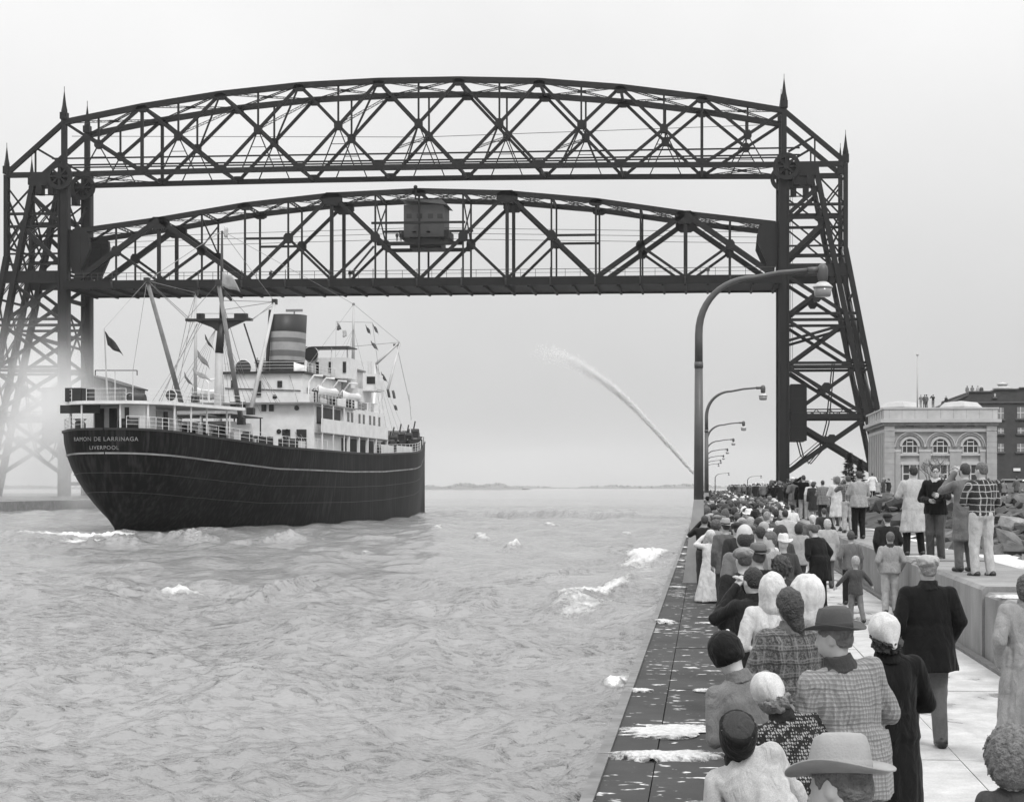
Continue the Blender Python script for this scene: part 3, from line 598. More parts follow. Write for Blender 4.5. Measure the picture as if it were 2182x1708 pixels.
for i in range(1, 16):
    xq = LX0 + LP * i / 2; bpart('bracket', lambda b_: b_.prism([(YB - 1.85, ZD0 + 0.0), (YB - 2.3, ZD1 - 0.3), (YB - 2.3, ZD1 - 0.1), (YB - 1.85, ZD1 - 0.1)], xq - 0.15, xq + 0.15, 'x'), M_steel2)
bpart('railing', lambda b_: (b_.beam((LX0, YB - 1.7, ZD1 + 1.55), (LX1, YB - 1.7, ZD1 + 1.55), 0.1), b_.beam((LX0, YB - 1.7, ZD1 + 0.9), (LX1, YB - 1.7, ZD1 + 0.9), 0.07)), M_steel2)
for i in range(49): bpart('railing_post', lambda b_: b_.beam((LX0 + LP * i / 6, YB - 1.7, ZD1), (LX0 + LP * i / 6, YB - 1.7, ZD1 + (1.9 if i % 3 == 0 else 1.55)), 0.12 if i % 3 == 0 else 0.08), M_steel2)
for dz in (8.2, 9.3, 10.3): bpart('wire', lambda b_: b_.tube([(LX0, YB + 3, ZD1 + dz - 1.3), (XC, YB + 3, ZD1 + dz), (LX1, YB + 3, ZD1 + dz - 1.6)], 0.045, 4))
# operator's house
def hb(px0, px1, py0, py1, y0, y1): a = bz(px0, py1); c = bz(px1, py0); return (a.x, c.x, y0, y1, a.z, c.z)
oh = bpart('operator_house', lambda b_: b_.bb(*hb(856, 942, 432, 502, YB + 2.0, YB + 9)), mat('house_paint', 0.05, 0.6, 0.2, 1))
bpart('house_roof', lambda b_: b_.prism([(hb(850, 950, 420, 440, 0, 1)[0], hb(0, 1, 433, 440, 0, 1)[5]), (bz(862, 424).x, bz(862, 422).z), (bz(938, 424).x, bz(938, 422).z), (bz(950, 430).x, bz(950, 433).z)], YB + 1.6, YB + 9.4), mat('house_roof', 0.16, 0.6, 0.2, 1), oh)
for a in (862, 884, 908, 928): bpart('window', lambda b_: b_.bb(*hb(a, a + 11, 452, 462, YB + 1.93, YB + 1.99)), mat('house_glass', 0.02, 0.15, 0), oh)
bpart('house_base', lambda b_: (b_.bb(*hb(868, 936, 503, 525, YB + 2.4, YB + 8)), b_.bb(*hb(846, 952, 486, 502, YB + 2.1, YB + 8.8))), M_steel, oh)
for a in (874, 904): bpart('window', lambda b_: b_.bb(*hb(a, a + 9, 489, 493, YB + 2.0, YB + 2.09)), mat('lit_glass', 0.35, 0.2, 0), oh)  # base windows in a paler glass tone than the house windows
for y_ in (YB + 0.5, YB + WB - 0.6): bpart('machinery_beam', lambda b_: (b_.bb(*hb(790, 990, 470, 477, y_ - 0.2, y_ + 0.2))))
for y_ in (YB + 1.4, YB + WB - 1.6): bpart('machinery_platform', lambda b_: (b_.bb(*hb(800, 985, 512, 521, y_ - 0.5, y_ + 0.5))))
bpart('signal_mast', lambda b_: (b_.beam(bz(885, 425), bz(885, 398), 0.25), b_.sphere(bz(885, 399), 0.4)))
bpart('stairway', lambda b_: b_.beam(bz(740, 580) + Vector((0, 3, 0)), bz(790, 520) + Vector((0, 3, 0)), 1.0, 0.2), M_steel2)
frame = frame_keep
# ================================================================== CARGO SHIP
SHX, SHY, SHA = -52.1, 146.0, R(3.35)
ship = empty('cargo_ship', (SHX, SHY, WATER), -SHA, 'black hulled cargo steamer seen from astern passing under the bridge', 'ship')
def sp(px, py, s):
    'ship coordinates (lateral, forward, height above water) of a pixel at station s'
    u = (px - CX) / FPX; fx, fy = math.sin(SHA), math.cos(SHA); rx, ry = math.cos(SHA), -math.sin(SHA)
    # X = SHX + s*fx + l*rx ; Y = SHY + s*fy + l*ry ; (X CA + Y SA) = u (-X SA + Y CA)
    X0, Y0 = SHX + s * fx, SHY + s * fy
    l = (u * (-X0 * SA + Y0 * CA) - (X0 * CA + Y0 * SA)) / ((rx * CA + ry * SA) - u * (-rx * SA + ry * CA))
    X, Y = X0 + l * rx, Y0 + l * ry; dep = -X * SA + Y * CA
    return Vector((l, s, CAMZ + (CY - py) / FPX * dep - WATER))
M_hull = mat('hull_paint', 0.005, 0.55, 0.5, 0.35, 0.15, 1.2, spec=0.12, streak=5.0)
M_white = mat('ship_white', 0.66, 0.5, 0.12, 0.8, streak=-0.25)
M_buff = mat('ship_mast_paint', 0.42, 0.55, 0.15, 0.6)
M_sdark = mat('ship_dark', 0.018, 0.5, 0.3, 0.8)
M_grey = mat('ship_grey', 0.2, 0.6, 0.25, 0.8)
M_deckp = mat('ship_deck', 0.13, 0.8, 0.25, 0.5)
M_glassd = mat('ship_glass', 0.02, 0.12, 0)
M_line = mat('hull_line', 0.24, 0.6, 0.5, 0.5)
def tab(s, T_): return float(np.interp(s, [a for a, _ in T_], [c for _, c in T_]))
deckT = [(0, 0), (0.15, 1.6), (0.5, 2.7), (1.2, 3.7), (3, 5.1), (6, 6.0), (10, 6.7), (15, 8.0), (22, 9.2), (30, 9.8), (40, 10), (74, 10), (80, 9.6), (86, 8.7), (95, 6.8), (105, 4.7), (115, 2.6), (122, 1.2), (127, 0)]
wlT = [(1.8, 0), (5, 0.9), (10, 2.2), (20, 5.2), (30, 7.8), (40, 9.4), (50, 9.9), (70, 9.9), (78, 9.2), (86, 8.0), (95, 6.1), (105, 4.0), (115, 1.9), (123, 0)]
shT = [(0, 9.15), (8, 8.7), (22, 8.0), (45, 7.9), (60, 8.05), (78, 8.6), (95, 9.6), (127, 11.4)]
def sheer(s): return tab(s, shT)
def smooth_tab(s, T_): return (tab(s - 1.2, T_) + 2 * tab(s, T_) + tab(s + 1.2, T_)) / 4 if 4 < s < 120 else tab(s, T_)
def hb_(s, f):
    'half breadth at fraction f of the height to the deck (0 at the waterline)'
    d_, w_ = smooth_tab(s, deckT), smooth_tab(max(s, 0.0), wlT); e = max(0.0, 1 - max(f, 0)) ** (2.0 if s < 12 else (1.5 if s < 40 else 1.7))
    if f < 0: return w_ * (1 + f * 0.3)
    return d_ * (1 - e) + w_ * e
ss = [0, 0.04, 0.15, 0.4, 0.8, 1.4, 2.2, 3.2, 4.6, 6.5, 9, 12, 16, 20, 25, 30, 36, 42, 50, 58, 66, 72, 76, 80, 84, 88, 92, 97, 102, 108, 114, 120, 124, 127]
fs = [-0.18, 0, 0.08, 0.18, 0.28, 0.4, 0.52, 0.64, 0.76, 0.88, 1.0]
b_ = MB(); V = []
for s in ss:
    for f in fs:
        off = 2.6 * max(0.0, 1 - max(f, 0)) ** 1.8 * max(0, 1 - s / 9)   # the counter undercuts towards the water
        V.append((hb_(s, f), s + off, sheer(s) * f))
nf = len(fs); ns = len(ss); V2 = [(-x, y, z) for x, y, z in V]
Fs = [(i * nf + j, (i + 1) * nf + j, (i + 1) * nf + j + 1, i * nf + j + 1) for i in range(ns - 1) for j in range(nf - 1)]
b_.add(V + V2, Fs + [tuple(k + len(V) for k in f[::-1]) for f in Fs])
hull = b_.obj('hull', M_hull, ship, True)
# poop and weather deck
b_ = MB(); V = []
for s in ss: V += [(-hb_(s, 1.0) + 0.02, s, sheer(s) - 0.05), (hb_(s, 1.0) - 0.02, s, sheer(s) - 0.05)]
b_.add(V, [(2 * i, 2 * i + 1, 2 * i + 3, 2 * i + 2) for i in range(ns - 1)]); b_.obj('weather_deck', M_deckp, ship)
# white line round the hull, plate laps and rubbing strake
def ribbon(name, fz, w_, out, m, s0=0.0, s1=127, parent=hull):
    b_ = MB(); V = []; st = [s for s in np.concatenate([np.linspace(0, 3, 14), np.linspace(3.4, 124, 90)]) if s0 <= s <= s1]
    for s in st:
        z = fz(s); f = z / sheer(s); off = 2.6 * max(0.0, 1 - f) ** 1.8 * max(0, 1 - s / 9)
        for dz in (-w_ / 2, w_ / 2):
            V.append((hb_(s, (z + dz) / sheer(s)) + out, s + off - (out if s < 4 else 0), z + dz))
    k = len(V); F_ = [(2 * i, 2 * i + 2, 2 * i + 3, 2 * i + 1) for i in range(len(st) - 1)]
    b_.add(V + [(-x, y, z) for x, y, z in V], F_ + [tuple(q_ + k for q_ in f[::-1]) for f in F_]); return b_.obj(name, m, parent, True)
ribbon('sheer_line', lambda s: sheer(s) - 2.2, 0.15, 0.05, M_line)
ribbon('top_strake', lambda s: sheer(s) - 0.09, 0.2, 0.07, M_sdark)
ribbon('plate_lap', lambda s: sheer(s) - 3.9, 0.05, 0.04, mat('lap', 0.035, 0.5, 0.2, 1)); ribbon('plate_lap', lambda s: sheer(s) - 5.6, 0.05, 0.04, MATS['lap'])
# name on the stern
def hull_text(txt, zc, size):
    cu = bpy.data.curves.new('t', 'FONT'); cu.body = txt; cu.size = size; cu.align_x = 'CENTER'; cu.align_y = 'CENTER'; cu.space_character = 1.12
    to = bpy.data.objects.new('t', cu); COL.objects.link(to); dg = bpy.context.evaluated_depsgraph_get(); me = bpy.data.meshes.new_from_object(to.evaluated_get(dg)); bpy.data.objects.remove(to)
    # subdivide sideways so it can follow the round stern
    bm = bmesh.new(); bm.from_mesh(me); bmesh.ops.triangulate(bm, faces=bm.faces[:])
    for v in bm.verts:
        x, y = v.co.x, v.co.y; z = zc + y; f = z / sheer(1.0)
        # walk round the stern: find station whose half breadth equals the arc position
        acc = 0; s = 0.0; l = 0.0
        while acc < abs(x) and s < 20:
            s2 = s + 0.0012; l2 = hb_(s2, f); acc += math.hypot(l2 - l, s2 - s); s, l = s2, l2
        off = 2.6 * max(0.0, 1 - f) ** 1.8 * max(0, 1 - s / 9)
        v.co = (math.copysign(l + 0.06 * min(1.0, l), x), s + off - 0.2, z)
    bm.to_mesh(me); bm.free(); o = link('stern_lettering', me, M_line, hull); return o
hull_text('RAMON DE LARRINAGA', 8.15, 0.5); hull_text('LIVERPOOL', 7.4, 0.46)
def sb(name, l0, l1, s0, s1, z0, z1, m=M_white, parent=ship):
    return MB().bb(l0, l1, s0, s1, z0, z1).obj(name, m, parent)
def rail(s_list, lat, zf, n=3, h=1.05, m=M_white, parent=ship, name='guard_rail', step=1.6):
    b_ = MB(); pts = [(lat(s), s, zf(s)) for s in s_list]
    for k in range(1, n + 1):
        for a, c in zip(pts, pts[1:]): b_.beam((a[0], a[1], a[2] + h * k / n), (c[0], c[1], c[2] + h * k / n), 0.028 if k < n else 0.04)
    for a in pts: b_.beam(a, (a[0], a[1], a[2] + h), 0.04)
    return b_.obj(name, m, parent)
for sg in (1, -1):
    rail(list(np.linspace(0.3, 2.8, 6)) + list(np.linspace(3.6, 36, 20)), lambda s: sg * (hb_(s, 1) - 0.12), sheer)
    rail(np.linspace(56, 122, 30), lambda s: sg * (hb_(s, 1) - 0.12), sheer)
# ---- poop house with its overhanging roof
zp = 9.1; zr = 11.25
PL, PR = sp(204, 880, 5).x, sp(318, 880, 8).x
ph = sb('poop_house', PL, PR, 4.5, 15, zp - 0.4, zr - 0.02); 
b_ = MB(); st = [0.35, 0.8, 1.6, 3, 5, 8, 11, 15]; V = []
for s in st: V += [(-hb_(s, 1) + 0.25, s, zr), (hb_(s, 1) - 0.25, s, zr), (-hb_(s, 1) + 0.25, s, zr + 0.28), (hb_(s, 1) - 0.25, s, zr + 0.28)]
n = len(st); F_ = []
for i in range(n - 1):
    a = 4 * i; c = a + 4; F_ += [(a, c, c + 1, a + 1), (a + 2, a + 3, c + 3, c + 2), (a, a + 2, c + 2, c), (a + 1, c + 1, c + 3, a + 3)]
F_ += [(0, 1, 3, 2), (4 * (n - 1), 4 * (n - 1) + 2, 4 * (n - 1) + 3, 4 * (n - 1) + 1)]; b_.add(V, F_); b_.obj('poop_roof', M_white, ship)
for l, s in ((-4.2, 2.6), (-2.4, 0.9), (1.2, 0.75), (3.4, 1.6), (4.9, 4), (5.5, 6.5), (5.9, 9.5), (6.6, 13), (-5.2, 5)): MB().beam((l, s, zp - 0.15), (l, s, zr), 0.13).obj('stanchion', M_white, ship)
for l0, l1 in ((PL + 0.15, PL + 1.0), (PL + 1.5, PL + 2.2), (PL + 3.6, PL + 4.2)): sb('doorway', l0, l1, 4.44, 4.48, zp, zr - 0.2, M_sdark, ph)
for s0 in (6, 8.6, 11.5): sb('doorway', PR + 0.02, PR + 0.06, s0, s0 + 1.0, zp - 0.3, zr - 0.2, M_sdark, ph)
sb('poop_house_aft', sp(258, 880, 1.9).x, sp(309, 880, 1.9).x, 1.9, 4.45, zp - 0.3, zr - 0.03)  # poop house wall brought aft so its white face catches more light
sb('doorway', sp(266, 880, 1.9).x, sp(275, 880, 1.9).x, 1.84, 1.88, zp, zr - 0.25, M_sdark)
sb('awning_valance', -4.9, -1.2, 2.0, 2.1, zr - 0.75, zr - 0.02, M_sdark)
sb('deck_locker', 0.4, 2.6, 2.3, 3.6, zp - 0.1, zp + 1.15, M_sdark); MB().lathe((-3.0, 1.9, zp), [(0.5, 0), (0.5, 0.5), (0.35, 0.7), (0.6, 0.9)], 10).obj('mooring_winch', M_sdark, ship)
MB().tube([(0.7, 1.9, zp + 0.4), (2.4, 1.9, zp + 0.4)], 0.55, 12).obj('mooring_drum', M_sdark, ship, True)
# things on the poop roof
sb('life_raft_box', -4.4, -2.9, 1.9, 3.2, zr + 0.28, zr + 1.5, M_sdark); sb('life_raft_box', -2.85, -2.2, 1.9, 3.2, zr + 0.28, zr + 1.45, M_sdark)
rail([1.4, 3, 5, 8, 11, 14.6], lambda s: hb_(s, 1) - 0.3, lambda s: zr + 0.28); rail([1.4, 3, 5, 8, 11, 14.6], lambda s: -hb_(s, 1) + 0.3, lambda s: zr + 0.28)
rail([0.5, 0.55], lambda s: -1.8 if s < 0.52 else 1.8, lambda s: zr + 0.28)
def vent(px, py, s, r, zbase, face, name='cowl_ventilator', m=M_white):
    'cowl ventilator: pipe with a bell mouth; face = horizontal angle of the mouth, 0 aft'
    c = sp(px, py, s); b_ = MB(); d_ = Vector((math.sin(face), -math.cos(face), 0)); k = c - d_ * 0.9 * r
    b_.tube([(k.x, k.y, zbase), (k.x, k.y, c.z - r * 0.9), k + Vector((0, 0, 0.1 * r)) + d_ * 0.15 * r, c - d_ * 0.25 * r, c], [r * 0.62, r * 0.62, r * 0.82, r * 0.95, r], 14)
    o = b_.obj(name, m, ship, True); b_ = MB(); b_.tube([c + d_ * 0.01, c + d_ * 0.03], r * 0.93, 14); b_.obj('vent_mouth', M_sdark, o); return o
vent(364, 842, 14, 0.55, zr, 0.0); vent(518, 783, 46, 0.95, 16.2, 0.2); vent(662, 754, 56, 0.95, 16, 0.1); vent(626, 790, 47, 1.0, 16, -1.3); vent(277, 846, 9, 0.42, zr, 0.5)
w_ = MB(); c = sp(293, 850, 8); w_.tube([(c.x - 0.7, 8, zr + 0.75), (c.x + 0.7, 8, zr + 0.75)], 0.5, 12); w_.box((c.x, 8, zr + 0.45), (1.9, 0.8, 0.4)); w_.obj('cargo_winch', M_sdark, ship)
# ensign staff and cross rail
a = sp(229, 812, 1.0); c = sp(222, 700, 0.2); MB().tube([(a.x, 1.0, zr + 0.2), c], [0.09, 0.05], 6).obj('ensign_staff', M_buff, ship)
a = sp(203, 789, 6); c = sp(292, 789, 6); MB().tube([a, c], 0.045, 5).obj('cross_rail', M_sdark, ship)
for q_ in (203, 245, 283, 292): a = sp(q_, 789, 6); MB().beam(a, (a.x, 6, zr + 0.3) if q_ in (245, 283) else a - Vector((0, 0, 0.45)), 0.07).obj('rail_post', M_buff if q_ in (245, 283) else M_sdark, ship)
# aft awnings over the quarter deck
for (p0, p1, s0, s1, z) in ((320, 430, 16, 24, 10.9), (425, 492, 20, 30, 11.1)):
    A_ = sp(p0, 868, s0).x; B_ = sp(p1, 868, s0).x; MB().bb(A_, B_, s0, s1, z, z + 0.1).obj('deck_awning', M_grey if p0 == 320 else M_sdark, ship)
    for l in (A_ + 0.2, B_ - 0.2):
        for s in (s0 + 0.2, s1 - 0.2): MB().beam((l, s, sheer(s) - 0.05), (l, s, z), 0.12).obj('awning_post', M_white if s < s1 - 1 else M_sdark, ship)
sb('white_locker', sp(335, 880, 15.6).x, sp(372, 880, 15.6).x, 15.6, 17.5, 8.2, 10.7); sb('mast_house', -3.2, 3.2, 23.5, 31, 7.9, 10.6, M_white)
for l in (-2.0, 0.2, 2.0): sb('doorway', l, l + 0.8, 23.44, 23.49, 8.2, 10.2, M_sdark)
# ---- superstructure amidships
low = sb('main_house', -8.0, 8.0, 37, 48, 7.9, 12.9)
sb('side_house', -8.3, 8.3, 48, 67, 10.6, 13.1, M_white); sb('inner_house', -7.0, 7.0, 48, 67, 8, 10.6, M_white)
up = sb('engine_casing', -4.5, 4.7, 44, 60, 12.9, 16.7); 
sb('boat_deck', -8.6, 8.6, 36.2, 52, 12.9, 13.1, M_grey); sb('casing_roof', -4.8, 5.0, 43.6, 60.4, 16.7, 16.95, M_sdark)
mid = sb('bridge_house', -6.4, 6.6, 60.6, 67, 13.1, 16.0); br = sb('wheelhouse', -5.4, 5.6, 61, 66.8, 16.0, 18.3); sb('wheelhouse_roof', -5.6, 5.9, 60.7, 67.2, 18.3, 18.5, M_grey)
sb('bridge_wing', 5.6, 8.3, 63, 67, 15.8, 16.0, M_white); sb('bridge_wing_screen', 8.2, 8.35, 63, 67, 16.0, 17.1, M_white); sb('wing_cab', 6.6, 8.15, 64, 66.9, 16.0, 17.9, M_white)
sb('window', 6.85, 7.9, 63.93, 63.97, 16.7, 17.6, M_glassd)
for k in range(4): sb('window', -4.6 + 2.5 * k, -2.9 + 2.5 * k, 60.93, 60.97, 16.7, 17.8, M_glassd)
sb('chart_house', sp(664, 780, 56.5).x, sp(742, 780, 56.5).x, 56.5, 60.5, 16.95, sp(700, 762, 56.5).z, M_white); sb('chart_awning', sp(560, 735, 56).x, sp(752, 745, 58).x, 56, 60, 20.6, 20.72, M_sdark)
for l, s in ((-4, 56.4), (4.5, 56.4), (5.5, 59.8)): MB().beam((l, s, 16.9), (l, s, 20.6), 0.1).obj('awning_post', M_white, ship)
for q_ in (672, 700, 730): sb('window', sp(q_, 770, 56.4).x, sp(q_ + 7, 770, 56.4).x, 56.4, 56.46, 17.6, 18.9, M_glassd)
# windows and doors on the aft faces
for px, py, hw, hh in ((499, 863, 9, 7), (515, 863, 8, 7), (562, 869, 5, 7), (578, 869, 5, 7)):
    a = sp(px - hw, py + hh, 36.95); c = sp(px + hw, py - hh, 36.95); sb('window', a.x, c.x, 36.9, 36.97, a.z, c.z, M_glassd, low)
for px, py in ((632, 869), (594, 919), (611, 919), (585, 846)):
    a = sp(px, py, 36.95); MB().tube([(a.x, 36.97, a.z), (a.x, 36.9, a.z)], 0.27, 12).obj('porthole', M_glassd, low)
for px, py, hw, hh in ((495, 818, 3, 8), (550, 828, 6, 17), (596, 818, 5, 7)):
    a = sp(px - hw, py + hh, 43.95); c = sp(px + hw, py - hh, 43.95); sb('window', a.x, c.x, 43.9, 43.97, max(a.z, 13.2), c.z, M_glassd, up)
b_ = MB().beam(sp(479, 827, 43.9), sp(640, 832, 43.9), 0.08, 0.1).obj('pipe', M_sdark, up)
for s0 in (54, 58, 64): sb('casing_door', 4.72, 4.77, s0 - 8.5, s0 - 7.5, 13.1, 15.2, M_sdark, up)
for l, wd_ in ((-7.4, 0.9), (-4.5, 0.7), (4.5, 0.9), (6.1, 1.1)): sb('doorway', l, l + wd_, 36.9, 36.96, 8.1, 10.2, M_sdark, low)
# starboard promenade: flat dark sheet standing for its shade, behind a white bulwark
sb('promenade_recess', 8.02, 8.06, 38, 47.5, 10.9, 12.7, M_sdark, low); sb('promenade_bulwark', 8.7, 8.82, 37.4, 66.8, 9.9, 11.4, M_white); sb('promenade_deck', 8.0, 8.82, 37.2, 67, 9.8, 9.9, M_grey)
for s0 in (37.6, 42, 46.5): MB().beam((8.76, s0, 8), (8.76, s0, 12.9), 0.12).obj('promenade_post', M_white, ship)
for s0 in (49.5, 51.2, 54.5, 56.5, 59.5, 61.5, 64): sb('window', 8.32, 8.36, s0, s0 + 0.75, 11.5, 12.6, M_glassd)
sb('main_deck_recess', 7.02, 7.06, 48.5, 66.5, 8.2, 9.7, M_sdark);  # dark sheet on the inner wall, painted-in shade under the overhang
for s0 in (48.5, 53, 57, 61, 66.6): sb('side_post', 8.5, 8.8, s0, s0 + 0.3, 8.0, 9.85, M_white)
sb('deck_bulwark', 9.62, 9.75, 60, 66, 8.05, 9.1, M_white); sb('deck_bulwark', 9.62, 9.75, 68, 76, 8.2, 9.2, M_white)
for z, s0, s1, l in ((13.1, 37, 52, 8.5), (16.95, 44, 60, 4.9), (13.1, 52, 67, 8.2), (18.5, 61, 67, 5.7)):
    rail(np.linspace(s0, s1, 12), lambda s: l, lambda s: z); rail(np.linspace(s0, s1, 12), lambda s: -l, lambda s: z)
rail([43.7, 43.75], lambda s: -4.8 if s < 43.72 else 5.0, lambda s: 16.95); rail([36.3, 36.35], lambda s: -8.5 if s < 36.32 else 8.5, lambda s: 13.1)
for k in range(8): MB().beam((-8.4 + 2.4 * k, 36.3, 13.1), (-8.4 + 2.4 * k, 36.3, 14.15), 0.04).obj('rail_post', M_white, ship)
# lifeboats under davits
def lifeboat(l, s, z, sg):
    b_ = MB(); n = 9; V = []
    for i in range(n):
        u = -1 + 2 * i / (n - 1); hw = 1.05 * (1 - abs(u) ** 2.6) + 0.04; zz_ = 0.25 * u * u
        V += [(l - hw, s + u * 3.6, z + 0.75 + zz_), (l - hw * 0.75, s + u * 3.5, z + 0.2), (l, s + u * 3.4, z - 0.15 + zz_), (l + hw * 0.75, s + u * 3.5, z + 0.2), (l + hw, s + u * 3.6, z + 0.75 + zz_), (l, s + u * 3.6, z + 1.05 + zz_)]
    b_.add(V, [(i * 6 + j, i * 6 + (j + 1) % 6, i * 6 + 6 + (j + 1) % 6, i * 6 + 6 + j) for i in range(n - 1) for j in range(6)]); o = b_.obj('lifeboat', M_white, ship, True)
    for q_ in (-2.4, 2.4): MB().tube([(l - sg * 1.5, s + q_, 13.1), (l - sg * 1.4, s + q_, z + 1.6), (l - sg * 0.8, s + q_, z + 2.4), (l + sg * 0.2, s + q_, z + 2.3)], 0.11, 6).obj('davit', M_white, ship)
for s0 in (45, 55):
    lifeboat(7.2, s0, 14.0, 1); lifeboat(-7.2, s0, 14.0, -1)
sb('deck_locker', 6.2, 7.2, 51, 54, 13.1, 14.4, M_sdark); sb('skylight', 5.4, 6.6, 40, 43, 13.1, 14.2, M_white)
# ---- funnel with bands
c0 = sp(609, 795, 52); c1 = sp(616, 672, 52); z0, z1 = 16.9, c1.z; fun = None
bands = [(0.0, 0.30, 0.022), (0.30, 0.385, 0.30), (0.385, 0.50, 0.13), (0.50, 0.655, 0.30), (0.655, 0.745, 0.11), (0.745, 0.81, 0.30), (0.81, 1.0, 0.035)]
tz = [795, 765, 757, 745, 729, 720, 708, 672]
for k in range(7):
    a, e = (795 - tz[k]) / 123, (795 - tz[k + 1]) / 123; g = (0.03, 0.30, 0.12, 0.30, 0.12, 0.30, 0.02)[k]
    b_ = MB(); n = 28; V = []
    for f in (a, e):
        for j in range(n):
            t_ = 2 * math.pi * j / n; V.append((c0.x * (1 - f) + c1.x * f + 2.05 * math.cos(t_), 52 + 2.9 * math.sin(t_) - 0.25 * f, z0 + (z1 - z0) * f + (0.12 * math.sin(t_) * (f == 1.0))))
    b_.add(V, [(j, (j + 1) % n, n + (j + 1) % n, n + j) for j in range(n)] + ([tuple(range(n, 2 * n))] if k == 6 else []))
    o = b_.obj('funnel_band' if fun else 'funnel', mat('funnel_%d' % int(g * 1000), g, 0.5, 0.15, 0.8), fun or ship, True)
    fun = fun or o
b_ = MB().tube([(c1.x - 1.9, 49.4, z0 + 0.2), (c1.x - 0.2 - 1.2, 49.3, z1 + 0.4)], 0.22, 8).obj('steam_pipe', M_sdark, fun)
MB().tube([(c1.x, 54, z1), (c1.x, 54, z1 + 0.7)], 0.09, 6).obj('radar_post', M_grey, ship); MB().box((c1.x, 54, z1 + 0.78), (2.0, 0.25, 0.28)).obj('radar_scanner', M_grey, ship)
# ---- masts, crosstree and derricks
def spar(name, p, q, r0, r1, m): return MB().tube([p, q], [r0, r1], 8).obj(name, m, ship, True)
mz = lambda y: sp(465, y, 27).z; ml = sp(463, 760, 27).x; mt_ = sp(472, 690, 27).x; mtt = sp(473, 492, 27)
spar('main_mast', (ml, 27, 7.9), (ml + (mt_ - ml) * 0.4, 27, mz(752)), 0.46, 0.42, M_buff)
spar('mast_band', (ml + (mt_ - ml) * 0.4, 27, mz(752)), (mt_, 27, mz(690)), 0.44, 0.38, M_sdark)
spar('topmast', (mt_, 27, mz(690)), mtt, 0.26, 0.1, M_sdark)
A_ = sp(398, 679, 27); B_ = sp(536, 683, 27)
MB().bb(A_.x, B_.x, 26.5, 27.5, mz(684), mz(679)).obj('crosstree', M_sdark, ship)
for x0, x1 in ((A_.x + 0.9, mt_), (B_.x - 0.6, mt_)):
    b_ = MB(); q_ = sorted([(x0, mz(684)), (x1, mz(684)), ((x0 * 0.3 + x1 * 0.7) if x0 < x1 else x1, mz(712 if x0 > x1 else 704))]); b_.prism([(x0, mz(683.5)), (x1, mz(683.5)), (x1, mz(712)), ((x0 + 2 * x1) / 3, mz(698))], 26.75, 27.25); b_.obj('crosstree_knee', M_sdark, ship)
for px in (425, 430, 505, 515, 522): a = sp(px, 679, 27); MB().box((a.x, 27, a.z + 0.25), (0.5, 0.5, 0.55)).obj('mast_lamp', M_sdark, ship)
MB().beam(sp(420, 668, 27), sp(520, 668, 27), 0.07).obj('crosstree_rail', M_buff, ship)
D1 = (sp(388, 865, 20), sp(313, 598, 13)); D2 = (sp(514, 897, 22), sp(465, 602, 16)); D3 = (sp(534, 876, 24), sp(585, 643, 31)); D4 = (sp(416, 850, 31), sp(417, 624, 33))
for (p, q_), m, r in ((D1, M_grey, 0.26), (D2, M_grey, 0.28), (D3, M_buff, 0.24), (D4, M_buff, 0.2)):
    d = spar('derrick_boom', p, q_, r, r * 0.72, m); MB().box(q_, (0.5, 0.5, 0.55)).obj('head_block', M_sdark, d); MB().box(p, (0.7, 0.7, 0.7)).obj('heel_fitting', M_sdark, d)
FL = sp(752, 762, 70); FT = sp(753, 648, 70); spar('signal_mast', (FL.x, 70, 18.8), FT, 0.24, 0.13, M_buff); MB().sphere(FT, 0.2).obj('mast_lamp', M_grey, ship)
MB().beam(sp(716, 685, 70), sp(793, 687, 70), 0.08).obj('signal_yard', M_buff, ship)
FM = sp(800, 900, 88); MB().tube([(0.5, 90, 9), (0.5, 90, sp(800, 770, 90).z)], [0.4, 0.3], 8).obj('fore_mast', M_buff, ship, True)
D5 = (sp(826, 830, 84), sp(852, 730, 90)); D6 = (sp(801, 775, 88), sp(851, 729, 90))
for p, q_ in (D5, D6): spar('derrick_boom', p, q_, 0.2, 0.13, M_buff)
MB().box(sp(845, 735, 90), (0.9, 0.4, 0.3)).obj('head_block', M_sdark, ship)
D7 = (sp(798, 905, 80), sp(812, 838, 86)); spar('derrick_boom', *D7, 0.22, 0.16, M_buff); spar('derrick_boom', sp(790, 940, 78), sp(800, 812, 84), 0.2, 0.15, M_white)
# standing and running rigging: each stay on its own
def stay(p, q_, r=0.035, m=None): MB().tube([p, q_], r, 4).obj('rigging_stay', m or M_grey, ship)
stay(D1[1], A_); stay(D1[1] + Vector((0.3, 0, -0.2)), A_ + Vector((0.3, 0, 0))); stay(D1[1], sp(283, 790, 7), 0.025); stay(sp(398, 682, 27), sp(360, 860, 22)); stay(sp(412, 684, 27), sp(340, 865, 20)); stay(sp(425, 688, 27), sp(355, 868, 20)); stay(sp(420, 690, 27), sp(333, 866, 18), 0.06)
stay(sp(430, 690, 27), sp(320, 862, 18)); stay(D3[1], B_); stay(D3[1] + Vector((0, 0, -.3)), sp(530, 684, 27)); stay(D3[1], sp(468, 640, 27)); stay(D3[1], sp(476, 660, 27))
stay(sp(520, 690, 27), sp(552, 790, 44), 0.09, M_sdark); stay(sp(552, 790, 44), sp(640, 940, 36)); stay(sp(555, 790, 44), sp(652, 944, 36)); stay(sp(560, 792, 44), sp(622, 940, 37)); stay(sp(548, 792, 44), sp(612, 938, 36.5)); stay(sp(617, 800, 44), sp(660, 940, 37))
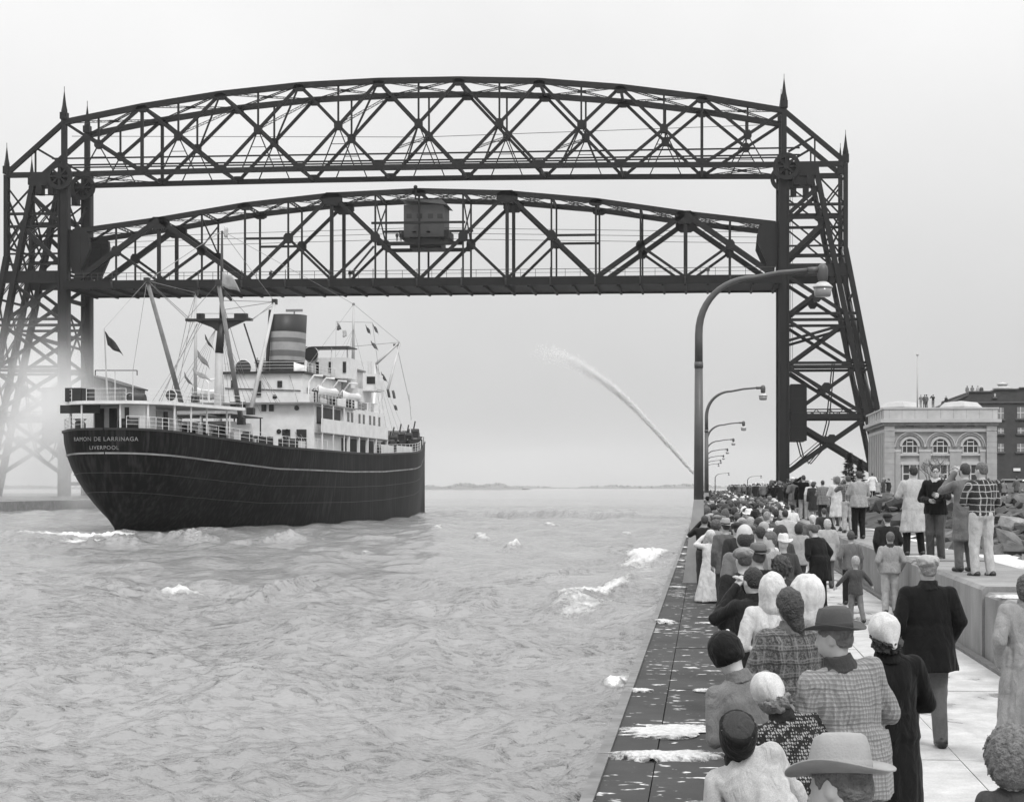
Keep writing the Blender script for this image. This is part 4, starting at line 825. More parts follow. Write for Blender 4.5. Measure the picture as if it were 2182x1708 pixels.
stay(mtt, sp(313, 598, 13)); stay(mtt, sp(585, 643, 31), 0.025); stay(mtt, FT, 0.025); stay(D4[1], sp(398, 684, 27)); stay(D4[1], sp(375, 850, 24)); stay(FT, sp(852, 730, 90), 0.025); stay(sp(752, 738, 70), sp(851, 729, 90)); stay(sp(845, 735, 90), sp(875, 870, 105), 0.03); stay(FT, sp(640, 800, 50), 0.03); stay(sp(716, 685, 70), sp(715, 760, 66), 0.02); stay(sp(793, 687, 70), sp(815, 850, 80), 0.02)
for q_ in (790, 800, 812): stay(sp(798, 775, 88), sp(q_ + 8, 930, 80), 0.03, M_white)
stay(sp(465, 612, 22), sp(520, 800, 44), 0.03)
for k in range(7): stay(sp(470, 700, 27), sp(478 + k * 13, 868 + 2 * k, 36.5), 0.02)
for k in range(6): stay(sp(460, 700, 27), sp(352 + k * 14, 862, 23), 0.02)
for k in range(5): stay(sp(753, 700, 70), sp(690 + k * 22, 800, 64), 0.02); stay(sp(800, 775, 88), sp(812 + k * 13, 925, 84), 0.022)
stay(D2[1], sp(536, 683, 27), 0.03); stay(D2[1], sp(398, 679, 27), 0.03); stay(sp(313, 598, 13), sp(417, 624, 33), 0.025); stay(sp(222, 700, 0.2), sp(313, 598, 13), 0.02)
# ---- fore part: break of the forecastle, hatch gear
sb('forecastle_house', -4.5, 4.0, 96, 104, 9.4, 12.0, M_grey); sb('hatch_cover', -3.5, 3.5, 70, 80, 8.4, 10.0, M_sdark); sb('hatch_cover', -3, 3, 106, 113, 10.2, 11.6, M_sdark)
for px, py, s_ in ((835, 925, 90), (850, 918, 92), (866, 920, 94), (880, 912, 97), (828, 935, 88)): c = sp(px, py, s_); MB().tube([(c.x - 0.8, s_, c.z - 0.5), (c.x + 0.8, s_, c.z - 0.5)], 0.42, 8).box((c.x, s_, c.z - 1.0), (1.7, 1.0, 0.7)).beam((c.x, s_, c.z - 0.5), (c.x + 0.3, s_, c.z + 1.0), 0.16).obj('deck_gear', M_sdark, ship)
for q_ in (820, 838, 856, 874): a = sp(q_, 905, 96); MB().beam(a, (a.x, 96, 9.5), 0.14).obj('deck_post', M_white, ship)
MB().beam(sp(871, 840, 100), sp(876, 895, 100), 0.1).obj('jack_staff', M_buff, ship)
MB().beam(sp(803, 958, 70) + Vector((0.9, 0, 0)), sp(772, 995, 62) + Vector((1.0, 0, 0)), 0.7, 0.25).obj('accommodation_ladder', M_sdark, ship)
for px, py in ((800, 958), (772, 994)): MB().box(sp(px, py, 66) + Vector((0.5, 0, 0)), (0.5, 0.8, 0.7)).obj('ladder_block', M_sdark, ship)
# crates, winches and clutter on the quarter deck and boat deck
g = random.Random(21)
for i in range(16): s_ = g.uniform(16, 35); l = g.uniform(3.5, hb_(s_, 1) - 1.0); hh = g.uniform(0.6, 1.3); MB().box((l, s_, sheer(s_) + hh / 2 - 0.05), (g.uniform(0.6, 1.6), g.uniform(0.6, 1.4), hh), g.uniform(0, 1)).obj('deck_gear', g.choice([M_sdark, M_sdark, M_grey, M_buff]), ship)
for i in range(12): s_ = g.uniform(50, 66); MB().box((g.uniform(6.0, 8.0), s_, 13.1 + 0.5), (g.uniform(0.4, 1.1), g.uniform(0.5, 1.4), g.uniform(0.6, 1.6)), g.uniform(0, 1)).obj('deck_gear', g.choice([M_sdark, M_grey, M_white]), ship)
for i in range(8): s_ = 70 + i * 3; MB().box((g.uniform(4, 8.2), s_, sheer(s_) + 0.6), (1.2, 1.4, 1.3), g.uniform(0, 1)).obj('cargo_winch', M_sdark, ship)
# rudder-post shadow line and draught: propeller wash is in the water
# ---- flags: each flies on its own
def flag(pts, g, label, wav=0.15):
    'a waving cloth given by its two hoist corners and two fly corners (ship px, py, s)'
    A, B, C, D = [sp(*p) for p in pts]; nu, nv = 9, 5; V = []
    for i in range(nu):
        u = i / (nu - 1)
        for j in range(nv):
            v = j / (nv - 1); p = (A.lerp(D, u)).lerp(B.lerp(C, u), v); p = p + Vector((0, wav * math.sin(u * 7 + v * 2) * (0.3 + u), 0.06 * math.sin(u * 9 + 1)))
            V.append(p)
    b_ = MB().add([ship.matrix_basis @ v for v in V], [(i * nv + j, (i + 1) * nv + j, (i + 1) * nv + j + 1, i * nv + j + 1) for i in range(nu - 1) for j in range(nv - 1)])
    o = b_.obj('flag', mat('flag_%d' % int(g * 1000), g, 0.8, 0.3, 0.9), None, True, label=label, cat='flag'); sm_ = o.modifiers.new('thick', 'SOLIDIFY'); sm_.thickness = 0.02; return o
bpy.context.view_layer.update()
flag([(223, 706, 0.3), (229, 736, 0.6), (262, 757, 0.2), (244, 728, 0.2)], 0.035, 'dark ensign streaming from the staff on the ship stern')
flag([(474, 580, 26), (472, 610, 26), (512, 622, 25), (496, 590, 25)], 0.35, 'long pale pennant trailing below the head of the main mast')
flag([(477, 484, 27), (477, 504, 27), (484, 508, 27), (485, 486, 27)], 0.5, 'small pale flag at the very top of the main mast')
flag([(436, 712, 25), (437, 724, 25), (456, 748, 25), (452, 738, 25)], 0.05, 'dark signal flag left of the black part of the main mast')
flag([(420, 746, 25), (421, 762, 25), (446, 786, 25), (440, 768, 25)], 0.2, 'grey signal flag drooping left of the main mast foot')
flag([(410, 784, 25), (412, 796, 25), (452, 814, 25), (440, 800, 25)], 0.4, 'pale pennant lying nearly flat beside the main mast')
flag([(392, 792, 24), (393, 806, 24), (414, 826, 24), (404, 812, 24)], 0.16, 'grey flag low down between the left boom and the main mast')
flag([(476, 626, 25), (480, 622, 25), (494, 638, 25), (490, 641, 25)], 0.03, 'black scrap of bunting just under the lift span beside the main mast')
flag([(719, 686, 70), (717, 704, 70), (727, 702, 70), (724, 694, 70)], 0.09, 'small dark flag on the left end of the signal yard')
flag([(729, 700, 70), (730, 720, 70), (738, 716, 70), (737, 704, 70)], 0.5, 'pale flag between the signal yard end and the signal mast')
flag([(778, 692, 70), (781, 705, 70), (789, 713, 70), (787, 702, 70)], 0.06, 'dark flag hanging beside the right end of the signal yard')
flag([(793, 690, 70), (797, 702, 70), (806, 713, 70), (802, 699, 70)], 0.07, 'dark flag at the right tip of the signal yard')
flag([(789, 726, 72), (792, 736, 72), (806, 748, 72), (800, 734, 72)], 0.1, 'dark flag halfway down the bow halyard beside the fore boom')
flag([(811, 792, 78), (814, 806, 78), (826, 815, 78), (818, 800, 78)], 0.05, 'dark flag against the sky below the fore boom')
flag([(823, 830, 80), (826, 846, 80), (832, 847, 80), (828, 830, 80)], 0.05, 'narrow dark flag above the rail near the bow, left of a pair')
flag([(834, 832, 82), (837, 848, 82), (843, 849, 82), (839, 832, 82)], 0.06, 'narrow dark flag above the rail near the bow, right of a pair')
flag([(838, 862, 84), (840, 872, 84), (847, 875, 84), (844, 864, 84)], 0.08, 'lowest small dark flag of the string near the bow')
# ================================================================== STREET LAMPS
M_lamp = mat('lamp_paint', 0.085, 0.45, 0.2, 2.0, spec=0.4); M_lampb = mat('lamp_base_paint', 0.3, 0.6, 0.2, 2.0)
M_shade = mat('lamp_shade', 0.5, 0.4, 0.1, 3); M_lglass = mat('lamp_glass', 0.22, 0.15, 0.1, 3)
def lamp(x, y, label, group, first=None, flip=1):
    root = empty('street_lamp', (x, y, 0), 0, label, 'street lamp', group)
    if first:
        for ch in list(first.children):
            c_ = ch.copy(); COL.objects.link(c_); c_.parent = root
            for gch in ch.children: d_ = gch.copy(); COL.objects.link(d_); d_.parent = c_
        root.scale = (flip, 1, 1); return root
    b_ = MB(); P = [(-0.38, 0.0), (0.16, 0.0), (0.17, 0.2), (0.14, 2.05), (-0.10, 2.05), (-0.36, 0.08)]
    b_.prism([(a, c) for a, c in P], -0.2, 0.2); b_.obj('flared_base', M_lampb, root)
    b_ = MB(); b_.tube([(0.02, 0, 1.9), (0.02, 0, 5.35)], [0.125, 0.1], 14); b_.obj('pole', M_lamp, root, True)
    b_ = MB(); b_.tube([(0.02, 0, 5.3), (0.02, 0, 5.45)], [0.11, 0.11], 14); b_.obj('pole_collar', M_lamp, root, True)
    pts = [(0.02, 0, 5.4)]
    for k in range(13):
        t_ = k / 12 * math.pi / 2; pts.append((0.02 + 1.35 * (1 - math.cos(t_)) , 0, 6.1 + 1.42 * math.sin(t_) ** 0.9))
    pts += [(2.0, 0, 7.64), (2.75, 0, 7.70)]
    b_ = MB(); b_.tube(pts, [0.1 - 0.05 * i / (len(pts) - 1) for i in range(len(pts))], 12); b_.obj('arm', M_lamp, root, True)
    b_ = MB(); b_.tube([(2.7, 0, 7.69), (2.95, 0, 7.70)], 0.075, 10); b_.obj('arm_socket', M_lamp, root, True)
    b_ = MB(); b_.lathe((3.06, 0, 7.4), [(0.07, 0.0), (0.12, 0.05), (0.13, 0.2), (0.135, 0.28), (0.115, 0.38), (0.06, 0.44), (0.01, 0.455)], 16); hd = b_.obj('lamp_head', M_lamp, root, True)
    b_ = MB(); b_.lathe((3.06, 0, 7.26), [(0.245, 0.0), (0.25, 0.02), (0.15, 0.11), (0.08, 0.15)], 20); b_.obj('lamp_shade', M_shade, root, True)
    b_ = MB(); b_.lathe((3.06, 0, 7.04), [(0.01, -0.01), (0.18, 0.0), (0.205, 0.04), (0.225, 0.22)], 20); b_.obj('lamp_glass', M_lglass, root, True)
    return root
LX_ = -0.16
names = ['tallest lamp post nearest the camera with its arm reaching over the crowd', 'second nearest lamp post, just right of the tall front lamp pole', 'third lamp of the row, counting from the camera', 'fourth lamp of the row, counting from the camera', 'fifth lamp of the row, about level with the bridge tower', 'sixth lamp of the row, small and just beyond the bridge', 'seventh lamp of the row, tiny in the distance', 'eighth and farthest lamp of the pier row']
L0 = lamp(LX_, 42.6, names[0], 'lamps along the pier')
for k in range(1, 8): lamp(LX_ + (0.25 if k == 1 else 0.35), 42.6 + 50.5 * k, names[k], 'lamps along the pier', L0)
a = at(1523, 1040, 300); lamp(a.x, 300, 'small lamp standing alone above the crowd, left of a like one', 'lamps near the bridge foot', L0).scale = (0.78, 0.78, 0.62)
a = at(1592, 1040, 290); lamp(a.x, 290, 'small lamp standing alone above the crowd near the bridge tower', 'lamps near the bridge foot', L0).scale = (0.75, 0.75, 0.55)
# ================================================================== OFFICE BUILDING (pale stone, arched windows)
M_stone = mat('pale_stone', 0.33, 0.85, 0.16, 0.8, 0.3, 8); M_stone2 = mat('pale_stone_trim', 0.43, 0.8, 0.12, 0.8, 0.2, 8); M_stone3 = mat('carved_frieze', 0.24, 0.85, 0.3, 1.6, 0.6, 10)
M_pane = mat('window_pane', 0.035, 0.1, 0.2, 1.0); M_wframe = mat('window_frame', 0.5, 0.6, 0.1, 2)
BY = 229.0
def bl(px, py): return at(px, py, BY)
X0, X1 = bl(1884, 900).x, bl(2123, 900).x; G0 = 1.1; ZT = bl(2000, 868).z; ZC = bl(2000, 893).z; BD = 24.0
bld = empty('stone_building', ((X0 + X1) / 2, BY, G0), 0, 'pale two storey stone office building with arched windows beside the bridge', 'building')
OX_, OY_, OZ_ = (X0 + X1) / 2, BY, G0
def bbx(name, x0, x1, y0, y1, z0, z1, m=M_stone, parent=None): return MB().bb(x0 - OX_, x1 - OX_, y0 - OY_, y1 - OY_, z0 - OZ_, z1 - OZ_).obj(name, m, parent or bld)
ZA = bl(2000, 917).z      # top of the wall below the frieze
body = bbx('wall', X0 + 0.5, X1 - 0.5, BY + 0.5, BY + BD - 0.5, G0, ZA)
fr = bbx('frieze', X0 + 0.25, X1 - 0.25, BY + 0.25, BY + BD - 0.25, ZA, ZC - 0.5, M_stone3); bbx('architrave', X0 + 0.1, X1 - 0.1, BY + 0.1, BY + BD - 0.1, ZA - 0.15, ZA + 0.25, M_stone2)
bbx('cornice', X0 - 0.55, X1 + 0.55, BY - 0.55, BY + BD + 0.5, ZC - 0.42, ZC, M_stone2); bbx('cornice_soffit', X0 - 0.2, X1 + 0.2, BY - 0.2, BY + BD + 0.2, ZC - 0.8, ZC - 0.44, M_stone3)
bbx('parapet', X0 - 0.1, X1 + 0.1, BY - 0.1, BY + 0.35, ZC + 0.003, ZT - 0.2, M_stone2); bbx('parapet_coping', X0 - 0.25, X1 + 0.25, BY - 0.22, BY + 0.45, ZT - 0.197, ZT, M_stone2)
for k in range(7): y_ = BY + 0.6 + k * 3.3; bbx('baluster_block', X0 - 0.1, X0 + 0.4, y_, y_ + 1.1, ZC + 0.003, ZT - 0.22, M_stone2)
bbx('parapet_coping', X0 - 0.22, X0 + 0.5, BY + 0.5, BY + BD, ZT - 0.21, ZT - 0.01, M_stone2); bbx('roof', X0 + 0.5, X1 - 0.3, BY + 0.5, BY + BD - 0.5, ZC - 0.4, ZC + 0.35, M_stone)
for k in range(9): x_ = X0 + 0.6 + k * (X1 - X0 - 1.2) / 8; bbx('panel_joint', x_ - 0.02, x_ + 0.02, BY - 0.115, BY - 0.102, ZC + 0.1, ZT - 0.25, M_stone3)
for cxp in (2000 - 66, 2066):
    c = bl(cxp, 862); m = MB(); m.lathe((c.x - OX_, BY + 8 - OY_, ZT + 0.3 - OZ_), [(3.2, -0.6), (3.2, 0.1), (2.4, 0.75), (0.1, 0.95)], 4, 0.9, 1.0); m.obj('skylight', mat('skylight_glass', 0.42, 0.3, 0.1, 1), bld)
cxs = [bl(q_, 900).x for q_ in (1938.5, 2003.5, 2068)]; wW = 1.02; zs0, zsp = bl(2000, 965.5).z, bl(2000, 951).z
# piers between the bays and at the corners
edges = [X0 + 0.0, cxs[0] - 2.55, cxs[0] + 1.3, cxs[1] - 1.35, cxs[1] + 1.3, cxs[2] - 1.35, cxs[2] + 2.6, X1]
for a, c in ((X0, X0 + 1.3), (X1 - 1.3, X1)):
    bbx('corner_pier', a, c, BY - 0.05, BY + 0.52, G0, ZA - 0.16, M_stone)
for xc_ in ((cxs[0] + cxs[1]) / 2, (cxs[1] + cxs[2]) / 2): bbx('pilaster', xc_ - 0.75, xc_ + 0.75, BY + 0.16, BY + 0.52, G0, zs0 + 0.2, M_stone); bbx('pilaster_cap', xc_ - 0.85, xc_ + 0.85, BY + 0.1, BY + 0.52, zs0 + 0.2, zs0 + 0.5, M_stone2)
for xc_ in (X0 + 1.75, X1 - 1.75): bbx('pilaster', xc_ - 0.35, xc_ + 0.35, BY + 0.16, BY + 0.52, G0, zs0 + 0.2, M_stone); bbx('pilaster_cap', xc_ - 0.42, xc_ + 0.42, BY + 0.1, BY + 0.52, zs0 + 0.2, zs0 + 0.5, M_stone2)
def arch_ring(xc, r0, r1, y0, y1, zc, name, m, parent, n=18):
    V = []; 
    for y_ in (y0, y1):
        for r_ in (r0, r1):
            for j in range(n + 1): t_ = math.pi * j / n; V.append((xc + r_ * math.cos(t_) - OX_, y_ - OY_, zc + r_ * math.sin(t_) - OZ_))
    k = n + 1; F_ = []
    for j in range(n): F_ += [(j, j + 1, k + j + 1, k + j), (2 * k + j, 3 * k + j, 3 * k + j + 1, 2 * k + j + 1), (j, 2 * k + j, 2 * k + j + 1, j + 1), (k + j, k + j + 1, 3 * k + j + 1, 3 * k + j)]
    F_ += [(0, k, 3 * k, 2 * k), (n, 2 * k + n, 3 * k + n, k + n)]
    return MB().add(V, F_).obj(name, m, parent)
for xc_ in cxs:
    r_ = wW
    V = [(xc_ + r_ * math.cos(math.pi * j / 16), zsp + r_ * math.sin(math.pi * j / 16)) for j in range(17)] + [(xc_ - r_, zs0), (xc_ + r_, zs0)]
    w_ = MB().prism([(a - OX_, c - OZ_) for a, c in V], BY + 0.44 - OY_, BY + 0.49 - OY_).obj('arched_window', M_pane, bld)
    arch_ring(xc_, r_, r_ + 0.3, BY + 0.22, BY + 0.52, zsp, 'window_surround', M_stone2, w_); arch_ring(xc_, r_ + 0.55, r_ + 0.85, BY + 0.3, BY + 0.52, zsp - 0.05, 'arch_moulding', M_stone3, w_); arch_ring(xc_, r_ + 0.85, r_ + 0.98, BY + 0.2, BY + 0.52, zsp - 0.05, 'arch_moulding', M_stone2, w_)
    for dx, wd, z0_, z1_ in ((-0.4, 0.1, zs0, zsp + 0.85), (0.4, 0.1, zs0, zsp + 0.85), (-r_ + 0.06, 0.12, zs0, zsp), (r_ - 0.06, 0.12, zs0, zsp)): bbx('mullion', xc_ + dx - wd / 2, xc_ + dx + wd / 2, BY + 0.38, BY + 0.438, z0_, z1_, M_wframe, w_)
    for z_, hw in ((zsp + 0.1, r_), (zs0 + 0.08, r_), (zsp + 0.62, 0.4)): bbx('transom', xc_ - hw, xc_ + hw, BY + 0.36, BY + 0.43, z_ - 0.07, z_ + 0.07, M_wframe, w_)
    bbx('window_sill', xc_ - r_ - 0.35, xc_ + r_ + 0.35, BY + 0.2, BY + 0.5, zs0 - 0.3, zs0 - 0.003, M_stone2, w_)
    # ground floor window
    z0_, z1_ = G0 + 1.0, bl(2000, 990).z; w2 = bbx('window', xc_ - 1.0, xc_ + 1.0, BY + 0.42, BY + 0.47, z0_, z1_, M_pane)
    for dx in (-0.93, 0, 0.93): bbx('mullion', xc_ + dx - 0.09, xc_ + dx + 0.09, BY + 0.37, BY + 0.415, z0_, z1_, M_wframe, w2)
    bbx('transom', xc_ - 1.0, xc_ + 1.0, BY + 0.365, BY + 0.41, z0_ + 1.9, z0_ + 2.05, M_wframe, w2); bbx('lintel', xc_ - 1.35, xc_ + 1.35, BY + 0.25, BY + 0.52, z1_, z1_ + 0.45, M_stone2, w2)
    bbx('frieze_panel', xc_ - 0.5, xc_ + 0.5, BY + 0.18, BY + 0.24, ZA + 0.55, ZA + 1.25, mat('dark_panel', 0.08, 0.8, 0.3, 2), fr)
# courses of stone on the corner piers and the side colonnade
for k in range(12):
    z_ = G0 + 0.7 + k * 0.72
    for a, c in ((X0, X0 + 1.3), (X1 - 1.3, X1)): bbx('stone_course', a - 0.02, c + 0.02, BY - 0.08, BY - 0.055, z_, z_ + 0.66, M_stone)
for k in range(9):
    y_ = BY + 1.6 + k * 2.5; bbx('side_column', X0 + 0.02, X0 + 0.5, y_, y_ + 0.9, G0, ZA - 0.16, M_stone2)
    if k < 8:
        for z0_, z1_ in ((G0 + 1, G0 + 3.6), (G0 + 4.6, ZA - 0.9)): bbx('side_window', X0 + 0.42, X0 + 0.49, y_ + 1.05, y_ + 2.35, z0_, z1_, M_pane)
# flagpole on the roof
fp = empty('flagpole', (bl(1960, 868).x, BY + 3, ZC + 0.35), 0, 'tall bare flagpole on the pale stone building roof', 'flagpole')
zt_ = at(1960, 757, BY + 3).z - ZC - 0.35; MB().tube([(0, 0, 0), (0, 0, zt_)], [0.12, 0.07], 8).obj('pole', M_stone2, fp, True); MB().sphere((0, 0, zt_ + 0.1), 0.2).obj('finial', M_stone2, fp, True); MB().lathe((0, 0, 0), [(0.3, 0), (0.3, 0.2), (0.15, 0.35)], 10).obj('base', M_stone2, fp)
# ================================================================== BRICK BUILDING
M_brick = mat('dark_brick', 0.055, 0.9, 0.2, 0.9, 0.3, 6); M_brick2 = mat('brick_trim', 0.09, 0.9, 0.2, 0.9)
KY = 262.0
def kb(px, py): return at(px, py, KY)
kx0, kx1 = kb(2020, 900).x, kb(2330, 900).x; kz = kb(2100, 862).z
br_ = empty('brick_building', ((kx0 + kx1) / 2, KY, 1.0), 0, 'dark brick warehouse with stepped gable behind the pale stone building', 'building')
def kbx(name, x0, x1, y0, y1, z0, z1, m=M_brick, parent=None): return MB().bb(x0 - (kx0 + kx1) / 2, x1 - (kx0 + kx1) / 2, y0 - KY, y1 - KY, z0 - 1, z1 - 1).obj(name, m, parent or br_)
g_ = [(2020, 860), (2062, 841), (2064, 834), (2112, 834), (2118, 829), (2170, 829), (2171, 826), (2181, 826), (2330, 826)]
pol = [(kx0, 1.0)] + [(kb(a, c).x, kb(a, c).z) for a, c in g_] + [(kx1, 1.0)]
MB().prism([(a - (kx0 + kx1) / 2, c - 1) for a, c in pol][::-1], 0, 30).obj('wall', M_brick, br_)
MB().prism([(a - (kx0 + kx1) / 2, c - 1) for a, c in [(kb(a, c).x, kb(a, c - 1.2).z) for a, c in g_] + [(kb(a, c).x, kb(a, c + 1.2).z) for a, c in g_[::-1]]][::-1], -0.25, 0.3).obj('coping', M_brick2, br_)
kbx('string_course', kx0, kx1, KY - 0.2, KY + 0.2, kb(0, 866).z, kb(0, 863).z, M_brick2)
for (a, c, e, f) in ((2125, 2138, 868, 892), (2166, 2181, 867, 891), (2125, 2138, 912, 923), (2167, 2181, 911, 923), (2125, 2138, 945, 962), (2166, 2181, 945, 962), (2117, 2121, 838, 845), (2200, 2214, 867, 891)):
    p_ = kb(a, f); q_ = kb(c, e); w_ = kbx('window', p_.x, q_.x, KY - 0.06, KY + 0.02, p_.z, q_.z, mat('pale_pane', 0.2, 0.2, 0.3, 0.7))
    kbx('mullion', (p_.x + q_.x) / 2 - 0.06, (p_.x + q_.x) / 2 + 0.06, KY - 0.1, KY - 0.062, p_.z, q_.z, M_wframe, w_); kbx('transom', p_.x, q_.x, KY - 0.105, KY - 0.065, (p_.z + q_.z) / 2 - 0.06, (p_.z + q_.z) / 2 + 0.06, M_wframe, w_)
    kbx('window_sill', p_.x - 0.2, q_.x + 0.2, KY - 0.25, KY, p_.z - 0.25, p_.z - 0.003, M_brick2, w_)
p_ = kb(2158, 1003); q_ = kb(2173, 997)
kbx('wall_sign', p_.x, q_.x, KY - 0.2, KY - 0.1, p_.z, q_.z, mat('sign_white', 0.75, 0.6, 0.05, 2))
c = kb(2145, 822); vt = MB(); vt.lathe((c.x - (kx0 + kx1) / 2, 4, c.z - 2.2 - 1), [(0.5, 0), (0.5, 1.3), (1.5, 1.8), (1.5, 2.1), (0.6, 2.4), (0.9, 2.7), (0.05, 3.0)], 12); vt.obj('roof_ventilator', M_stone2, br_)
# grey shed on the far side, seen over the stern, and a pale block in the spray
SY_ = 345.0
sh = empty('shed', (at(225, 1000, SY_).x, SY_, 0.3), 0, 'grey boarded shed with sloping roof seen above the ship stern', 'shed')
a, c, e = at(188, 1000, SY_), at(188, 800, SY_), at(262, 824, SY_)
MB().prism([(a.x - sh.location.x, 0), (e.x - sh.location.x, 0), (e.x - sh.location.x, e.z - 0.3), (a.x - sh.location.x, c.z - 0.3)], 0, 14).obj('wall', mat('shed_board', 0.16, 0.9, 0.3, 1.2, streak=0.5), sh)
MB().beam((a.x - 0.5 - sh.location.x, 6.8, c.z - 0.05), (e.x + 0.6 - sh.location.x, 6.8, e.z - 0.25), 14.6, 0.3).obj('roof', mat('shed_roof', 0.06, 0.8, 0.2, 1), sh)
for k in range(14): x_ = a.x - sh.location.x + 0.3 + k * (e.x - a.x - 0.6) / 13; h_ = c.z + (e.z - c.z) * k / 13 - 0.75; MB().bb(x_ - 0.05, x_ + 0.05, -0.06, -0.005, 0, h_).obj('batten', mat('shed_batten', 0.1, 0.9, 0.2, 1), sh)
# ================================================================== TREES
M_fir = mat('fir_needles', 0.028, 0.9, 0.4, 1.5); M_bark = mat('bark', 0.06, 0.9, 0.3, 3)
def fir(px, ptop, pbase, Y, label, seed, wr=0.26):
    a = at(px, pbase, Y); t_ = at(px, ptop, Y); h_ = t_.z - 1.0; g = random.Random(seed)
    tr = empty('conifer_tree', (a.x, Y, 1.0), 0, label, 'tree', 'evergreens at the bridge foot')
    MB().tube([(0, 0, 0), (0, 0, h_ * 0.97)], [h_ * 0.03, 0.02], 7).obj('trunk', M_bark, tr)
    b_ = MB()
    for i in range(900):
        f = g.random() ** 0.8; z = h_ * (0.08 + 0.91 * f); r_ = h_ * wr * (1 - f) ** 0.85 * (0.75 + 0.25 * math.sin(f * 60)) * g.uniform(0.35, 1.08) + 0.08; th = g.uniform(0, 6.28); d = Vector((math.cos(th), math.sin(th), -0.25 + 0.5 * f)); p = Vector((math.cos(th) * r_, math.sin(th) * r_, z - 0.15 * r_)); l = h_ * 0.06 * g.uniform(0.6, 1.3); s_ = Vector((-math.sin(th), math.cos(th), g.uniform(-0.3, 0.3))) * l * 0.32
        b_.add([p - d * l * 0.8 - s_ * 0.4, p + s_, p + d * l, p - s_, p + Vector((0, 0, l * 0.22))], [(0, 1, 4), (1, 2, 4), (2, 3, 4), (3, 0, 4)])
    b_.obj('crown', M_fir, tr)
fir(1808, 964, 1040, 205, 'taller of the two dark fir trees left of the stone building', 1, 0.25); fir(1832, 978, 1042, 206, 'shorter of the two dark fir trees, nearer the stone building', 2, 0.24)
def bare_tree(px, ptop, Y, label, seed):
    a = at(px, 1040, Y); t_ = at(px, ptop, Y); h_ = t_.z - 1.2; g = random.Random(seed); tr = empty('bare_tree', (a.x, Y, 1.1), 0, label, 'tree'); b_ = MB(); tw = MB()
    def grow(p, d, l, r_, n):
        q_ = p + d * l; (b_ if n > 2 else tw).tube([p, q_], [r_, r_ * 0.7], 5 if n > 2 else 3, False)
        if n == 0: return
        for _ in range(3 if n < 4 else 2 + (g.random() < 0.5)):
            e = (d + Vector((g.gauss(0, .5), g.gauss(0, .5), g.gauss(0.12, .35)))).normalized(); grow(q_, e, l * g.uniform(0.6, 0.85), r_ * 0.62, n - 1)
    grow(Vector((0, 0, 0)), Vector((0.05, 0, 1)), h_ * 0.3, h_ * 0.022, 5); b_.obj('trunk', M_bark, tr); tw.obj('crown', M_bark, tr)
bare_tree(1998, 958, 190, 'leafless small tree in front of the middle arched window', 4)
bare_tree(1975, 975, 200, 'leafless sapling left of the middle arched window', 9)
# ================================================================== PARKED CARS
M_tyre = mat('tyre', 0.02, 0.85, 0.1, 4)
def car(x, y, rz, g, label):
    c_ = empty('parked_car', (x, y, float(landz(np.array(x), np.array(y)))), rz, label, 'car', 'cars parked behind the rocks'); mp = mat('car_paint_%d' % int(g * 100), g, 0.25, 0.1, 1)
    side = [(-2.45, 0.35), (-2.5, 0.7), (-2.35, 0.95), (-1.5, 1.0), (-0.95, 1.48), (-0.6, 1.58), (0.55, 1.58), (1.0, 1.44), (1.35, 1.02), (2.35, 0.92), (2.5, 0.6), (2.45, 0.35)]
    lo = [(a, c) for a, c in side if c <= 1.02]; b_ = MB(); b_.prism(lo[::-1], -0.9, 0.9); b_.obj('body', mp, c_)
    V = []
    for y_, k in ((-0.86, 0), (0.86, 0), (-0.66, 1), (0.66, 1)):
        for a in ((-1.5, 1.37) if k == 0 else (-0.75, 0.8)): V.append((a, y_, 1.0 if k == 0 else 1.52))
    b_ = MB(); b_.add(V, [(0, 1, 5, 4), (2, 6, 7, 3), (0, 4, 6, 2), (1, 3, 7, 5), (4, 5, 7, 6)]); b_.obj('cabin_glass', M_pane, c_)
    b_ = MB(); b_.prism([(-0.95, 1.5), (0.95, 1.5), (0.7, 1.6), (-0.7, 1.62)], -0.7, 0.7); b_.obj('roof', mp, c_)
    for sx_ in (-1.45, 1.45):
        for sy_ in (-0.82, 0.82): w_ = MB().tube([(sx_, sy_ - 0.1, 0.34), (sx_, sy_ + 0.1, 0.34)], 0.34, 14).obj('wheel', M_tyre, c_, True); MB().tube([(sx_, sy_ - 0.11, 0.34), (sx_, sy_ + 0.11, 0.34)], 0.17, 10).obj('hubcap', M_shade, w_)
    for sy_ in (-0.65, 0.65): MB().sphere((2.45, sy_, 0.78), 0.13, 8, 5).obj('headlight', M_shade, c_); MB().sphere((-2.45, sy_, 0.8), 0.1, 8, 5).obj('tail_light', M_grey, c_)
    for sx_ in (-2.5, 2.5): MB().bb(sx_ - 0.08, sx_ + 0.08, -0.88, 0.88, 0.42, 0.56).obj('bumper', M_shade, c_)
for i, (px, Y, rz, g, lb) in enumerate(((2156, 122, 1.4, 0.06, 'dark parked car behind the rocks, left of the pale roofed one'), (2176, 132, 1.5, 0.45, 'pale roofed parked car behind the rocks at the right edge'), (2140, 140, 1.2, 0.03, 'black parked car half hidden behind the rocks'))):
    a = at(px, 1030, Y); car(a.x, Y, rz, g, lb)
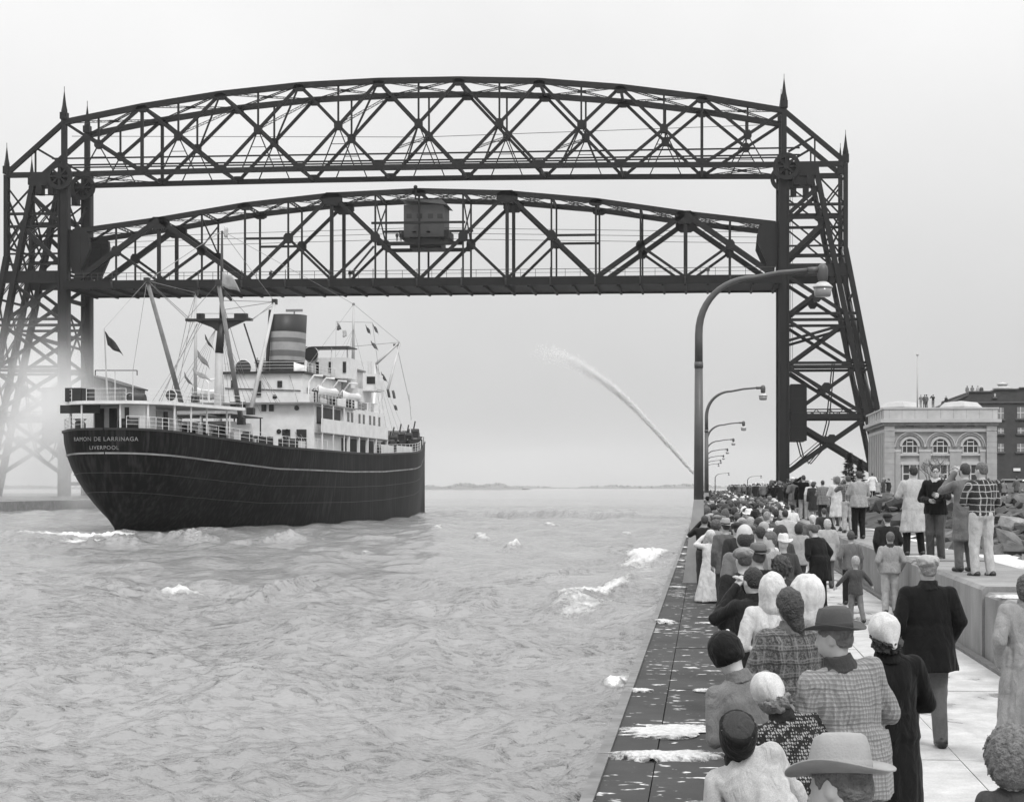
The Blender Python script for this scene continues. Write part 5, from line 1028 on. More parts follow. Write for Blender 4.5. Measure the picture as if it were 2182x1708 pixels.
# ================================================================== PEOPLE
def cloth(g, kind='plain'):
    key = 'cloth_%s_%d' % (kind, int(g * 1000))
    if key in MATS: return MATS[key]
    m = bpy.data.materials.new(key); m.use_nodes = True; t, NN, LL = nodes_of(m); b = t.nodes['Principled BSDF']
    b.inputs['Roughness'].default_value = 0.9; b.inputs['Specular IOR Level'].default_value = 0.2; b.inputs['Sheen Weight'].default_value = 0.15 if g > 0.05 else 0.05
    co = NN('ShaderNodeTexCoord').outputs['Object']
    sep = NN('ShaderNodeSeparateXYZ'); LL(co, sep.inputs[0])
    xx = mathn(t, 'ADD', sep.outputs[0], mathn(t, 'MULTIPLY', sep.outputs[1], 0.6)); zz = sep.outputs[2]
    big = noise(t, co, 7, 4, 0.6); fine = noise(t, co, 160, 2, 0.7)
    v = mathn(t, 'MULTIPLY', rmap(t, big, 0.3, 0.7, g * 0.82, g * 1.15), rmap(t, fine, 0.3, 0.7, 0.8, 1.2))
    wob = mathn(t, 'MULTIPLY', mathn(t, 'SUBTRACT', noise(t, co, 5, 2), 0.5), 0.05)
    def lines(c, f, wd, off=0.0):
        u = mathn(t, 'FRACT', mathn(t, 'ADD', mathn(t, 'MULTIPLY', mathn(t, 'ADD', c, wob), f), off), 0.0); return mathn(t, 'LESS_THAN', u, wd)
    def over(v, mask, val, amt=1.0):
        mx = NN('ShaderNodeMix'); mx.data_type = 'FLOAT'; LL(mathn(t, 'MULTIPLY', mask, amt), mx.inputs[0]); LL(v, mx.inputs[2]); mx.inputs[3].default_value = val; return mx.outputs[0]
    if kind == 'tweed':
        sp_ = noise(t, co, 75, 2, 0.8); v = mathn(t, 'MULTIPLY', v, rmap(t, sp_, 0.35, 0.65, 0.35, 1.9))
        for c in (xx, zz): v = over(v, lines(c, 11, 0.1), g * 2.6, 0.55); v = over(v, lines(c, 11, 0.14, 0.35), g * 0.3, 0.6); v = over(v, lines(c, 11, 0.07, 0.2), g * 2.2, 0.4)
    elif kind == 'check':
        for c in (xx, zz): v = over(v, lines(c, 42, 0.4), g * 0.62, 0.6); v = over(v, lines(c, 10.5, 0.09), g * 0.5, 0.6); v = over(v, lines(c, 42, 0.2, 0.5), g * 1.6, 0.3)
    elif kind == 'windowpane':
        for c, f in ((xx, 11), (zz, 10)): v = over(v, lines(c, f, 0.13), 0.55); v = over(v, lines(c, f, 0.5, 0.3), g * 2.2, 0.35)
    elif kind == 'lumber':
        for c in (xx, zz): v = over(v, lines(c, 7.5, 0.45), g * 3.2, 0.55); v = over(v, lines(c, 7.5, 0.1, 0.3), 0.4, 0.5)
    elif kind == 'print':
        mp = mapping(t, co, (62, 20, 46)); r_ = NN('ShaderNodeTexVoronoi'); r_.inputs['Scale'].default_value = 1.0; r_.inputs['Randomness'].default_value = 0.35; LL(mp, r_.inputs['Vector'])
        v = over(v, mathn(t, 'LESS_THAN', r_.outputs['Distance'], 0.42), 0.34, 0.85); st_ = lines(mathn(t, 'ADD', xx, mathn(t, 'MULTIPLY', zz, 0.35)), 44, 0.25); v = over(v, st_, 0.01, 0.8)
    elif kind == 'dots':
        r_ = NN('ShaderNodeTexVoronoi'); r_.inputs['Scale'].default_value = 42; LL(co, r_.inputs['Vector']); v = over(v, mathn(t, 'LESS_THAN', r_.outputs['Distance'], 0.3), g * 0.6, 0.5)
    LL(v, b.inputs['Base Color'])
    bp = NN('ShaderNodeBump'); bp.inputs['Strength'].default_value = 0.35; bp.inputs['Distance'].default_value = 0.006; LL(mathn(t, 'ADD', fine, mathn(t, 'MULTIPLY', noise(t, co, 22, 4), 1.5)), bp.inputs['Height'])
    fb = NN('ShaderNodeBump'); fb.inputs['Strength'].default_value = 0.6; fb.inputs['Distance'].default_value = 0.05; LL(noise(t, mapping(t, co, (1.0, 1.0, 0.5)), 7.5, 3, 0.5, 1.6), fb.inputs['Height']); LL(fb.outputs[0], bp.inputs['Normal']); LL(bp.outputs[0], b.inputs['Normal'])
    MATS[key] = m; return m
M_skin = mat('skin', 0.42, 0.55, 0.12, 9, 0.15, 60); M_skin2 = mat('skin_tan', 0.32, 0.55, 0.12, 9, 0.15, 60)
def hairm(g):
    if ('hair_%d' % int(g * 1000)) in MATS: return MATS['hair_%d' % int(g * 1000)]
    m = mat('hair_%d' % int(g * 1000), g, 0.5, 0.45, 30, 0.9, 70); return m
def felt(g): return mat('felt_%d' % int(g * 1000), g, 0.85, 0.12, 8, 0.2, 120)
M_shoe = mat('shoe_leather', 0.02, 0.35, 0.2, 8); M_glasses = mat('spectacle_frame', 0.015, 0.3, 0)
# ---- signed distance modelling
def rotm(yaw=0, pitch=0, roll=0):
    'yaw left, pitch forward (about x), roll to the left (about y)'
    return np.array((Matrix.Rotation(yaw, 3, 'Z') @ Matrix.Rotation(-roll, 3, 'Y') @ Matrix.Rotation(-pitch, 3, 'X')), dtype=np.float32)
class Frame:
    def __init__(s, Rm=None, piv=(0, 0, 0), parent=None):
        s.R = np.eye(3, dtype=np.float32) if Rm is None else Rm; s.p = np.array(piv, dtype=np.float32); s.par = parent
    def inv(s, X, Y, Z):
        if s.par is not None: X, Y, Z = s.par.inv(X, Y, Z)
        a, b, c = X - s.p[0], Y - s.p[1], Z - s.p[2]; Rm = s.R
        return (Rm[0, 0] * a + Rm[1, 0] * b + Rm[2, 0] * c + s.p[0], Rm[0, 1] * a + Rm[1, 1] * b + Rm[2, 1] * c + s.p[1], Rm[0, 2] * a + Rm[1, 2] * b + Rm[2, 2] * c + s.p[2])
    def fwd(s, q):
        q = s.R @ (np.array(q, dtype=np.float32) - s.p) + s.p
        return s.par.fwd(q) if s.par is not None else q
def smin(a, b, k):
    if k <= 0: return np.minimum(a, b)
    h = np.maximum(k - np.abs(a - b), 0) / k; return np.minimum(a, b) - h * h * k * 0.25
def cap(a, b, r1, r2, fr, fy=1.0, k=0.03):
    a = np.array(a, np.float32); b = np.array(b, np.float32); d = b - a; L2 = float((d * [1, 1 / fy ** 2, 1] * d).sum()) + 1e-9; R_ = max(r1, r2) * max(1, fy)
    def f(X, Y, Z):
        x, y, z = X - a[0], (Y - a[1]) / fy, Z - a[2]; t = np.clip((x * d[0] + y * d[1] / fy + z * d[2]) / L2, 0, 1)
        return np.sqrt((x - t * d[0]) ** 2 + (y - t * d[1] / fy) ** 2 + (z - t * d[2]) ** 2) - (r1 + (r2 - r1) * t)
    return ('u', f, np.minimum(a, b) - R_, np.maximum(a, b) + R_, fr, k)
def ell(c, r, fr, k=0.02, op='u'):
    c = np.array(c, np.float32); r = np.array(r, np.float32); m = float(r.min())
    def f(X, Y, Z):
        q = np.sqrt(((X - c[0]) / r[0]) ** 2 + ((Y - c[1]) / r[1]) ** 2 + ((Z - c[2]) / r[2]) ** 2); return (q - 1) * m
    return (op, f, c - r, c + r, fr, k)
def prof(rows, fr, k=0.03, fold=0.0, nf=9, ph=0.0):
    rows = np.array(rows, np.float32); z = rows[:, 0]; zf = np.linspace(z[0], z[-1], 80)
    def sm(c):
        v = np.interp(zf, z, rows[:, c]); 
        for _ in range(3): v[1:-1] = (v[:-2] + 2 * v[1:-1] + v[2:]) / 4
        return v.astype(np.float32)
    A, B, C = sm(1), sm(2), sm(3) if rows.shape[1] > 3 else np.zeros(80, np.float32); zt, zl = float(z[-1]), float(z[0])
    def f(X, Y, Z):
        a = np.interp(Z, zf, A); b = np.interp(Z, zf, B); c = np.interp(Z, zf, C); y = Y - c
        q = np.sqrt((X / a) ** 2 + (y / b) ** 2)
        if fold > 0:
            th = np.arctan2(y / b, X / a); am = fold * np.clip((zt - Z) / (zt - zl), 0, 1); q = q / (1 + am * (np.cos(nf * th + ph) + 0.5 * np.cos((nf * 2 + 1) * th + ph * 2)))
        d = (q - 1) * np.minimum(a, b) * 0.95
        return np.maximum(np.maximum(d, Z - zt), zl - Z)
    mx = float(max(A.max(), B.max())) * (1 + 1.6 * fold) + 0.02
    return ('u', f, np.array((-mx, -mx + C.min(), zl)), np.array((mx, mx + C.max(), zt)), fr, k)
def half(n, d, fr, op='i'):
    n = np.array(n, np.float32)
    return (op, lambda X, Y, Z: n[0] * X + n[1] * Y + n[2] * Z - d, None, None, fr, 0.0)
NSEED = np.random.default_rng(99)
NW = NSEED.normal(0, 1, (40, 3)).astype(np.float32)
def sdf_mesh(prims, h, wr=0.0, wl=0.12, seed=0):
    lo = np.full(3, 9e9); hi = -lo
    bbs = []
    for op, f, a, b, fr, k in prims:
        if a is None: bbs.append(None); continue
        cs = np.array([fr.fwd((x, y, z)) for x in (a[0], b[0]) for y in (a[1], b[1]) for z in (a[2], b[2])]); l, u = cs.min(0), cs.max(0); bbs.append((l, u))
        if op == 'u': lo = np.minimum(lo, l); hi = np.maximum(hi, u)
    pad = 2.5 * h + wr * 2; lo = lo - pad; hi = hi + pad
    ax = [np.arange(lo[i], hi[i] + h, h, dtype=np.float32) for i in range(3)]; F_ = np.full([len(q) for q in ax], 0.5, np.float32)
    for (op, f, a, b, fr, k), bb in zip(prims, bbs):
        if bb is None: sl = tuple(slice(0, n) for n in F_.shape)
        else:
            mg = k + 3 * h + wr * 2
            sl = tuple(slice(max(0, int((bb[0][i] - mg - lo[i]) / h)), min(F_.shape[i], int((bb[1][i] + mg - lo[i]) / h) + 2)) for i in range(3))
        X, Y, Z = np.meshgrid(ax[0][sl[0]], ax[1][sl[1]], ax[2][sl[2]], indexing='ij')
        X, Y, Z = fr.inv(X, Y, Z); d = f(X, Y, Z).astype(np.float32)
        if op == 'u': F_[sl] = smin(F_[sl], d, k)
        elif op == 's': F_[sl] = np.maximum(F_[sl], -d)
        elif op == 'i': F_[sl] = np.maximum(F_[sl], d)
    if wr > 0:
        msk = np.abs(F_) < 4 * wr + 3 * h; I = np.nonzero(msk); P = np.stack([ax[i][I[i]] for i in range(3)], -1) * (np.array((1, 1, 0.28), np.float32) if wl > 0.1 else 1); n_ = np.zeros(len(P), np.float32); kk = 6.283 / wl
        g = np.random.default_rng(seed); ph = g.random(8) * 6.28; warp = 0.35 * np.sin(P[:, 2] * kk * 0.5 + ph[0]) + 0.3 * np.sin(P[:, 0] * kk * 0.6 + ph[1])
        for j in range(7):
            v = NW[(seed * 7 + j) % 40]; v = v / np.linalg.norm(v) * kk * (0.6 + 0.35 * j); n_ += (np.sin(P @ v + ph[j] + warp * 2) if wl < 0.1 else 0.75 - 1.5 * np.abs(np.sin(P @ v * 0.5 + ph[j] + warp * 1.5))) / (1 + 0.5 * j)
        F_[I] += wr * 0.6 * n_
    return nets(F_, lo, h)
def nets(F_, lo, h):
    S = F_ < 0; nx, ny, nz = F_.shape
    cs = S[:-1, :-1, :-1].astype(np.int8); cnt = np.zeros((nx - 1, ny - 1, nz - 1), np.int8)
    cor = [(i, j, k) for i in (0, 1) for j in (0, 1) for k in (0, 1)]
    for i, j, k in cor: cnt += S[i:nx - 1 + i, j:ny - 1 + j, k:nz - 1 + k]
    act = (cnt > 0) & (cnt < 8); I = np.nonzero(act); n = len(I[0]); idx = np.full(act.shape, -1, np.int32); idx[I] = np.arange(n)
    cv = {c: F_[I[0] + c[0], I[1] + c[1], I[2] + c[2]] for c in cor}; acc = np.zeros((n, 3), np.float32); num = np.zeros(n, np.float32)
    for c in cor:
        for a in range(3):
            if c[a]: continue
            e = list(c); e[a] = 1; e = tuple(e); va, vb = cv[c], cv[e]; m = (va < 0) != (vb < 0); t = np.where(m, va / np.where(m, va - vb, 1), 0)
            for q in range(3): acc[:, q] += np.where(m, c[q] + (t if q == a else 0), 0)
            num += m
    V = (np.stack(I, -1) + acc / np.maximum(num, 1)[:, None]) * h + np.array(lo, np.float32)
    Q = []
    for a in range(3):
        sl0 = [slice(1, -1)] * 3; sl1 = [slice(1, -1)] * 3; sl0[a] = slice(0, F_.shape[a] - 1); sl1[a] = slice(1, F_.shape[a])
        A = S[tuple(sl0)]; B = S[tuple(sl1)]; ch = A != B; J = list(np.nonzero(ch)); fl = A[tuple(J)]
        for q in range(3):
            if q != a: J[q] = J[q] + 1
        u, v = [(1, 2), (2, 0), (0, 1)][a]
        def cell(du, dv):
            K = [x.copy() for x in J]; K[u] -= du; K[v] -= dv; return idx[tuple(K)]
        q4 = np.stack([cell(1, 1), cell(0, 1), cell(0, 0), cell(1, 0)], -1); q4[~fl] = q4[~fl][:, ::-1]; Q.append(q4)
    Q = np.concatenate(Q); Q = Q[(Q >= 0).all(1)]
    return V, Q
# a relaxed hand: palm, four unequal bent fingers and a thumb; wrist at the origin, fingers along -z, palm facing +y
def hand_template(h, curl=0.5):
    fr = Frame(); P = [cap((0, 0, 0.03), (0, 0, -0.02), 0.026, 0.027, fr, 0.8, 0.015), cap((-0.018, 0, -0.03), (-0.022, 0, -0.085), 0.02, 0.018, fr, 0.7, 0.012), cap((0.018, 0, -0.03), (0.022, 0, -0.08), 0.02, 0.018, fr, 0.7, 0.012)]
    for i, (x, l) in enumerate(((-0.033, 0.072), (-0.011, 0.082), (0.011, 0.077), (0.032, 0.06))):
        p = np.array((x, 0.0, -0.09)); ang = 0.25 * curl
        for j, f in enumerate((0.45, 0.32, 0.23)):
            ang += curl * (0.45 + 0.25 * j); q = p + np.array((x * 0.12, math.sin(ang), -math.cos(ang))) * l * f; P.append(cap(p, q, 0.0092 - 0.001 * j, 0.0084 - 0.001 * j, fr, 1, 0.004)); p = q
    P += [cap((-0.026, 0.008, -0.02), (-0.048, 0.024, -0.055), 0.014, 0.011, fr, 1, 0.012), cap((-0.048, 0.024, -0.055), (-0.046, 0.042, -0.085), 0.0105, 0.0085, fr, 1, 0.004)]
    return sdf_mesh(P, h)
HANDS = {}
ARMS = {  # elbow, hand, for the right side (x > 0)
    'down': ((0.25, -0.03, 1.14), (0.25, 0.05, 0.89)), 'pocket': ((0.283, -0.08, 1.15), (0.215, 0.08, 0.93)), 'binoc': ((0.31, 0.2, 1.30), (0.06, 0.21, 1.60)),
    'clasp': ((0.28, 0.0, 1.13), (0.04, 0.25, 1.10)), 'shade': ((0.36, 0.10, 1.45), (0.10, 0.16, 1.66)), 'fold': ((0.275, 0.06, 1.14), (-0.06, 0.22, 1.16)), 'back': ((0.285, -0.13, 1.16), (0.05, -0.19, 1.0)),
    'out': ((0.36, 0.02, 1.22), (0.52, 0.1, 1.02)), 'fwd': ((0.27, 0.12, 1.17), (0.18, 0.36, 1.20)), 'chest': ((0.28, 0.05, 1.16), (0.06, 0.22, 1.33))}
def place(V, H, rot=None): return V * H
def fedora(tilt=0.0, brim=0.162, crown=0.118):
    n = 44; rings = []
    def ring(r, z, e=1.18, dent=0.0, up=0.0):
        out = []
        for j in range(n):
            a = 2 * math.pi * j / n; ca, sa = math.cos(a), math.sin(a); zz = z + up * (abs(ca) ** 2.0) - 0.012 * up / 0.03 * max(sa, 0) if up else z
            zz -= dent * math.exp(-(ca * 1.0 * r / 0.03) ** 2) * (0.6 + 0.4 * sa) if dent else 0
            pin = 1 - (0.22 * math.exp(-((a - math.pi * 0.28) / 0.35) ** 2) + 0.22 * math.exp(-((a - math.pi * 0.72) / 0.35) ** 2)) * min(1, max(0, (z - 0.05) / 0.06)) if z > 0.05 else 1
            out.append((r * ca * pin, r * e * sa * pin, zz))
        return out
    B = [ring(0.078, 0.0), ring(0.098, -0.002, up=0.006), ring(brim * 0.82, 0.0, 1.14, up=0.02), ring(brim, 0.004, 1.12, up=0.036), ring(brim + 0.001, 0.009, 1.12, up=0.036), ring(brim * 0.82, 0.006, 1.14, up=0.02), ring(0.1, 0.006, up=0.006), ring(0.091, 0.012), ring(0.089, 0.05), ring(0.084, 0.09), ring(0.075, crown), ring(0.06, crown + 0.012, 1.2, 0.012), ring(0.04, crown + 0.008, 1.3, 0.03), ring(0.018, crown + 0.002, 1.6, 0.034), ring(0.002, crown - 0.0, 2.0, 0.034)]
    V = sum(B, []); F_ = [(i * n + j, i * n + (j + 1) % n, (i + 1) * n + (j + 1) % n, (i + 1) * n + j) for i in range(len(B) - 1) for j in range(n)]
    Rb = [ring(0.0915, 0.012), ring(0.0925, 0.014), ring(0.0915, 0.04), ring(0.09, 0.0405)]; V2 = sum(Rb, []); F2 = [(i * n + j, i * n + (j + 1) % n, (i + 1) * n + (j + 1) % n, (i + 1) * n + j) for i in range(3) for j in range(n)]
    return np.array(V, np.float32), F_, np.array(V2, np.float32), F2
PN = [0]
def figure(h, top=0.1, topk='plain', legs=0.08, hem=0.82, flare=0.03, hair='short', hairg=0.04, hat=None, hatg=0.1, arms=('down', 'down'), pitch=0, roll=0, yaw=0, hyaw=0, hpitch=0, hroll=0, fat=1.0, feet=((0, 0), (0, 0)), child=1.0, skin=None, shoes=True, collar=None, wr=0.011, hands=True, skirt=None, band=0.02, bald=False, hatk='plain', glasses=False, cuff=None, zipper=None):
    'returns a list of (part name, V, Q, material, subparts) for one standing figure 1.75 m tall'
    PN[0] += 1; sd = PN[0]; sk = skin or M_skin
    up = Frame(rotm(yaw, pitch, roll), (0, 0, 0.93)); base = Frame()
    hp = (0, 0, 1.50); hd = Frame(rotm(hyaw, hpitch, hroll), hp, up); c = child
    def hz(z): return 1.50 + (z - 1.50) * c
    def hs(*r): return tuple(q * c for q in r)
    out = []
    hip = [(-0.095, 0, 0.9), (0.095, 0, 0.9)]; kn = [(-0.1 + feet[0][0] * 0.5, 0.02 + feet[0][1] * 0.5 + 0.02, 0.5), (0.1 + feet[1][0] * 0.5, 0.02 + feet[1][1] * 0.5 + 0.02, 0.5)]; an = [(-0.105 + feet[0][0], -0.01 + feet[0][1], 0.08), (0.105 + feet[1][0], -0.01 + feet[1][1], 0.08)]
    AR = []
    for s_, key in ((-1, arms[0]), (1, arms[1])):
        e, w_ = ARMS[key] if isinstance(key, str) else key
        AR.append((np.array((s_ * 0.185 * fat ** 0.5, 0, 1.40)), np.array((s_ * e[0], e[1], e[2])) if isinstance(key, str) else np.array(e), np.array((s_ * w_[0], w_[1], w_[2])) if isinstance(key, str) else np.array(w_)))
    # body: one continuous skin surface
    hc = (0, 0.0, hz(1.637))
    B = [ell(hc, hs(0.075, 0.096, 0.108), hd), ell((0, 0.03 * c, hz(1.572)), hs(0.056, 0.066, 0.07), hd, 0.03), cap((0, -0.015, 1.43), (0, -0.005, hz(1.56)), 0.056, 0.052, hd, 1, 0.03)]
    if h < 0.02:
        B += [cap((0, 0.088 * c, hz(1.638)), (0, 0.11 * c, hz(1.592)), 0.009, 0.015, hd, 1, 0.012), ell((0, 0.088 * c, hz(1.553)), hs(0.024, 0.016, 0.010), hd, 0.01)] + [ell((s_ * 0.077 * c, -0.004, hz(1.612)), hs(0.011, 0.02, 0.032), hd, 0.008) for s_ in (-1, 1)]
        B += [ell((s_ * 0.031 * c, 0.098 * c, hz(1.636)), hs(0.018, 0.014, 0.012), hd, 0, 's') for s_ in (-1, 1)] + [ell((s_ * 0.031 * c, 0.083 * c, hz(1.635)), hs(0.0125, 0.0125, 0.0125), hd, 0.002) for s_ in (-1, 1)]
        B += [ell((0, 0.112 * c, hz(1.552)), hs(0.021, 0.02, 0.0035), hd, 0, 's')]
    B += [prof([(0.9, 0.14 * fat, 0.09), (1.1, 0.13 * fat, 0.085), (1.32, 0.16 * fat, 0.095), (1.42, 0.13, 0.07), (1.47, 0.07, 0.06)], up, 0.04)]
    for (a, e, w_) in AR: B += [cap(a, e, 0.045, 0.036, up), cap(e, w_, 0.036, 0.026, up, 1, 0.02)]
    for i in (0, 1): B += [cap(hip[i], kn[i], 0.075, 0.052, base), cap(kn[i], an[i], 0.05, 0.034, base, 1, 0.02)]
    V, Q = sdf_mesh(B, max(h, 0.0105))
    if hands:
        hh = 0.005 if h < 0.014 else 0.011
        if hh not in HANDS: HANDS[hh] = hand_template(hh)
        for i, (a, e, w_) in enumerate(AR):
            hv, hq = HANDS[hh]; d = (w_ - e) / np.linalg.norm(w_ - e); s_ = -1 if i == 0 else 1
            zc = -d; yc = np.array((-s_ * 0.9, 0.35, 0.1)); yc = yc - zc * yc.dot(zc); yc /= np.linalg.norm(yc); xc_ = np.cross(yc, zc); M_ = np.stack([xc_ * (1 if i else -1) , yc, zc], 1) * 1.04
            if i == 0: M_ = np.stack([xc_, yc, zc], 1) * 1.04; hv = hv * np.array((-1, 1, 1), np.float32); hq = hq[:, ::-1]
            P = hv @ M_.T + w_; P = np.stack(up.inv.__self__.fwd(p) for p in P) if False else (P - up.p) @ up.R.T + up.p
            Q = np.concatenate([Q, hq + len(V)]); V = np.concatenate([V, P.astype(np.float32)])
    out.append(('body', V, Q, sk))
    # hair
    HH = h * 0.8
    face = ell((0, 0.125 * c, hz(1.60)), hs(0.078, 0.09, 0.098), hd, 0, 's')
    if hair == 'short': out.append(('hair',) + sdf_mesh([ell((0, -0.010 * c, hz(1.655)), hs(0.083, 0.101, 0.103), hd, 0.01), ell((0, -0.05 * c, hz(1.605)), hs(0.064, 0.055, 0.06), hd, 0.02), face, half((0, 0.15, -1), -hz(1.572), hd)] + [ell((s_ * 0.088 * c, 0.012 * c, hz(1.60)), hs(0.03, 0.034, 0.046), hd, 0, 's') for s_ in (-1, 1)], HH, 0.003, 0.03, sd) + (hairm(hairg),))
    elif hair == 'bald': out.append(('hair',) + sdf_mesh([ell((0, -0.022 * c, hz(1.605)), hs(0.083, 0.087, 0.085), hd, 0.01), face, half((0, 1, 0.2), 0.03 + 0.2 * hz(1.6), hd), half((0, 0, -1), -hz(1.535), hd), half((0, 0.55, 1), hz(1.648), hd)], HH, 0.003, 0.03, sd) + (hairm(hairg),))
    elif hair == 'bob': out.append(('hair',) + sdf_mesh([ell((0, -0.02 * c, hz(1.645)), hs(0.094, 0.11, 0.113), hd, 0.01), ell((0, -0.045 * c, hz(1.57)), hs(0.094, 0.078, 0.085), hd, 0.04), face, half((0, 0.2, -1), -hz(1.515), hd)], HH, 0.005, 0.035, sd) + (hairm(hairg),))
    elif hair == 'curly': out.append(('hair',) + sdf_mesh([ell((0, -0.015 * c, hz(1.645)), hs(0.112, 0.122, 0.118), hd, 0.01), ell((0, -0.03 * c, hz(1.58)), hs(0.105, 0.09, 0.085), hd, 0.04), face], HH, 0.014, 0.045, sd) + (hairm(hairg),))
    elif hair == 'long': out.append(('hair',) + sdf_mesh([ell((0, -0.015 * c, hz(1.65)), hs(0.088, 0.108, 0.11), hd, 0.01), cap((0, -0.055, hz(1.60)), (0.01, -0.075, 1.50), 0.068, 0.05, hd, 1, 0.05), cap((0.01, -0.075, 1.50), (0.03, -0.09, 1.40), 0.046, 0.024, hd, 0.8, 0.03), face], HH, 0.004, 0.05, sd) + (hairm(hairg),))
    if hat == 'scarf' and hair and out[-1][0] == 'hair':
        o_ = out.pop(); rr = 1.0 if hair != 'curly' else 1.12
        out.append(('hair',) + sdf_mesh([ell((0, -0.03 * c, hz(1.60)), hs(0.088 * rr, 0.10 * rr, 0.10), hd, 0.01), ell((0, -0.055 * c, hz(1.55)), hs(0.07 * rr, 0.065 * rr, 0.06), hd, 0.03), face, half((0, -0.3, 1), hz(1.612), hd)], HH, 0.012 if hair == 'curly' else 0.004, 0.04, sd) + (hairm(hairg),))
    # hats
    hm = cloth(hatg, hatk)
    if hat == 'scarf':
        out.append(('headscarf',) + sdf_mesh([ell((0, -0.012 * c, hz(1.665)), hs(0.096, 0.117, 0.106), hd, 0.01), cap((0, -0.06, hz(1.65)), (0, -0.13, hz(1.55)), 0.07, 0.02, hd, 0.8, 0.06), face, half((0.7, 0.45, -1), -hz(1.565), hd), half((-0.7, 0.45, -1), -hz(1.565), hd)], HH, 0.007, 0.11, sd) + (hm,))
    elif hat == 'hood':
        out.append(('hood',) + sdf_mesh([ell((0, -0.02 * c, hz(1.63)), hs(0.118, 0.13, 0.145), hd, 0.01), cap((0, -0.03, 1.48), (0, -0.05, 1.58), 0.12, 0.1, hd, 1, 0.05), ell((0, 0.13 * c, hz(1.60)), hs(0.085, 0.09, 0.11), hd, 0, 's')], HH, 0.010, 0.12, sd) + (hm,))
    elif hat == 'knit':
        o_ = ('knit_cap',) + sdf_mesh([ell((0, -0.008 * c, hz(1.665)), hs(0.101, 0.12, 0.112), hd, 0.01), ell((0, -0.01, hz(1.61)), hs(0.094, 0.113, 0.06), hd, 0.01), face, half((0, 0.3, -1), -hz(1.575), hd)], HH, 0.002, 0.04, sd) + (hm,); out.append(o_)
        if band: out.append(('pompom',) + sdf_mesh([ell((0.05, -0.065, hz(1.745)), (0.018, 0.018, 0.018), hd)], min(h, 0.006), 0.003, 0.01) + (cloth(0.7),))
    elif hat == 'earflap':
        out.append(('earflap_cap',) + sdf_mesh([prof([(hz(1.575), 0.1, 0.108, -0.01), (hz(1.62), 0.109, 0.122, -0.008), (hz(1.69), 0.113, 0.129, -0.005), (hz(1.735), 0.104, 0.12, 0)], hd, 0.01), ell((0, 0, hz(1.728)), (0.1, 0.116, 0.03), hd, 0.02), cap((0, -0.05, hz(1.58)), (0, -0.06, hz(1.545)), 0.06, 0.05, hd, 0.8, 0.03), ell((0, 0.135 * c, hz(1.58)), hs(0.07, 0.08, 0.075), hd, 0, 's')], HH, 0.002, 0.05, sd) + (hm,))
        out.append(('cap_top',) + sdf_mesh([ell((0, 0, hz(1.734)), (0.099, 0.115, 0.03), hd, 0.02), half((0, 0, -1), -hz(1.731), hd)], HH * 0.8) + (cloth(0.04),))
        n = 40; rg = [hd.fwd((0.1035 * math.cos(2 * math.pi * j / n), 0.1195 * math.sin(2 * math.pi * j / n), hz(1.732))) for j in range(n)]; b_ = MB(); b_.tube([Vector(p.tolist()) for p in rg] + [Vector(rg[0].tolist())], 0.0035, 5, False); out.append(('cap_piping', np.array(b_.v, np.float32), b_.f, cloth(0.3)))
    elif hat == 'cap':
        out.append(('flat_cap',) + sdf_mesh([ell((0, -0.005, hz(1.70)), hs(0.106, 0.13, 0.058), hd, 0.01), ell((0, -0.005, hz(1.672)), hs(0.087, 0.107, 0.05), hd, 0.02), ell((0, 0.125 * c, hz(1.668)), hs(0.075, 0.055, 0.011), hd, 0.015), half((0, 0, -1), -hz(1.642), hd)], HH, 0.004, 0.05, sd) + (hm,))
    elif hat in ('fedora', 'smallhat'):
        v1, f1, v2, f2 = fedora(brim=0.162 if hat == 'fedora' else 0.135, crown=0.118 if hat == 'fedora' else 0.1); O = np.array((0, -0.004, hz(1.668))); tl = np.array(Matrix.Rotation(0.10, 3, 'X'))
        for nm, v, f, m_ in (('fedora_hat', v1, f1, felt(hatg)), ('hat_band', v2, f2, felt(band))):
            P = np.array([hd.fwd(q) for q in (v * c) @ tl.T + O], np.float32); out.append((nm, P, f, m_))
    # upper garment
    w_ = fat
    tz = [(0.94, 0.178 * w_, 0.128 * w_), (1.06, 0.172 * w_, 0.122 * w_), (1.20, 0.187 * w_, 0.127 * w_, ), (1.31, 0.197 * w_, 0.127), (1.39, 0.185 * w_, 0.108), (1.435, 0.135, 0.088), (1.475, 0.078, 0.07)]
    G = [prof([q + (-0.01,) for q in tz], up, 0.03), cap((-0.165 * w_ ** 0.5, -0.01, 1.405), (0.165 * w_ ** 0.5, -0.01, 1.405), 0.062, 0.062, up, 1, 0.05)]
    for (a, e, wv) in AR:
        wv2 = e + (wv - e) * 0.96; G += [cap(a, e, 0.071, 0.06, up, 1, 0.012), cap(e, wv2, 0.059, 0.046, up, 1, 0.012)]
    if hem < 0.93:
        G += [prof([(hem, (0.185 + flare) * w_, (0.135 + flare * 0.9) * w_, -0.01), (0.5 * (hem + 1.05), (0.186 + flare * 0.5) * w_, (0.134 + flare * 0.45) * w_, -0.01), (1.08, 0.172 * w_, 0.12 * w_, -0.008)], base, 0.05, 0.045 if hem < 0.75 else 0.02, 7 + sd % 4, sd)]
    nm = 'coat' if hem < 0.7 else ('jacket' if hem < 0.93 else 'shirt')
    out.append((nm,) + sdf_mesh(G, h, wr, 0.13, sd) + (cloth(top, topk),))
    if collar is None and h < 0.014 and hat != 'hood': collar = top * 0.9
    if collar is not None:
        out.append(('collar',) + sdf_mesh([prof([(1.435, 0.112, 0.1, -0.012), (1.475, 0.094, 0.088, -0.012), (1.525, 0.08, 0.078, -0.008)], up, 0.02), half((0, 0.55, 1), 1.532, up)], h * 0.8, 0.003, 0.06, sd) + (cloth(collar),))
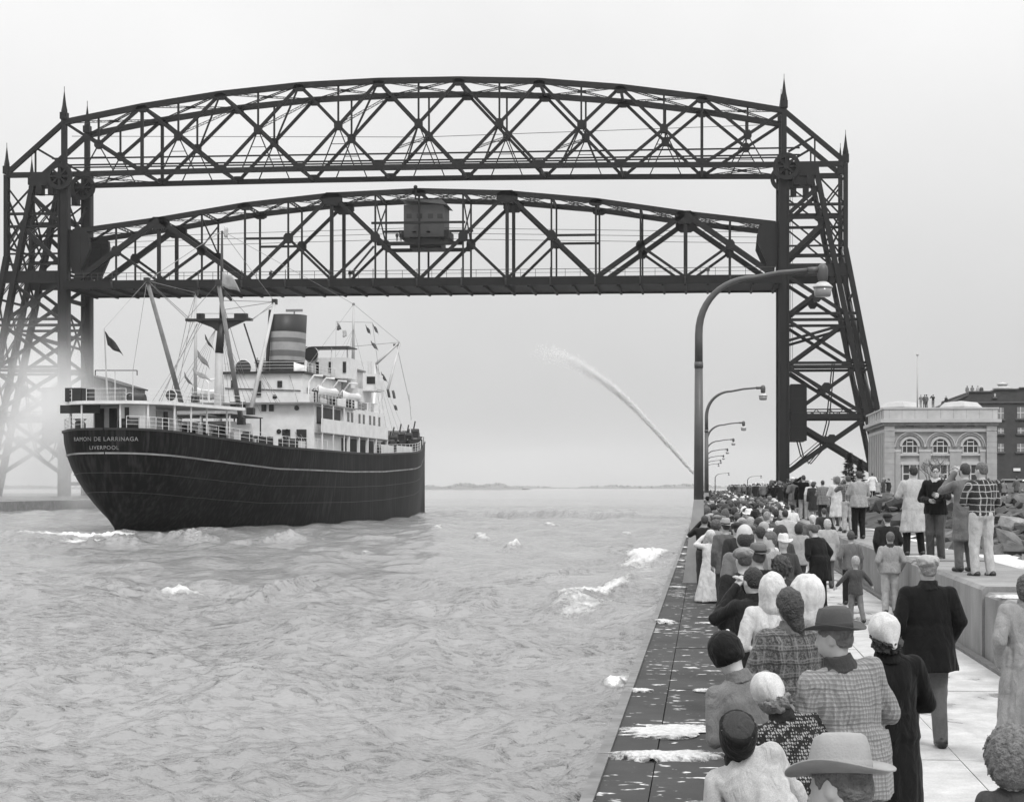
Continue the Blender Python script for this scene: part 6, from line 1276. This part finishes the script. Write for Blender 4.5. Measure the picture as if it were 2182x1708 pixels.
    if zipper: pass
    # lower garment
    if legs is not None:
        Lg = [ell((0, -0.012, 0.955), (0.168 * w_, 0.122 * w_, 0.125), base)]
        for i in (0, 1): Lg += [cap(hip[i], kn[i], 0.1 * w_ ** 0.5, 0.078, base, 1.05, 0.03), cap(kn[i], (an[i][0], an[i][1], 0.07), 0.076, 0.064, base, 1.1, 0.03)]
        Lg += [half((0, 0, -1), -0.045, base)]
        out.append(('trousers',) + sdf_mesh(Lg, h, wr * 0.9, 0.11, sd + 3) + (cloth(legs),))
    if skirt is not None:
        out.append(('skirt',) + sdf_mesh([prof([(0.42, 0.2, 0.17), (0.7, 0.185, 0.145), (1.06, 0.16, 0.115)], base, 0.03, 0.05, 9, sd)], h, wr, 0.13, sd) + (cloth(skirt),))
    if shoes:
        for i in (0, 1):
            x, y = an[i][0], an[i][1]; out.append(('shoe',) + sdf_mesh([cap((x, y - 0.055, 0.05), (x * 1.12, y + 0.15, 0.036), 0.046, 0.04, base, 1, 0.02), cap((x, y - 0.03, 0.05), (x, y - 0.01, 0.1), 0.05, 0.045, base, 1, 0.03), half((0, 0, -1), 0.0, base)], max(h * 0.75, 0.009)) + (M_shoe,))
    if glasses:
        b_ = MB()
        for s_ in (-1, 1):
            pts = [hd.fwd((s_ * 0.033 + 0.024 * math.cos(a), 0.112, hz(1.637) + 0.018 * math.sin(a))) for a in np.linspace(0, 2 * math.pi, 17)]; b_.tube([Vector(p.tolist()) for p in pts], 0.0045, 5, False)
            b_.tube([Vector(hd.fwd((s_ * 0.057, 0.108, hz(1.64))).tolist()), Vector(hd.fwd((s_ * 0.083, 0.0, hz(1.635))).tolist())], 0.004, 5)
        b_.tube([Vector(hd.fwd((-0.01, 0.113, hz(1.64))).tolist()), Vector(hd.fwd((0.01, 0.113, hz(1.64))).tolist())], 0.004, 5); out.append(('eyeglasses', np.array(b_.v, np.float32), b_.f, M_glasses))
    return out
def person(pos, H, rz, label, group=None, dep=None, **kw):
    dep = dep or pos.y; h = kw.pop('h', None) or min(max(dep * 0.00085, 0.0105), 0.024)
    parts = figure(h * 1.75 / H if H < 1.4 else h, **kw)
    root = empty('person', pos, rz, label, 'person', group); root.scale = (H / 1.75,) * 3
    for nm, V, Q, m in parts:
        if isinstance(Q, list): me = bpy.data.meshes.new(nm); me.from_pydata(V.tolist(), [], Q); me.polygons.foreach_set('use_smooth', [True] * len(me.polygons)); me.update()
        else: me = mesh_np(nm, V, Q, True)
        link(nm, me, m, root)
    return root
FG = 'spectators in the near foreground'; WG = 'spectators standing on the wall'
D_ = math.radians
# ---- nearest people on the walkway
person(dist(1800, 5.0), 1.60, D_(38), 'man in pale grey felt hat nearest the camera at the bottom edge', FG, top=0.16, hem=0.8, hat='fedora', hatg=0.30, band=0.27, hair='short', hairg=0.12, hyaw=D_(18), hroll=D_(-8), hpitch=D_(12), collar=0.16, h=0.011)
person(dist(1664, 8.0), 1.36, D_(10), 'boy in white jacket and dark earflap cap leaning towards the water', FG, top=0.42, hem=0.86, legs=0.1, hat='earflap', hatg=0.012, roll=D_(26), pitch=D_(20), hroll=D_(-10), hyaw=D_(10), hpitch=D_(-66), child=1.2, arms=(((-0.34, 0.10, 1.15), (-0.27, 0.40, 1.27)), ((0.22, 0.2, 1.12), (-0.05, 0.36, 1.2))), collar=0.015, hair=None, wr=0.016, h=0.0115)
person(dist(1724, 9.1), 1.38, D_(22), 'woman in white headscarf and dark patterned blouse behind the pale hat', FG, top=0.02, topk='print', hem=0.9, legs=None, skirt=0.05, hat='scarf', hatg=0.52, hair='curly', hairg=0.2, roll=D_(16), pitch=D_(14), hpitch=D_(10), hroll=D_(6), arms=('clasp', 'clasp'), fat=1.18, child=1.12)
person(dist(1622, 10.0), 1.50, D_(20), 'boy in black knit cap and grey jacket bending over the pier edge', FG, top=0.15, hem=0.84, legs=0.06, hat='knit', hatg=0.010, roll=D_(13), pitch=D_(14), hroll=D_(6), hpitch=D_(10), child=1.18, hair=None, arms=('clasp', 'clasp'), wr=0.011)
person(dist(1686, 11.3), 1.70, D_(18), 'woman with dark hair in a checked tweed coat', FG, top=0.085, topk='tweed', hem=0.5, flare=0.07, hair='long', hairg=0.035, arms=('clasp', 'clasp'), legs=None, collar=0.12, fat=1.05, hroll=D_(8))
person(dist(1644, 14.3), 1.63, D_(15), 'figure in white hood and white jacket, left of a like one', FG, top=0.54, hem=0.78, hat='hood', hatg=0.52, hair=None, arms=('clasp', 'clasp'), legs=0.1)
person(dist(1716, 12.9), 1.66, D_(25), 'woman in big white headscarf just ahead of the tweed coat', FG, top=0.5, hem=0.7, hat='hood', hatg=0.55, hair=None, arms=('clasp', 'down'), legs=None, skirt=0.1, child=1.1)
person(dist(1612, 15.2), 1.63, D_(30), 'dark haired man in black jacket raising binoculars', FG, top=0.014, hem=0.82, hair='short', hairg=0.012, arms=('binoc', 'binoc'), legs=0.03, fat=1.1, pitch=D_(6), child=1.08)
person(dist(1583, 17.8), 1.73, D_(25), 'man in pale flat cap and black coat ahead of the binoculars', FG, top=0.014, hem=0.6, hat='cap', hatg=0.2, hair='short', hairg=0.05, arms=('pocket', 'pocket'), legs=0.04, fat=1.08)
person(dist(1614, 18.6), 1.73, D_(20), 'man in grey brimmed hat with dark band, beside the flat cap', FG, top=0.02, hem=0.6, hat='smallhat', hatg=0.12, band=0.012, hair='short', hairg=0.06, legs=0.04)
person(dist(1586, 20.6), 1.87, D_(25), 'tall bald man with a dark fringe of hair', FG, top=0.14, hem=0.62, hair='bald', hairg=0.03, legs=0.06, fat=1.1, child=1.2)
person(dist(1662, 18.5), 1.62, D_(25), 'person with curly dark hair and dark jacket left of the black coat', FG, top=0.04, hem=0.8, hair='curly', hairg=0.04, legs=0.04)
person(dist(1640, 24), 1.74, D_(60), 'man in tan jacket turning his head behind the bald man', FG, top=0.25, hem=0.8, hair='short', hairg=0.09, hyaw=D_(40), legs=0.08)
person(dist(1513, 35.2), 1.42, D_(25), 'woman in white coat and headscarf shading her eyes beside the lamp base', FG, top=0.54, hem=0.03, flare=0.17, hat='scarf', hatg=0.5, hatk='dots', hair=None, arms=('shade', 'shade'), legs=None, child=1.25, fat=1.15, shoes=True, wr=0.01)
person(dist(1746, 33.0), 1.66, D_(40), 'stooping man in black coat in the middle of the walkway', FG, top=0.009, hem=0.6, hair='short', hairg=0.06, pitch=D_(16), arms=('clasp', 'pocket'), legs=0.012, fat=1.2)
person(dist(1822, 30.0), 1.09, D_(15), 'small fair haired child walking with one arm held out', FG, top=0.06, hem=0.78, hair='short', hairg=0.35, arms=('out', 'out'), legs=0.17, child=1.45, feet=((0, 0.06), (0.06, -0.2)))
person(dist(1812, 34.4), 1.45, D_(5), 'boy in grey jacket and dark trousers ahead of the small child', FG, top=0.13, hem=0.86, hair='short', hairg=0.05, legs=0.02, child=1.15, feet=((0, 0.12), (0, -0.06)), arms=('pocket', 'down'))
person(dist(1896, 32.0), 1.50, D_(5), 'youth in pale windcheater and light trousers, back to camera', FG, top=0.26, hem=0.88, hair='short', hairg=0.09, legs=0.36, child=1.12, arms=('pocket', 'pocket'), collar=0.03, fat=1.05)
person(dist(1890, 38.0), 1.77, D_(10), 'man in dark leather jacket and cap ahead of the pale windcheater', FG, top=0.015, hem=0.8, hat='cap', hatg=0.02, hair='short', hairg=0.03, legs=0.04, fat=1.2, arms=('pocket', 'pocket'))
person(dist(1976, 15.6), 1.74, D_(8), 'heavy man in black overcoat and pale cap walking away', FG, top=0.006, hem=0.70, flare=0.045, hat='cap', hatg=0.32, hair='short', hairg=0.2, legs=0.11, fat=1.17, arms=('pocket', 'pocket'), feet=((0.02, 0.28), (0.0, -0.05)), collar=0.012, wr=0.004)
person(dist(1898, 10.4), 1.59, D_(20), 'woman in long black coat and white headscarf right of the checked jacket', FG, top=0.006, hem=0.10, flare=0.05, hat='scarf', hatg=0.54, hair='curly', hairg=0.02, legs=None, roll=D_(3), hroll=D_(8), arms=('clasp', 'clasp'), wr=0.007, fat=0.98)
person(dist(1816, 9.3), 1.68, D_(25), 'man in dark felt hat and pale checked jacket, face turned left', FG, top=0.24, topk='check', hem=0.72, hat='fedora', hatg=0.065, band=0.03, hair='short', hairg=0.14, roll=D_(10), hyaw=D_(42), hroll=D_(-6), legs=0.15, arms=('clasp', 'clasp'), fat=1.1, collar=0.05)
person(dist(2186, 14.6), 1.62, D_(10), 'person in pale long coat cut by the right edge of the frame', FG, top=0.25, hem=0.30, flare=0.06, hair='bob', hairg=0.06, legs=None, arms=('pocket', 'pocket'), fat=1.1, collar=0.2, wr=0.014)
person(dist(2152, 7.8), 1.17, D_(20), 'curly haired child at the bottom right corner', FG, top=0.05, hem=0.7, hair='curly', hairg=0.16, child=1.6, legs=0.1, h=0.0105)
# ---- people standing on the wall
person(dist(1945, 34.0, 1.0), 1.78, D_(12), 'man in crumpled pale raincoat standing on the wall', WG, top=0.40, hem=0.46, flare=0.06, hair='short', hairg=0.012, legs=0.012, arms=('chest', 'chest'), feet=((-0.05, -0.05), (0.08, 0.03)), wr=0.009, fat=1.08)
person(dist(1993, 32.4, 0.97), 1.80, D_(155), 'man with glasses and black cardigan on the wall facing the camera', WG, top=0.008, hem=0.86, hair='short', hairg=0.015, legs=0.055, arms=('fwd', 'clasp'), glasses=True, hyaw=D_(15), collar=0.5, h=0.014)
person(dist(2090, 26.5, 0.97), 1.77, D_(22), 'man in dark windowpane shirt and pale trousers standing on the wall', WG, top=0.025, topk='windowpane', hem=0.96, hair='short', hairg=0.1, legs=0.42, arms=('fold', 'clasp'), fat=1.12, feet=((0, 0), (0.03, -0.05)), hyaw=D_(20), h=0.014)
person(dist(2055, 27.6, 1.0), 1.74, D_(22), 'person in grey coat lifting a camera, left of the windowpane shirt', WG, top=0.13, hem=0.5, hair='short', hairg=0.03, legs=0.11, arms=('binoc', 'binoc'))
person(dist(1829, 45.0, 1.0), 1.77, D_(15), 'man in pale jacket and black trousers on the wall', WG, top=0.28, hem=0.82, hair='short', hairg=0.015, legs=0.01, arms=('chest', 'chest'), fat=1.12, wr=0.009)
person(dist(1806, 51.0, 1.0), 1.70, D_(10), 'youth in black and white checked shirt and pale trousers on the wall', WG, top=0.05, topk='lumber', hem=0.95, hair='short', hairg=0.04, legs=0.36, arms=('binoc', 'binoc'))
person(dist(1783, 53.0, 1.0), 1.69, D_(15), 'woman in white coat on the wall beside the checked shirt', WG, top=0.5, hem=0.45, flare=0.08, hair='bob', hairg=0.12, legs=None, arms=('fold', 'fold'))
person(dist(1752, 67.0, 1.0), 1.62, D_(12), 'person in lumberjack plaid jacket on the wall', WG, top=0.06, topk='lumber', hem=0.72, hair='short', hairg=0.03, legs=0.03, fat=1.2, arms=('clasp', 'clasp'))
person(dist(1727, 70.0, 1.0), 1.62, D_(8), 'woman in white blouse and pale trousers on the wall', WG, top=0.52, hem=0.95, hat='scarf', hatg=0.5, hair=None, legs=0.26)
person(dist(1706, 79.0, 1.0), 1.72, D_(10), 'man in dark overcoat on the wall beside the white blouse', WG, top=0.02, hem=0.45, hat='fedora', hatg=0.02, hair='short', legs=0.02)
# ---- a few more who can be told apart in the middle of the crowd
MG = 'spectators in the middle of the crowd'
for px, dp, H, rz, lb, kw in (
    (1672, 45, 1.76, 10, 'man in pale short jacket and dark trousers, back to camera, mid walkway', dict(top=0.42, hem=0.92, hair='short', hairg=0.02, legs=0.015, fat=1.15)),
    (1762, 40, 1.62, 10, 'person with pale hair and pale coat ahead of the stooping man', dict(top=0.36, hem=0.7, hair='bob', hairg=0.4, legs=0.1)),
    (1755, 52, 1.72, 15, 'person in dark jacket right beside the wall foot', dict(top=0.04, hem=0.8, hair='short', hairg=0.05, legs=0.05)),
    (1630, 42, 1.78, 20, 'man in tall dark brimmed hat in the crowd', dict(top=0.06, hem=0.7, hat='fedora', hatg=0.1, hair='short', legs=0.05)),
    (1570, 30, 1.74, 25, 'man in dark beret behind the white coated woman', dict(top=0.03, hem=0.7, hat='cap', hatg=0.03, hair='short', legs=0.05)),
    (1545, 33, 1.72, 25, 'man in pale straw hat right of the lamp pole', dict(top=0.1, hem=0.7, hat='fedora', hatg=0.3, hair='short', legs=0.05)),
    (1700, 36, 1.60, 15, 'dark haired girl in pale jacket beside the stooping man', dict(top=0.3, hem=0.8, hair='bob', hairg=0.015, legs=0.04)),
    (1598, 38, 1.70, 20, 'woman with pale hair left of the tall brimmed hat', dict(top=0.2, hem=0.6, hair='bob', hairg=0.3, legs=None, skirt=0.1)),
    (1730, 46, 1.60, 15, 'woman in white scarf ahead of the girl in the pale jacket', dict(top=0.1, hem=0.6, hat='scarf', hatg=0.5, hair=None, legs=None))):
    person(dist(px, dp), H, D_(rz), lb, MG, **kw)
# ---- the packed crowd: a few low prototypes, each spectator an object of its own
def proto(h, **kw):
    parts = figure(h, hands=False, wr=0.0, **kw); slot = {'body': 0, 'hair': 1, 'headscarf': 1, 'flat_cap': 1, 'fedora_hat': 1, 'hat_band': 1, 'hood': 1, 'knit_cap': 1, 'coat': 2, 'jacket': 2, 'shirt': 2, 'collar': 2, 'trousers': 3, 'skirt': 3, 'shoe': 3}
    hatted = any(p[0] in ('headscarf', 'flat_cap', 'fedora_hat', 'hood', 'knit_cap') for p in parts); V = []; F_ = []; M_ = []; o = 0
    for nm, v, q, m in parts:
        V += v.tolist(); q = q if isinstance(q, list) else q.tolist(); F_ += [tuple(i + o for i in f) for f in q]; M_ += [slot[nm]] * len(q); o += len(v)
    me = bpy.data.meshes.new('person'); me.from_pydata(V, [], F_)
    for _ in range(4): me.materials.append(M_skin)
    me.polygons.foreach_set('material_index', M_); me.polygons.foreach_set('use_smooth', [True] * len(F_)); me.update(); return me
PS = [dict(hair='short', hem=0.8), dict(hair='short', hem=0.55, arms=('pocket', 'pocket')), dict(hair='bob', hem=0.5, legs=None, skirt=0.1, flare=0.06), dict(hair=None, hat='scarf', hem=0.5, legs=None, skirt=0.1), dict(hair='short', hat='fedora', hem=0.6, arms=('clasp', 'clasp')), dict(hair='short', hat='cap', hem=0.8, arms=('pocket', 'down')), dict(hair='short', hem=0.93, arms=('binoc', 'binoc')), dict(hair='curly', hem=0.7, arms=('clasp', 'clasp')), dict(hair='short', hem=0.8, arms=('shade', 'down'), hyaw=0.6), dict(hair=None, hat='hood', hem=0.75), dict(hair='short', hem=0.8, arms=('fold', 'fold'), hyaw=-0.5), dict(hair='bob', hem=0.8, arms=('down', 'shade'))]
PM = [proto(0.026, **k) for k in PS]; PF = [proto(0.062, shoes=False, **k) for k in PS]
TOPG = [0.012, 0.02, 0.03, 0.05, 0.08, 0.12, 0.18, 0.25, 0.32, 0.4, 0.55, 0.68]; TOPW = [5, 5, 5, 5, 4, 4, 4, 3, 3, 2, 2, 2]
HAIRG = [0.012, 0.02, 0.03, 0.045, 0.07, 0.12, 0.22]; HATG = [0.02, 0.05, 0.09, 0.16, 0.3, 0.6, 0.7]
cr = random.Random(5)
def spectator(x, y, z, H, rz, label, group, me=None, dark=False):
    i = cr.randrange(len(PM)); o = bpy.data.objects.new('person', me or PM[i]); COL.objects.link(o); o.location = (x, y, z); o.rotation_euler = (0, 0, rz); o.scale = (H / 1.75 * cr.uniform(0.97, 1.06), H / 1.75, H / 1.75)
    hatted = PS[i].get('hat') is not None
    ms = [M_skin if cr.random() < 0.7 else M_skin2, (cloth(cr.choice(HATG)) if hatted else hairm(cr.choice(HAIRG))), cloth(cr.choices(TOPG, TOPW)[0] * (0.4 if dark else 1), 'lumber' if cr.random() < 0.06 else 'plain'), cloth(cr.choice((0.015, 0.03, 0.05, 0.08, 0.15, 0.3)))]
    for k, m in enumerate(ms): o.material_slots[k].link = 'OBJECT'; o.material_slots[k].material = m
    if label is None:
        tone = lambda g: 'black' if g < 0.025 else ('dark grey' if g < 0.09 else ('grey' if g < 0.22 else ('pale' if g < 0.5 else 'white')))
        nm_ = lambda m: float(m.name.split('_')[-1].split('.')[0]) / 1000
        kit = {None: '%s hair' % {'black': 'black', 'dark grey': 'dark', 'grey': 'brown', 'pale': 'fair', 'white': 'white'}[tone(nm_(ms[1]))], 'scarf': '%s headscarf' % tone(nm_(ms[1])), 'hood': '%s hood' % tone(nm_(ms[1])), 'cap': '%s flat cap' % tone(nm_(ms[1])), 'fedora': '%s brimmed hat' % tone(nm_(ms[1]))}[PS[i].get('hat')]
        do = {6: ' lifting binoculars', 8: ' shading the eyes', 10: ' with folded arms', 11: ' shading the eyes'}.get(i, '')
        where = ('near' if y < 42 else ('middle' if y < 62 else 'far')) + ' crowd, ' + ('water side' if x < 0.8 else ('centre' if x < 2.1 else 'wall side')) if z < 0.5 else 'on the wall ' + ('short of' if y < 95 else 'near') + ' the tower'
        label = 'person in %s%s, %s%s, %s' % (tone(nm_(ms[2])), ' plaid top' if 'lumber' in ms[2].name else (' coat' if PS[i]['hem'] < 0.7 else ' jacket'), kit, do, where)
    return tag(o, label, 'person', group)
pts = []
def free(x, y, r): 
    return all((x - a) ** 2 + (y - b) ** 2 > r * r for a, b in pts[-160:])
y = 25.0; n_ind = 0; CL = 'one of the people packed on the walkway between the tall lamp and the bridge'; CG = 'crowd packed along the walkway'
for o in list(bpy.data.objects):
    if o.name.startswith('person') and o.type == 'EMPTY': pts.append((o.location.x, o.location.y))
fixed = list(pts)
tries = 0; cand = []
while len(cand) < 205 and tries < 20000:
    tries += 1; f = cr.random(); y = 26 + 66 * f; xm = -0.05 if y > 37 else 0.75; xM = 1.25 + max(0, (y - 34)) * 0.05; x = cr.uniform(xm, min(xM, 3.45)); r = 0.56
    if abs(x + 0.16) < 0.4 and abs(y - 42.6) < 0.6: continue
    if all((x - a) ** 2 + (y - b) ** 2 > r * r for a, b in fixed) and all((x - a) ** 2 + (y - b) ** 2 > r * r for a, b in cand): cand.append((x, y))
for x, y in cand: spectator(x, y, 0, cr.gauss(1.68, 0.08) if cr.random() > 0.08 else cr.uniform(1.2, 1.45), cr.gauss(0.4, 0.35), None, CG)
for k in range(34):
    y = 60 + k * 1.9 + cr.uniform(-0.5, 0.5); x = cr.uniform(4.0, 5.2)
    if y < 82 and x > 4.6: continue
    spectator(x, y, 1.0, cr.gauss(1.7, 0.07), cr.gauss(0.35, 0.3), None, 'people on the wall towards the bridge', dark=True)
# far crowd: too many and too small to count
V = []; F_ = []; M_ = []; MATL = [M_skin, hairm(0.03), cloth(0.02), cloth(0.05), cloth(0.12), cloth(0.3), cloth(0.65), cloth(0.6, 'dots')]; o_ = 0
VV = [np.array([v.co[:] for v in me.vertices], np.float32) for me in PF]; FF = [[tuple(p.vertices) for p in me.polygons] for me in PF]; MM = [[p.material_index for p in me.polygons] for me in PF]
def far_person(x, y, z, H):
    global o_
    i = cr.randrange(len(PF)); a = cr.gauss(0.4, 0.4); s = H / 1.75; c_, s_ = math.cos(a) * s, math.sin(a) * s; P = VV[i]
    Q = np.stack([P[:, 0] * c_ - P[:, 1] * s_ + x, P[:, 0] * s_ + P[:, 1] * c_ + y, P[:, 2] * s + z], -1); V.append(Q); t_ = cr.choice((2, 2, 2, 3, 3, 4, 4, 5, 6)); mp = (0, 1 if PS[i].get('hat') is None else cr.choice((1, 2, 4, 6)), t_, cr.choice((2, 3, 4)))
    F_.extend(tuple(k + o_ for k in f) for f in FF[i]); M_.extend(mp[k] for k in MM[i]); o_ += len(Q)
for k in range(560):
    y = 92 + 210 * cr.random() ** 1.2; far_person(cr.uniform(-0.2, 3.5), y, 0, cr.gauss(1.68, 0.08))
filled = list(cand) + fixed
for k in range(4000):
    y = cr.uniform(66, 150); x = cr.uniform(-0.1, 3.5)
    if len(filled) > len(cand) + len(fixed) + 190: break
    if all((x - a) ** 2 + (y - b) ** 2 > 0.23 for a, b in filled): filled.append((x, y)); far_person(x, y, 0, cr.gauss(1.68, 0.07))
for k in range(90): far_person(cr.uniform(3.9, 7.5), cr.uniform(110, 300), 1.0, 1.7)
me = bpy.data.meshes.new('far_crowd'); me.from_pydata(np.concatenate(V).tolist(), [], F_)
for m in MATL: me.materials.append(m)
me.polygons.foreach_set('material_index', M_); me.polygons.foreach_set('use_smooth', [True] * len(F_)); me.update()
tag(link('far_crowd', me), 'distant crowd lining the walkway towards the bridge', 'crowd', None, 'stuff')
# small groups elsewhere
for i, (px, dp, lb) in enumerate(((1868, 112, 'person in pale top beyond the rocks, left of the raincoat'), (1881, 118, 'person in dark clothes beyond the rocks, left of the raincoat'), (1892, 125, 'person beyond the rocks close beside the raincoat'), (1858, 105, 'person bending beyond the rocks near the wall'), (2008, 90, 'person beyond the rocks right of the black cardigan'), (2022, 96, 'person in grey beyond the rocks under the right arched window'), (2030, 88, 'dark figure low among the rocks right of the black cardigan'), (2105, 118, 'pale haired person beyond the rocks, over the windowpane shoulder'), (2128, 112, 'dark figure beyond the rocks right of the windowpane shirt'), (2137, 116, 'second dark figure beyond the rocks right of the windowpane shirt'), (2165, 108, 'dark figure among the parked cars'), (1935, 128, 'person beyond the rocks half hidden behind the raincoat'))):
    p = dist(px, dp); z = float(landz(np.array(p.x), np.array(p.y))) + (0.3 if p.y < 108 else 0); spectator(p.x, p.y, z, cr.uniform(1.6, 1.78), cr.gauss(0.5, 0.5), lb, 'people beyond the rocks')
for px, lb in ((1957, 'dark figure beside the flagpole on the stone roof'), (1965, 'second figure from the flagpole on the stone roof'), (1969, 'third figure from the flagpole on the stone roof'), (1983, 'pale figure standing apart on the stone roof')):
    p = at(px, 868, BY + 2.2); spectator(p.x, BY + 0.12, ZT, 1.72, cr.uniform(0, 1), lb, 'people on the stone roof')
for px, py, lb in ((2018, 858, 'figure at the low corner of the brick roof'), (2063, 836, 'leftmost of the figures on the brick gable'), (2074, 836, 'second figure on the brick gable'), (2086, 836, 'third figure on the brick gable'), (2094, 836, 'rightmost figure on the brick gable')):
    p = kb(px, py); spectator(p.x, KY + 1.5, p.z - 0.6, 1.72, cr.uniform(0, 1), lb, 'people on the brick roof')
bpy.context.view_layer.update()
def on_ship(px, s, lb, zdeck=None):
    q_ = sp(px, 900, s); zz_ = zdeck if zdeck is not None else sheer(s) - 0.05; p = ship.matrix_basis @ Vector((q_.x, s, zz_)); spectator(p.x, p.y, p.z, 1.74, math.pi + cr.uniform(-1, 1), lb, 'people aboard the ship', dark=True)
for px, s, lb, z in ((331, 14.5, 'officer in dark coat standing at the ship poop rail', None), (402, 17, 'sailor under the pale deck awning', None), (410, 18.2, 'second sailor under the pale deck awning', None), (446, 18, 'sailor at the quarter deck rail, left of a pair', None), (460, 19, 'sailor at the quarter deck rail, right of a pair', None), (497, 21, 'sailor bending by the heel of the grey boom', None), (672, 40, 'figure on the boat deck near the funnel', 13.1), (700, 46, 'figure on the boat deck beside the first lifeboat', 13.1), (722, 52, 'figure on the boat deck beside the second lifeboat', 13.1), (735, 56, 'figure on the boat deck below the wheelhouse', 13.1), (828, 72, 'figure on the fore deck, nearest the bridge house', None), (848, 77, 'figure on the fore deck in the middle', None), (868, 82, 'figure on the fore deck nearest the bow', None), (548, 46, 'figure on top of the engine casing left of the funnel', 16.95), (562, 46.5, 'second figure on top of the engine casing left of the funnel', 16.95)):
    on_ship(px, s, lb, z)
for px, lb in ((580, 'man at the rail of the lift span left of the house'), (748, 'man at the foot of the lift span stairway'), (756, 'second man at the foot of the lift span stairway'), (1508, 'man on the lift span near the right tower')):
    p = bz(px, 590); spectator(p.x, YB - 1.2, ZD1 + 0.02, 1.9, math.pi, lb, 'men on the lift span', dark=True)
for px, lb in ((843, 'man on the machinery platform left of the operator house'), (851, 'second man on the machinery platform left of the operator house')):
    p = bz(px, 512); spectator(p.x, YB + 1.4, p.z, 1.8, math.pi, lb, 'men on the machinery platform', dark=True)
# ================================================================== WATER JET, SPRAY, SMOKE, HAZE
M_spray = bpy.data.materials.new('spray_droplets'); M_spray.use_nodes = True; t, NN, LL = nodes_of(M_spray); b = t.nodes['Principled BSDF']; b.inputs['Base Color'].default_value = (0.95, 0.95, 0.95, 1); b.inputs['Roughness'].default_value = 0.5
tl_ = NN('ShaderNodeBsdfTranslucent'); tl_.inputs[0].default_value = (0.95, 0.95, 0.95, 1); mx_ = NN('ShaderNodeMixShader'); mx_.inputs[0].default_value = 0.6; LL(b.outputs[0], mx_.inputs[1]); LL(tl_.outputs[0], mx_.inputs[2]); LL(mx_.outputs[0], t.nodes['Material Output'].inputs['Surface'])
JY = 292.0
path = [at(a, c, JY) for a, c in ((1512, 1034), (1475, 1004), (1440, 965), (1400, 921), (1350, 867), (1300, 821), (1250, 784), (1205, 757), (1165, 742), (1130, 740))]
g = random.Random(3); b_ = MB()
def jp(t_):
    k = min(int(t_ * 9), 8); f = t_ * 9 - k; p0 = path[max(k - 1, 0)]; p1, p2 = path[k], path[k + 1]; p3 = path[min(k + 2, 9)]
    return 0.5 * ((2 * p1) + (p2 - p0) * f + (2 * p0 - 5 * p1 + 4 * p2 - p3) * f * f + (3 * p1 - p0 - 3 * p2 + p3) * f ** 3)
def drop(p, r, d=None):
    d = d or Vector((0, 0, 1)); a, c, d = basis(d); L_ = r * 2.6
    b_.add([p - d * L_, p + a * r, p + c * r, p - a * r, p - c * r, p + d * L_], [(0, 2, 1), (0, 3, 2), (0, 4, 3), (0, 1, 4), (5, 1, 2), (5, 2, 3), (5, 3, 4), (5, 4, 1)])
for i in range(20000):
    t_ = g.random() ** 0.85; p = jp(t_); d = (jp(min(t_ + 0.01, 1)) - p); w = 0.09 + 0.6 * t_ ** 1.7; q = p + Vector((g.gauss(0, w), g.gauss(0, w), g.gauss(0, w) - abs(g.gauss(0, 0.7)) * t_ ** 3 * 2)); keep = 1 if t_ < 0.5 else ((1 - t_) * 2) ** 1.3
    if g.random() < keep: drop(q, g.uniform(0.03, 0.06) * (1.1 - 0.4 * t_), d if d.length > 0 else None)
b_.obj('water_jet', M_spray, None, label='white arc of hose water shooting over the canal under the lift span', cat='water jet', kind='stuff')
def volume(name, loc, size, dens, nscale, g, fall, label, cat='mist', thr=0.35, aniso=0.0):
    m = bpy.data.materials.new(name); m.use_nodes = True; t, NN, LL = nodes_of(m); t.nodes.remove(t.nodes['Principled BSDF'])
    v = NN('ShaderNodeVolumePrincipled'); v.inputs['Color'].default_value = (g, g, g, 1); v.inputs['Anisotropy'].default_value = aniso
    co = NN('ShaderNodeTexCoord').outputs['Object']; ln = NN('ShaderNodeVectorMath'); ln.operation = 'LENGTH'; LL(co, ln.inputs[0])
    fo = rmap(t, ln.outputs['Value'], fall, 1.0, 1.0, 0.0); ns = rmap(t, noise(t, co, nscale, 3, 0.6), thr, 0.7, 0.15, 1.0)
    LL(mathn(t, 'MULTIPLY', mathn(t, 'MULTIPLY', mathn(t, 'MULTIPLY', fo, fo), ns), dens), v.inputs['Density']); LL(v.outputs[0], t.nodes['Material Output'].inputs['Volume'])
    b2 = MB(); b2.sphere((0, 0, 0), 1.0, 20, 12); o = b2.obj(name, m, None, True, label=label, cat=cat, kind='stuff'); o.location = loc; o.scale = size; return o
volume('spray_cloud', (-117, 296, 12.5), (20, 18, 25), 0.26, 2.2, 0.98, 0.15, 'white cloud of falling spray hiding the foot of the left bridge tower', 'spray')
volume('mist_bank', (-70, 560, 6), (190, 215, 34), 0.0042, 2.5, 0.9, 0.1, 'faint grey mist lying over the harbour beyond the bridge', 'mist')
fl = ship.matrix_basis @ sp(625, 655, 55)
volume('funnel_smoke', (fl.x - 1.0, fl.y + 3, fl.z + 1.0), (4.5, 4, 2.2), 0.07, 3.0, 0.35, 0.0, 'thin grey smoke drifting from the ship funnel', 'smoke')
hz_ = bpy.data.materials.new('haze'); hz_.use_nodes = True; t, NN, LL = nodes_of(hz_); t.nodes.remove(t.nodes['Principled BSDF'])
v = NN('ShaderNodeVolumePrincipled'); v.inputs['Color'].default_value = (0.93, 0.93, 0.93, 1); v.inputs['Density'].default_value = 0.00007; LL(v.outputs[0], t.nodes['Material Output'].inputs['Volume'])
MB().bb(-3200, 1500, -60, 5400, -3.4, 112).obj('haze', hz_, None, kind='stuff', label='thin pale haze lying over the canal and harbour', cat='haze')
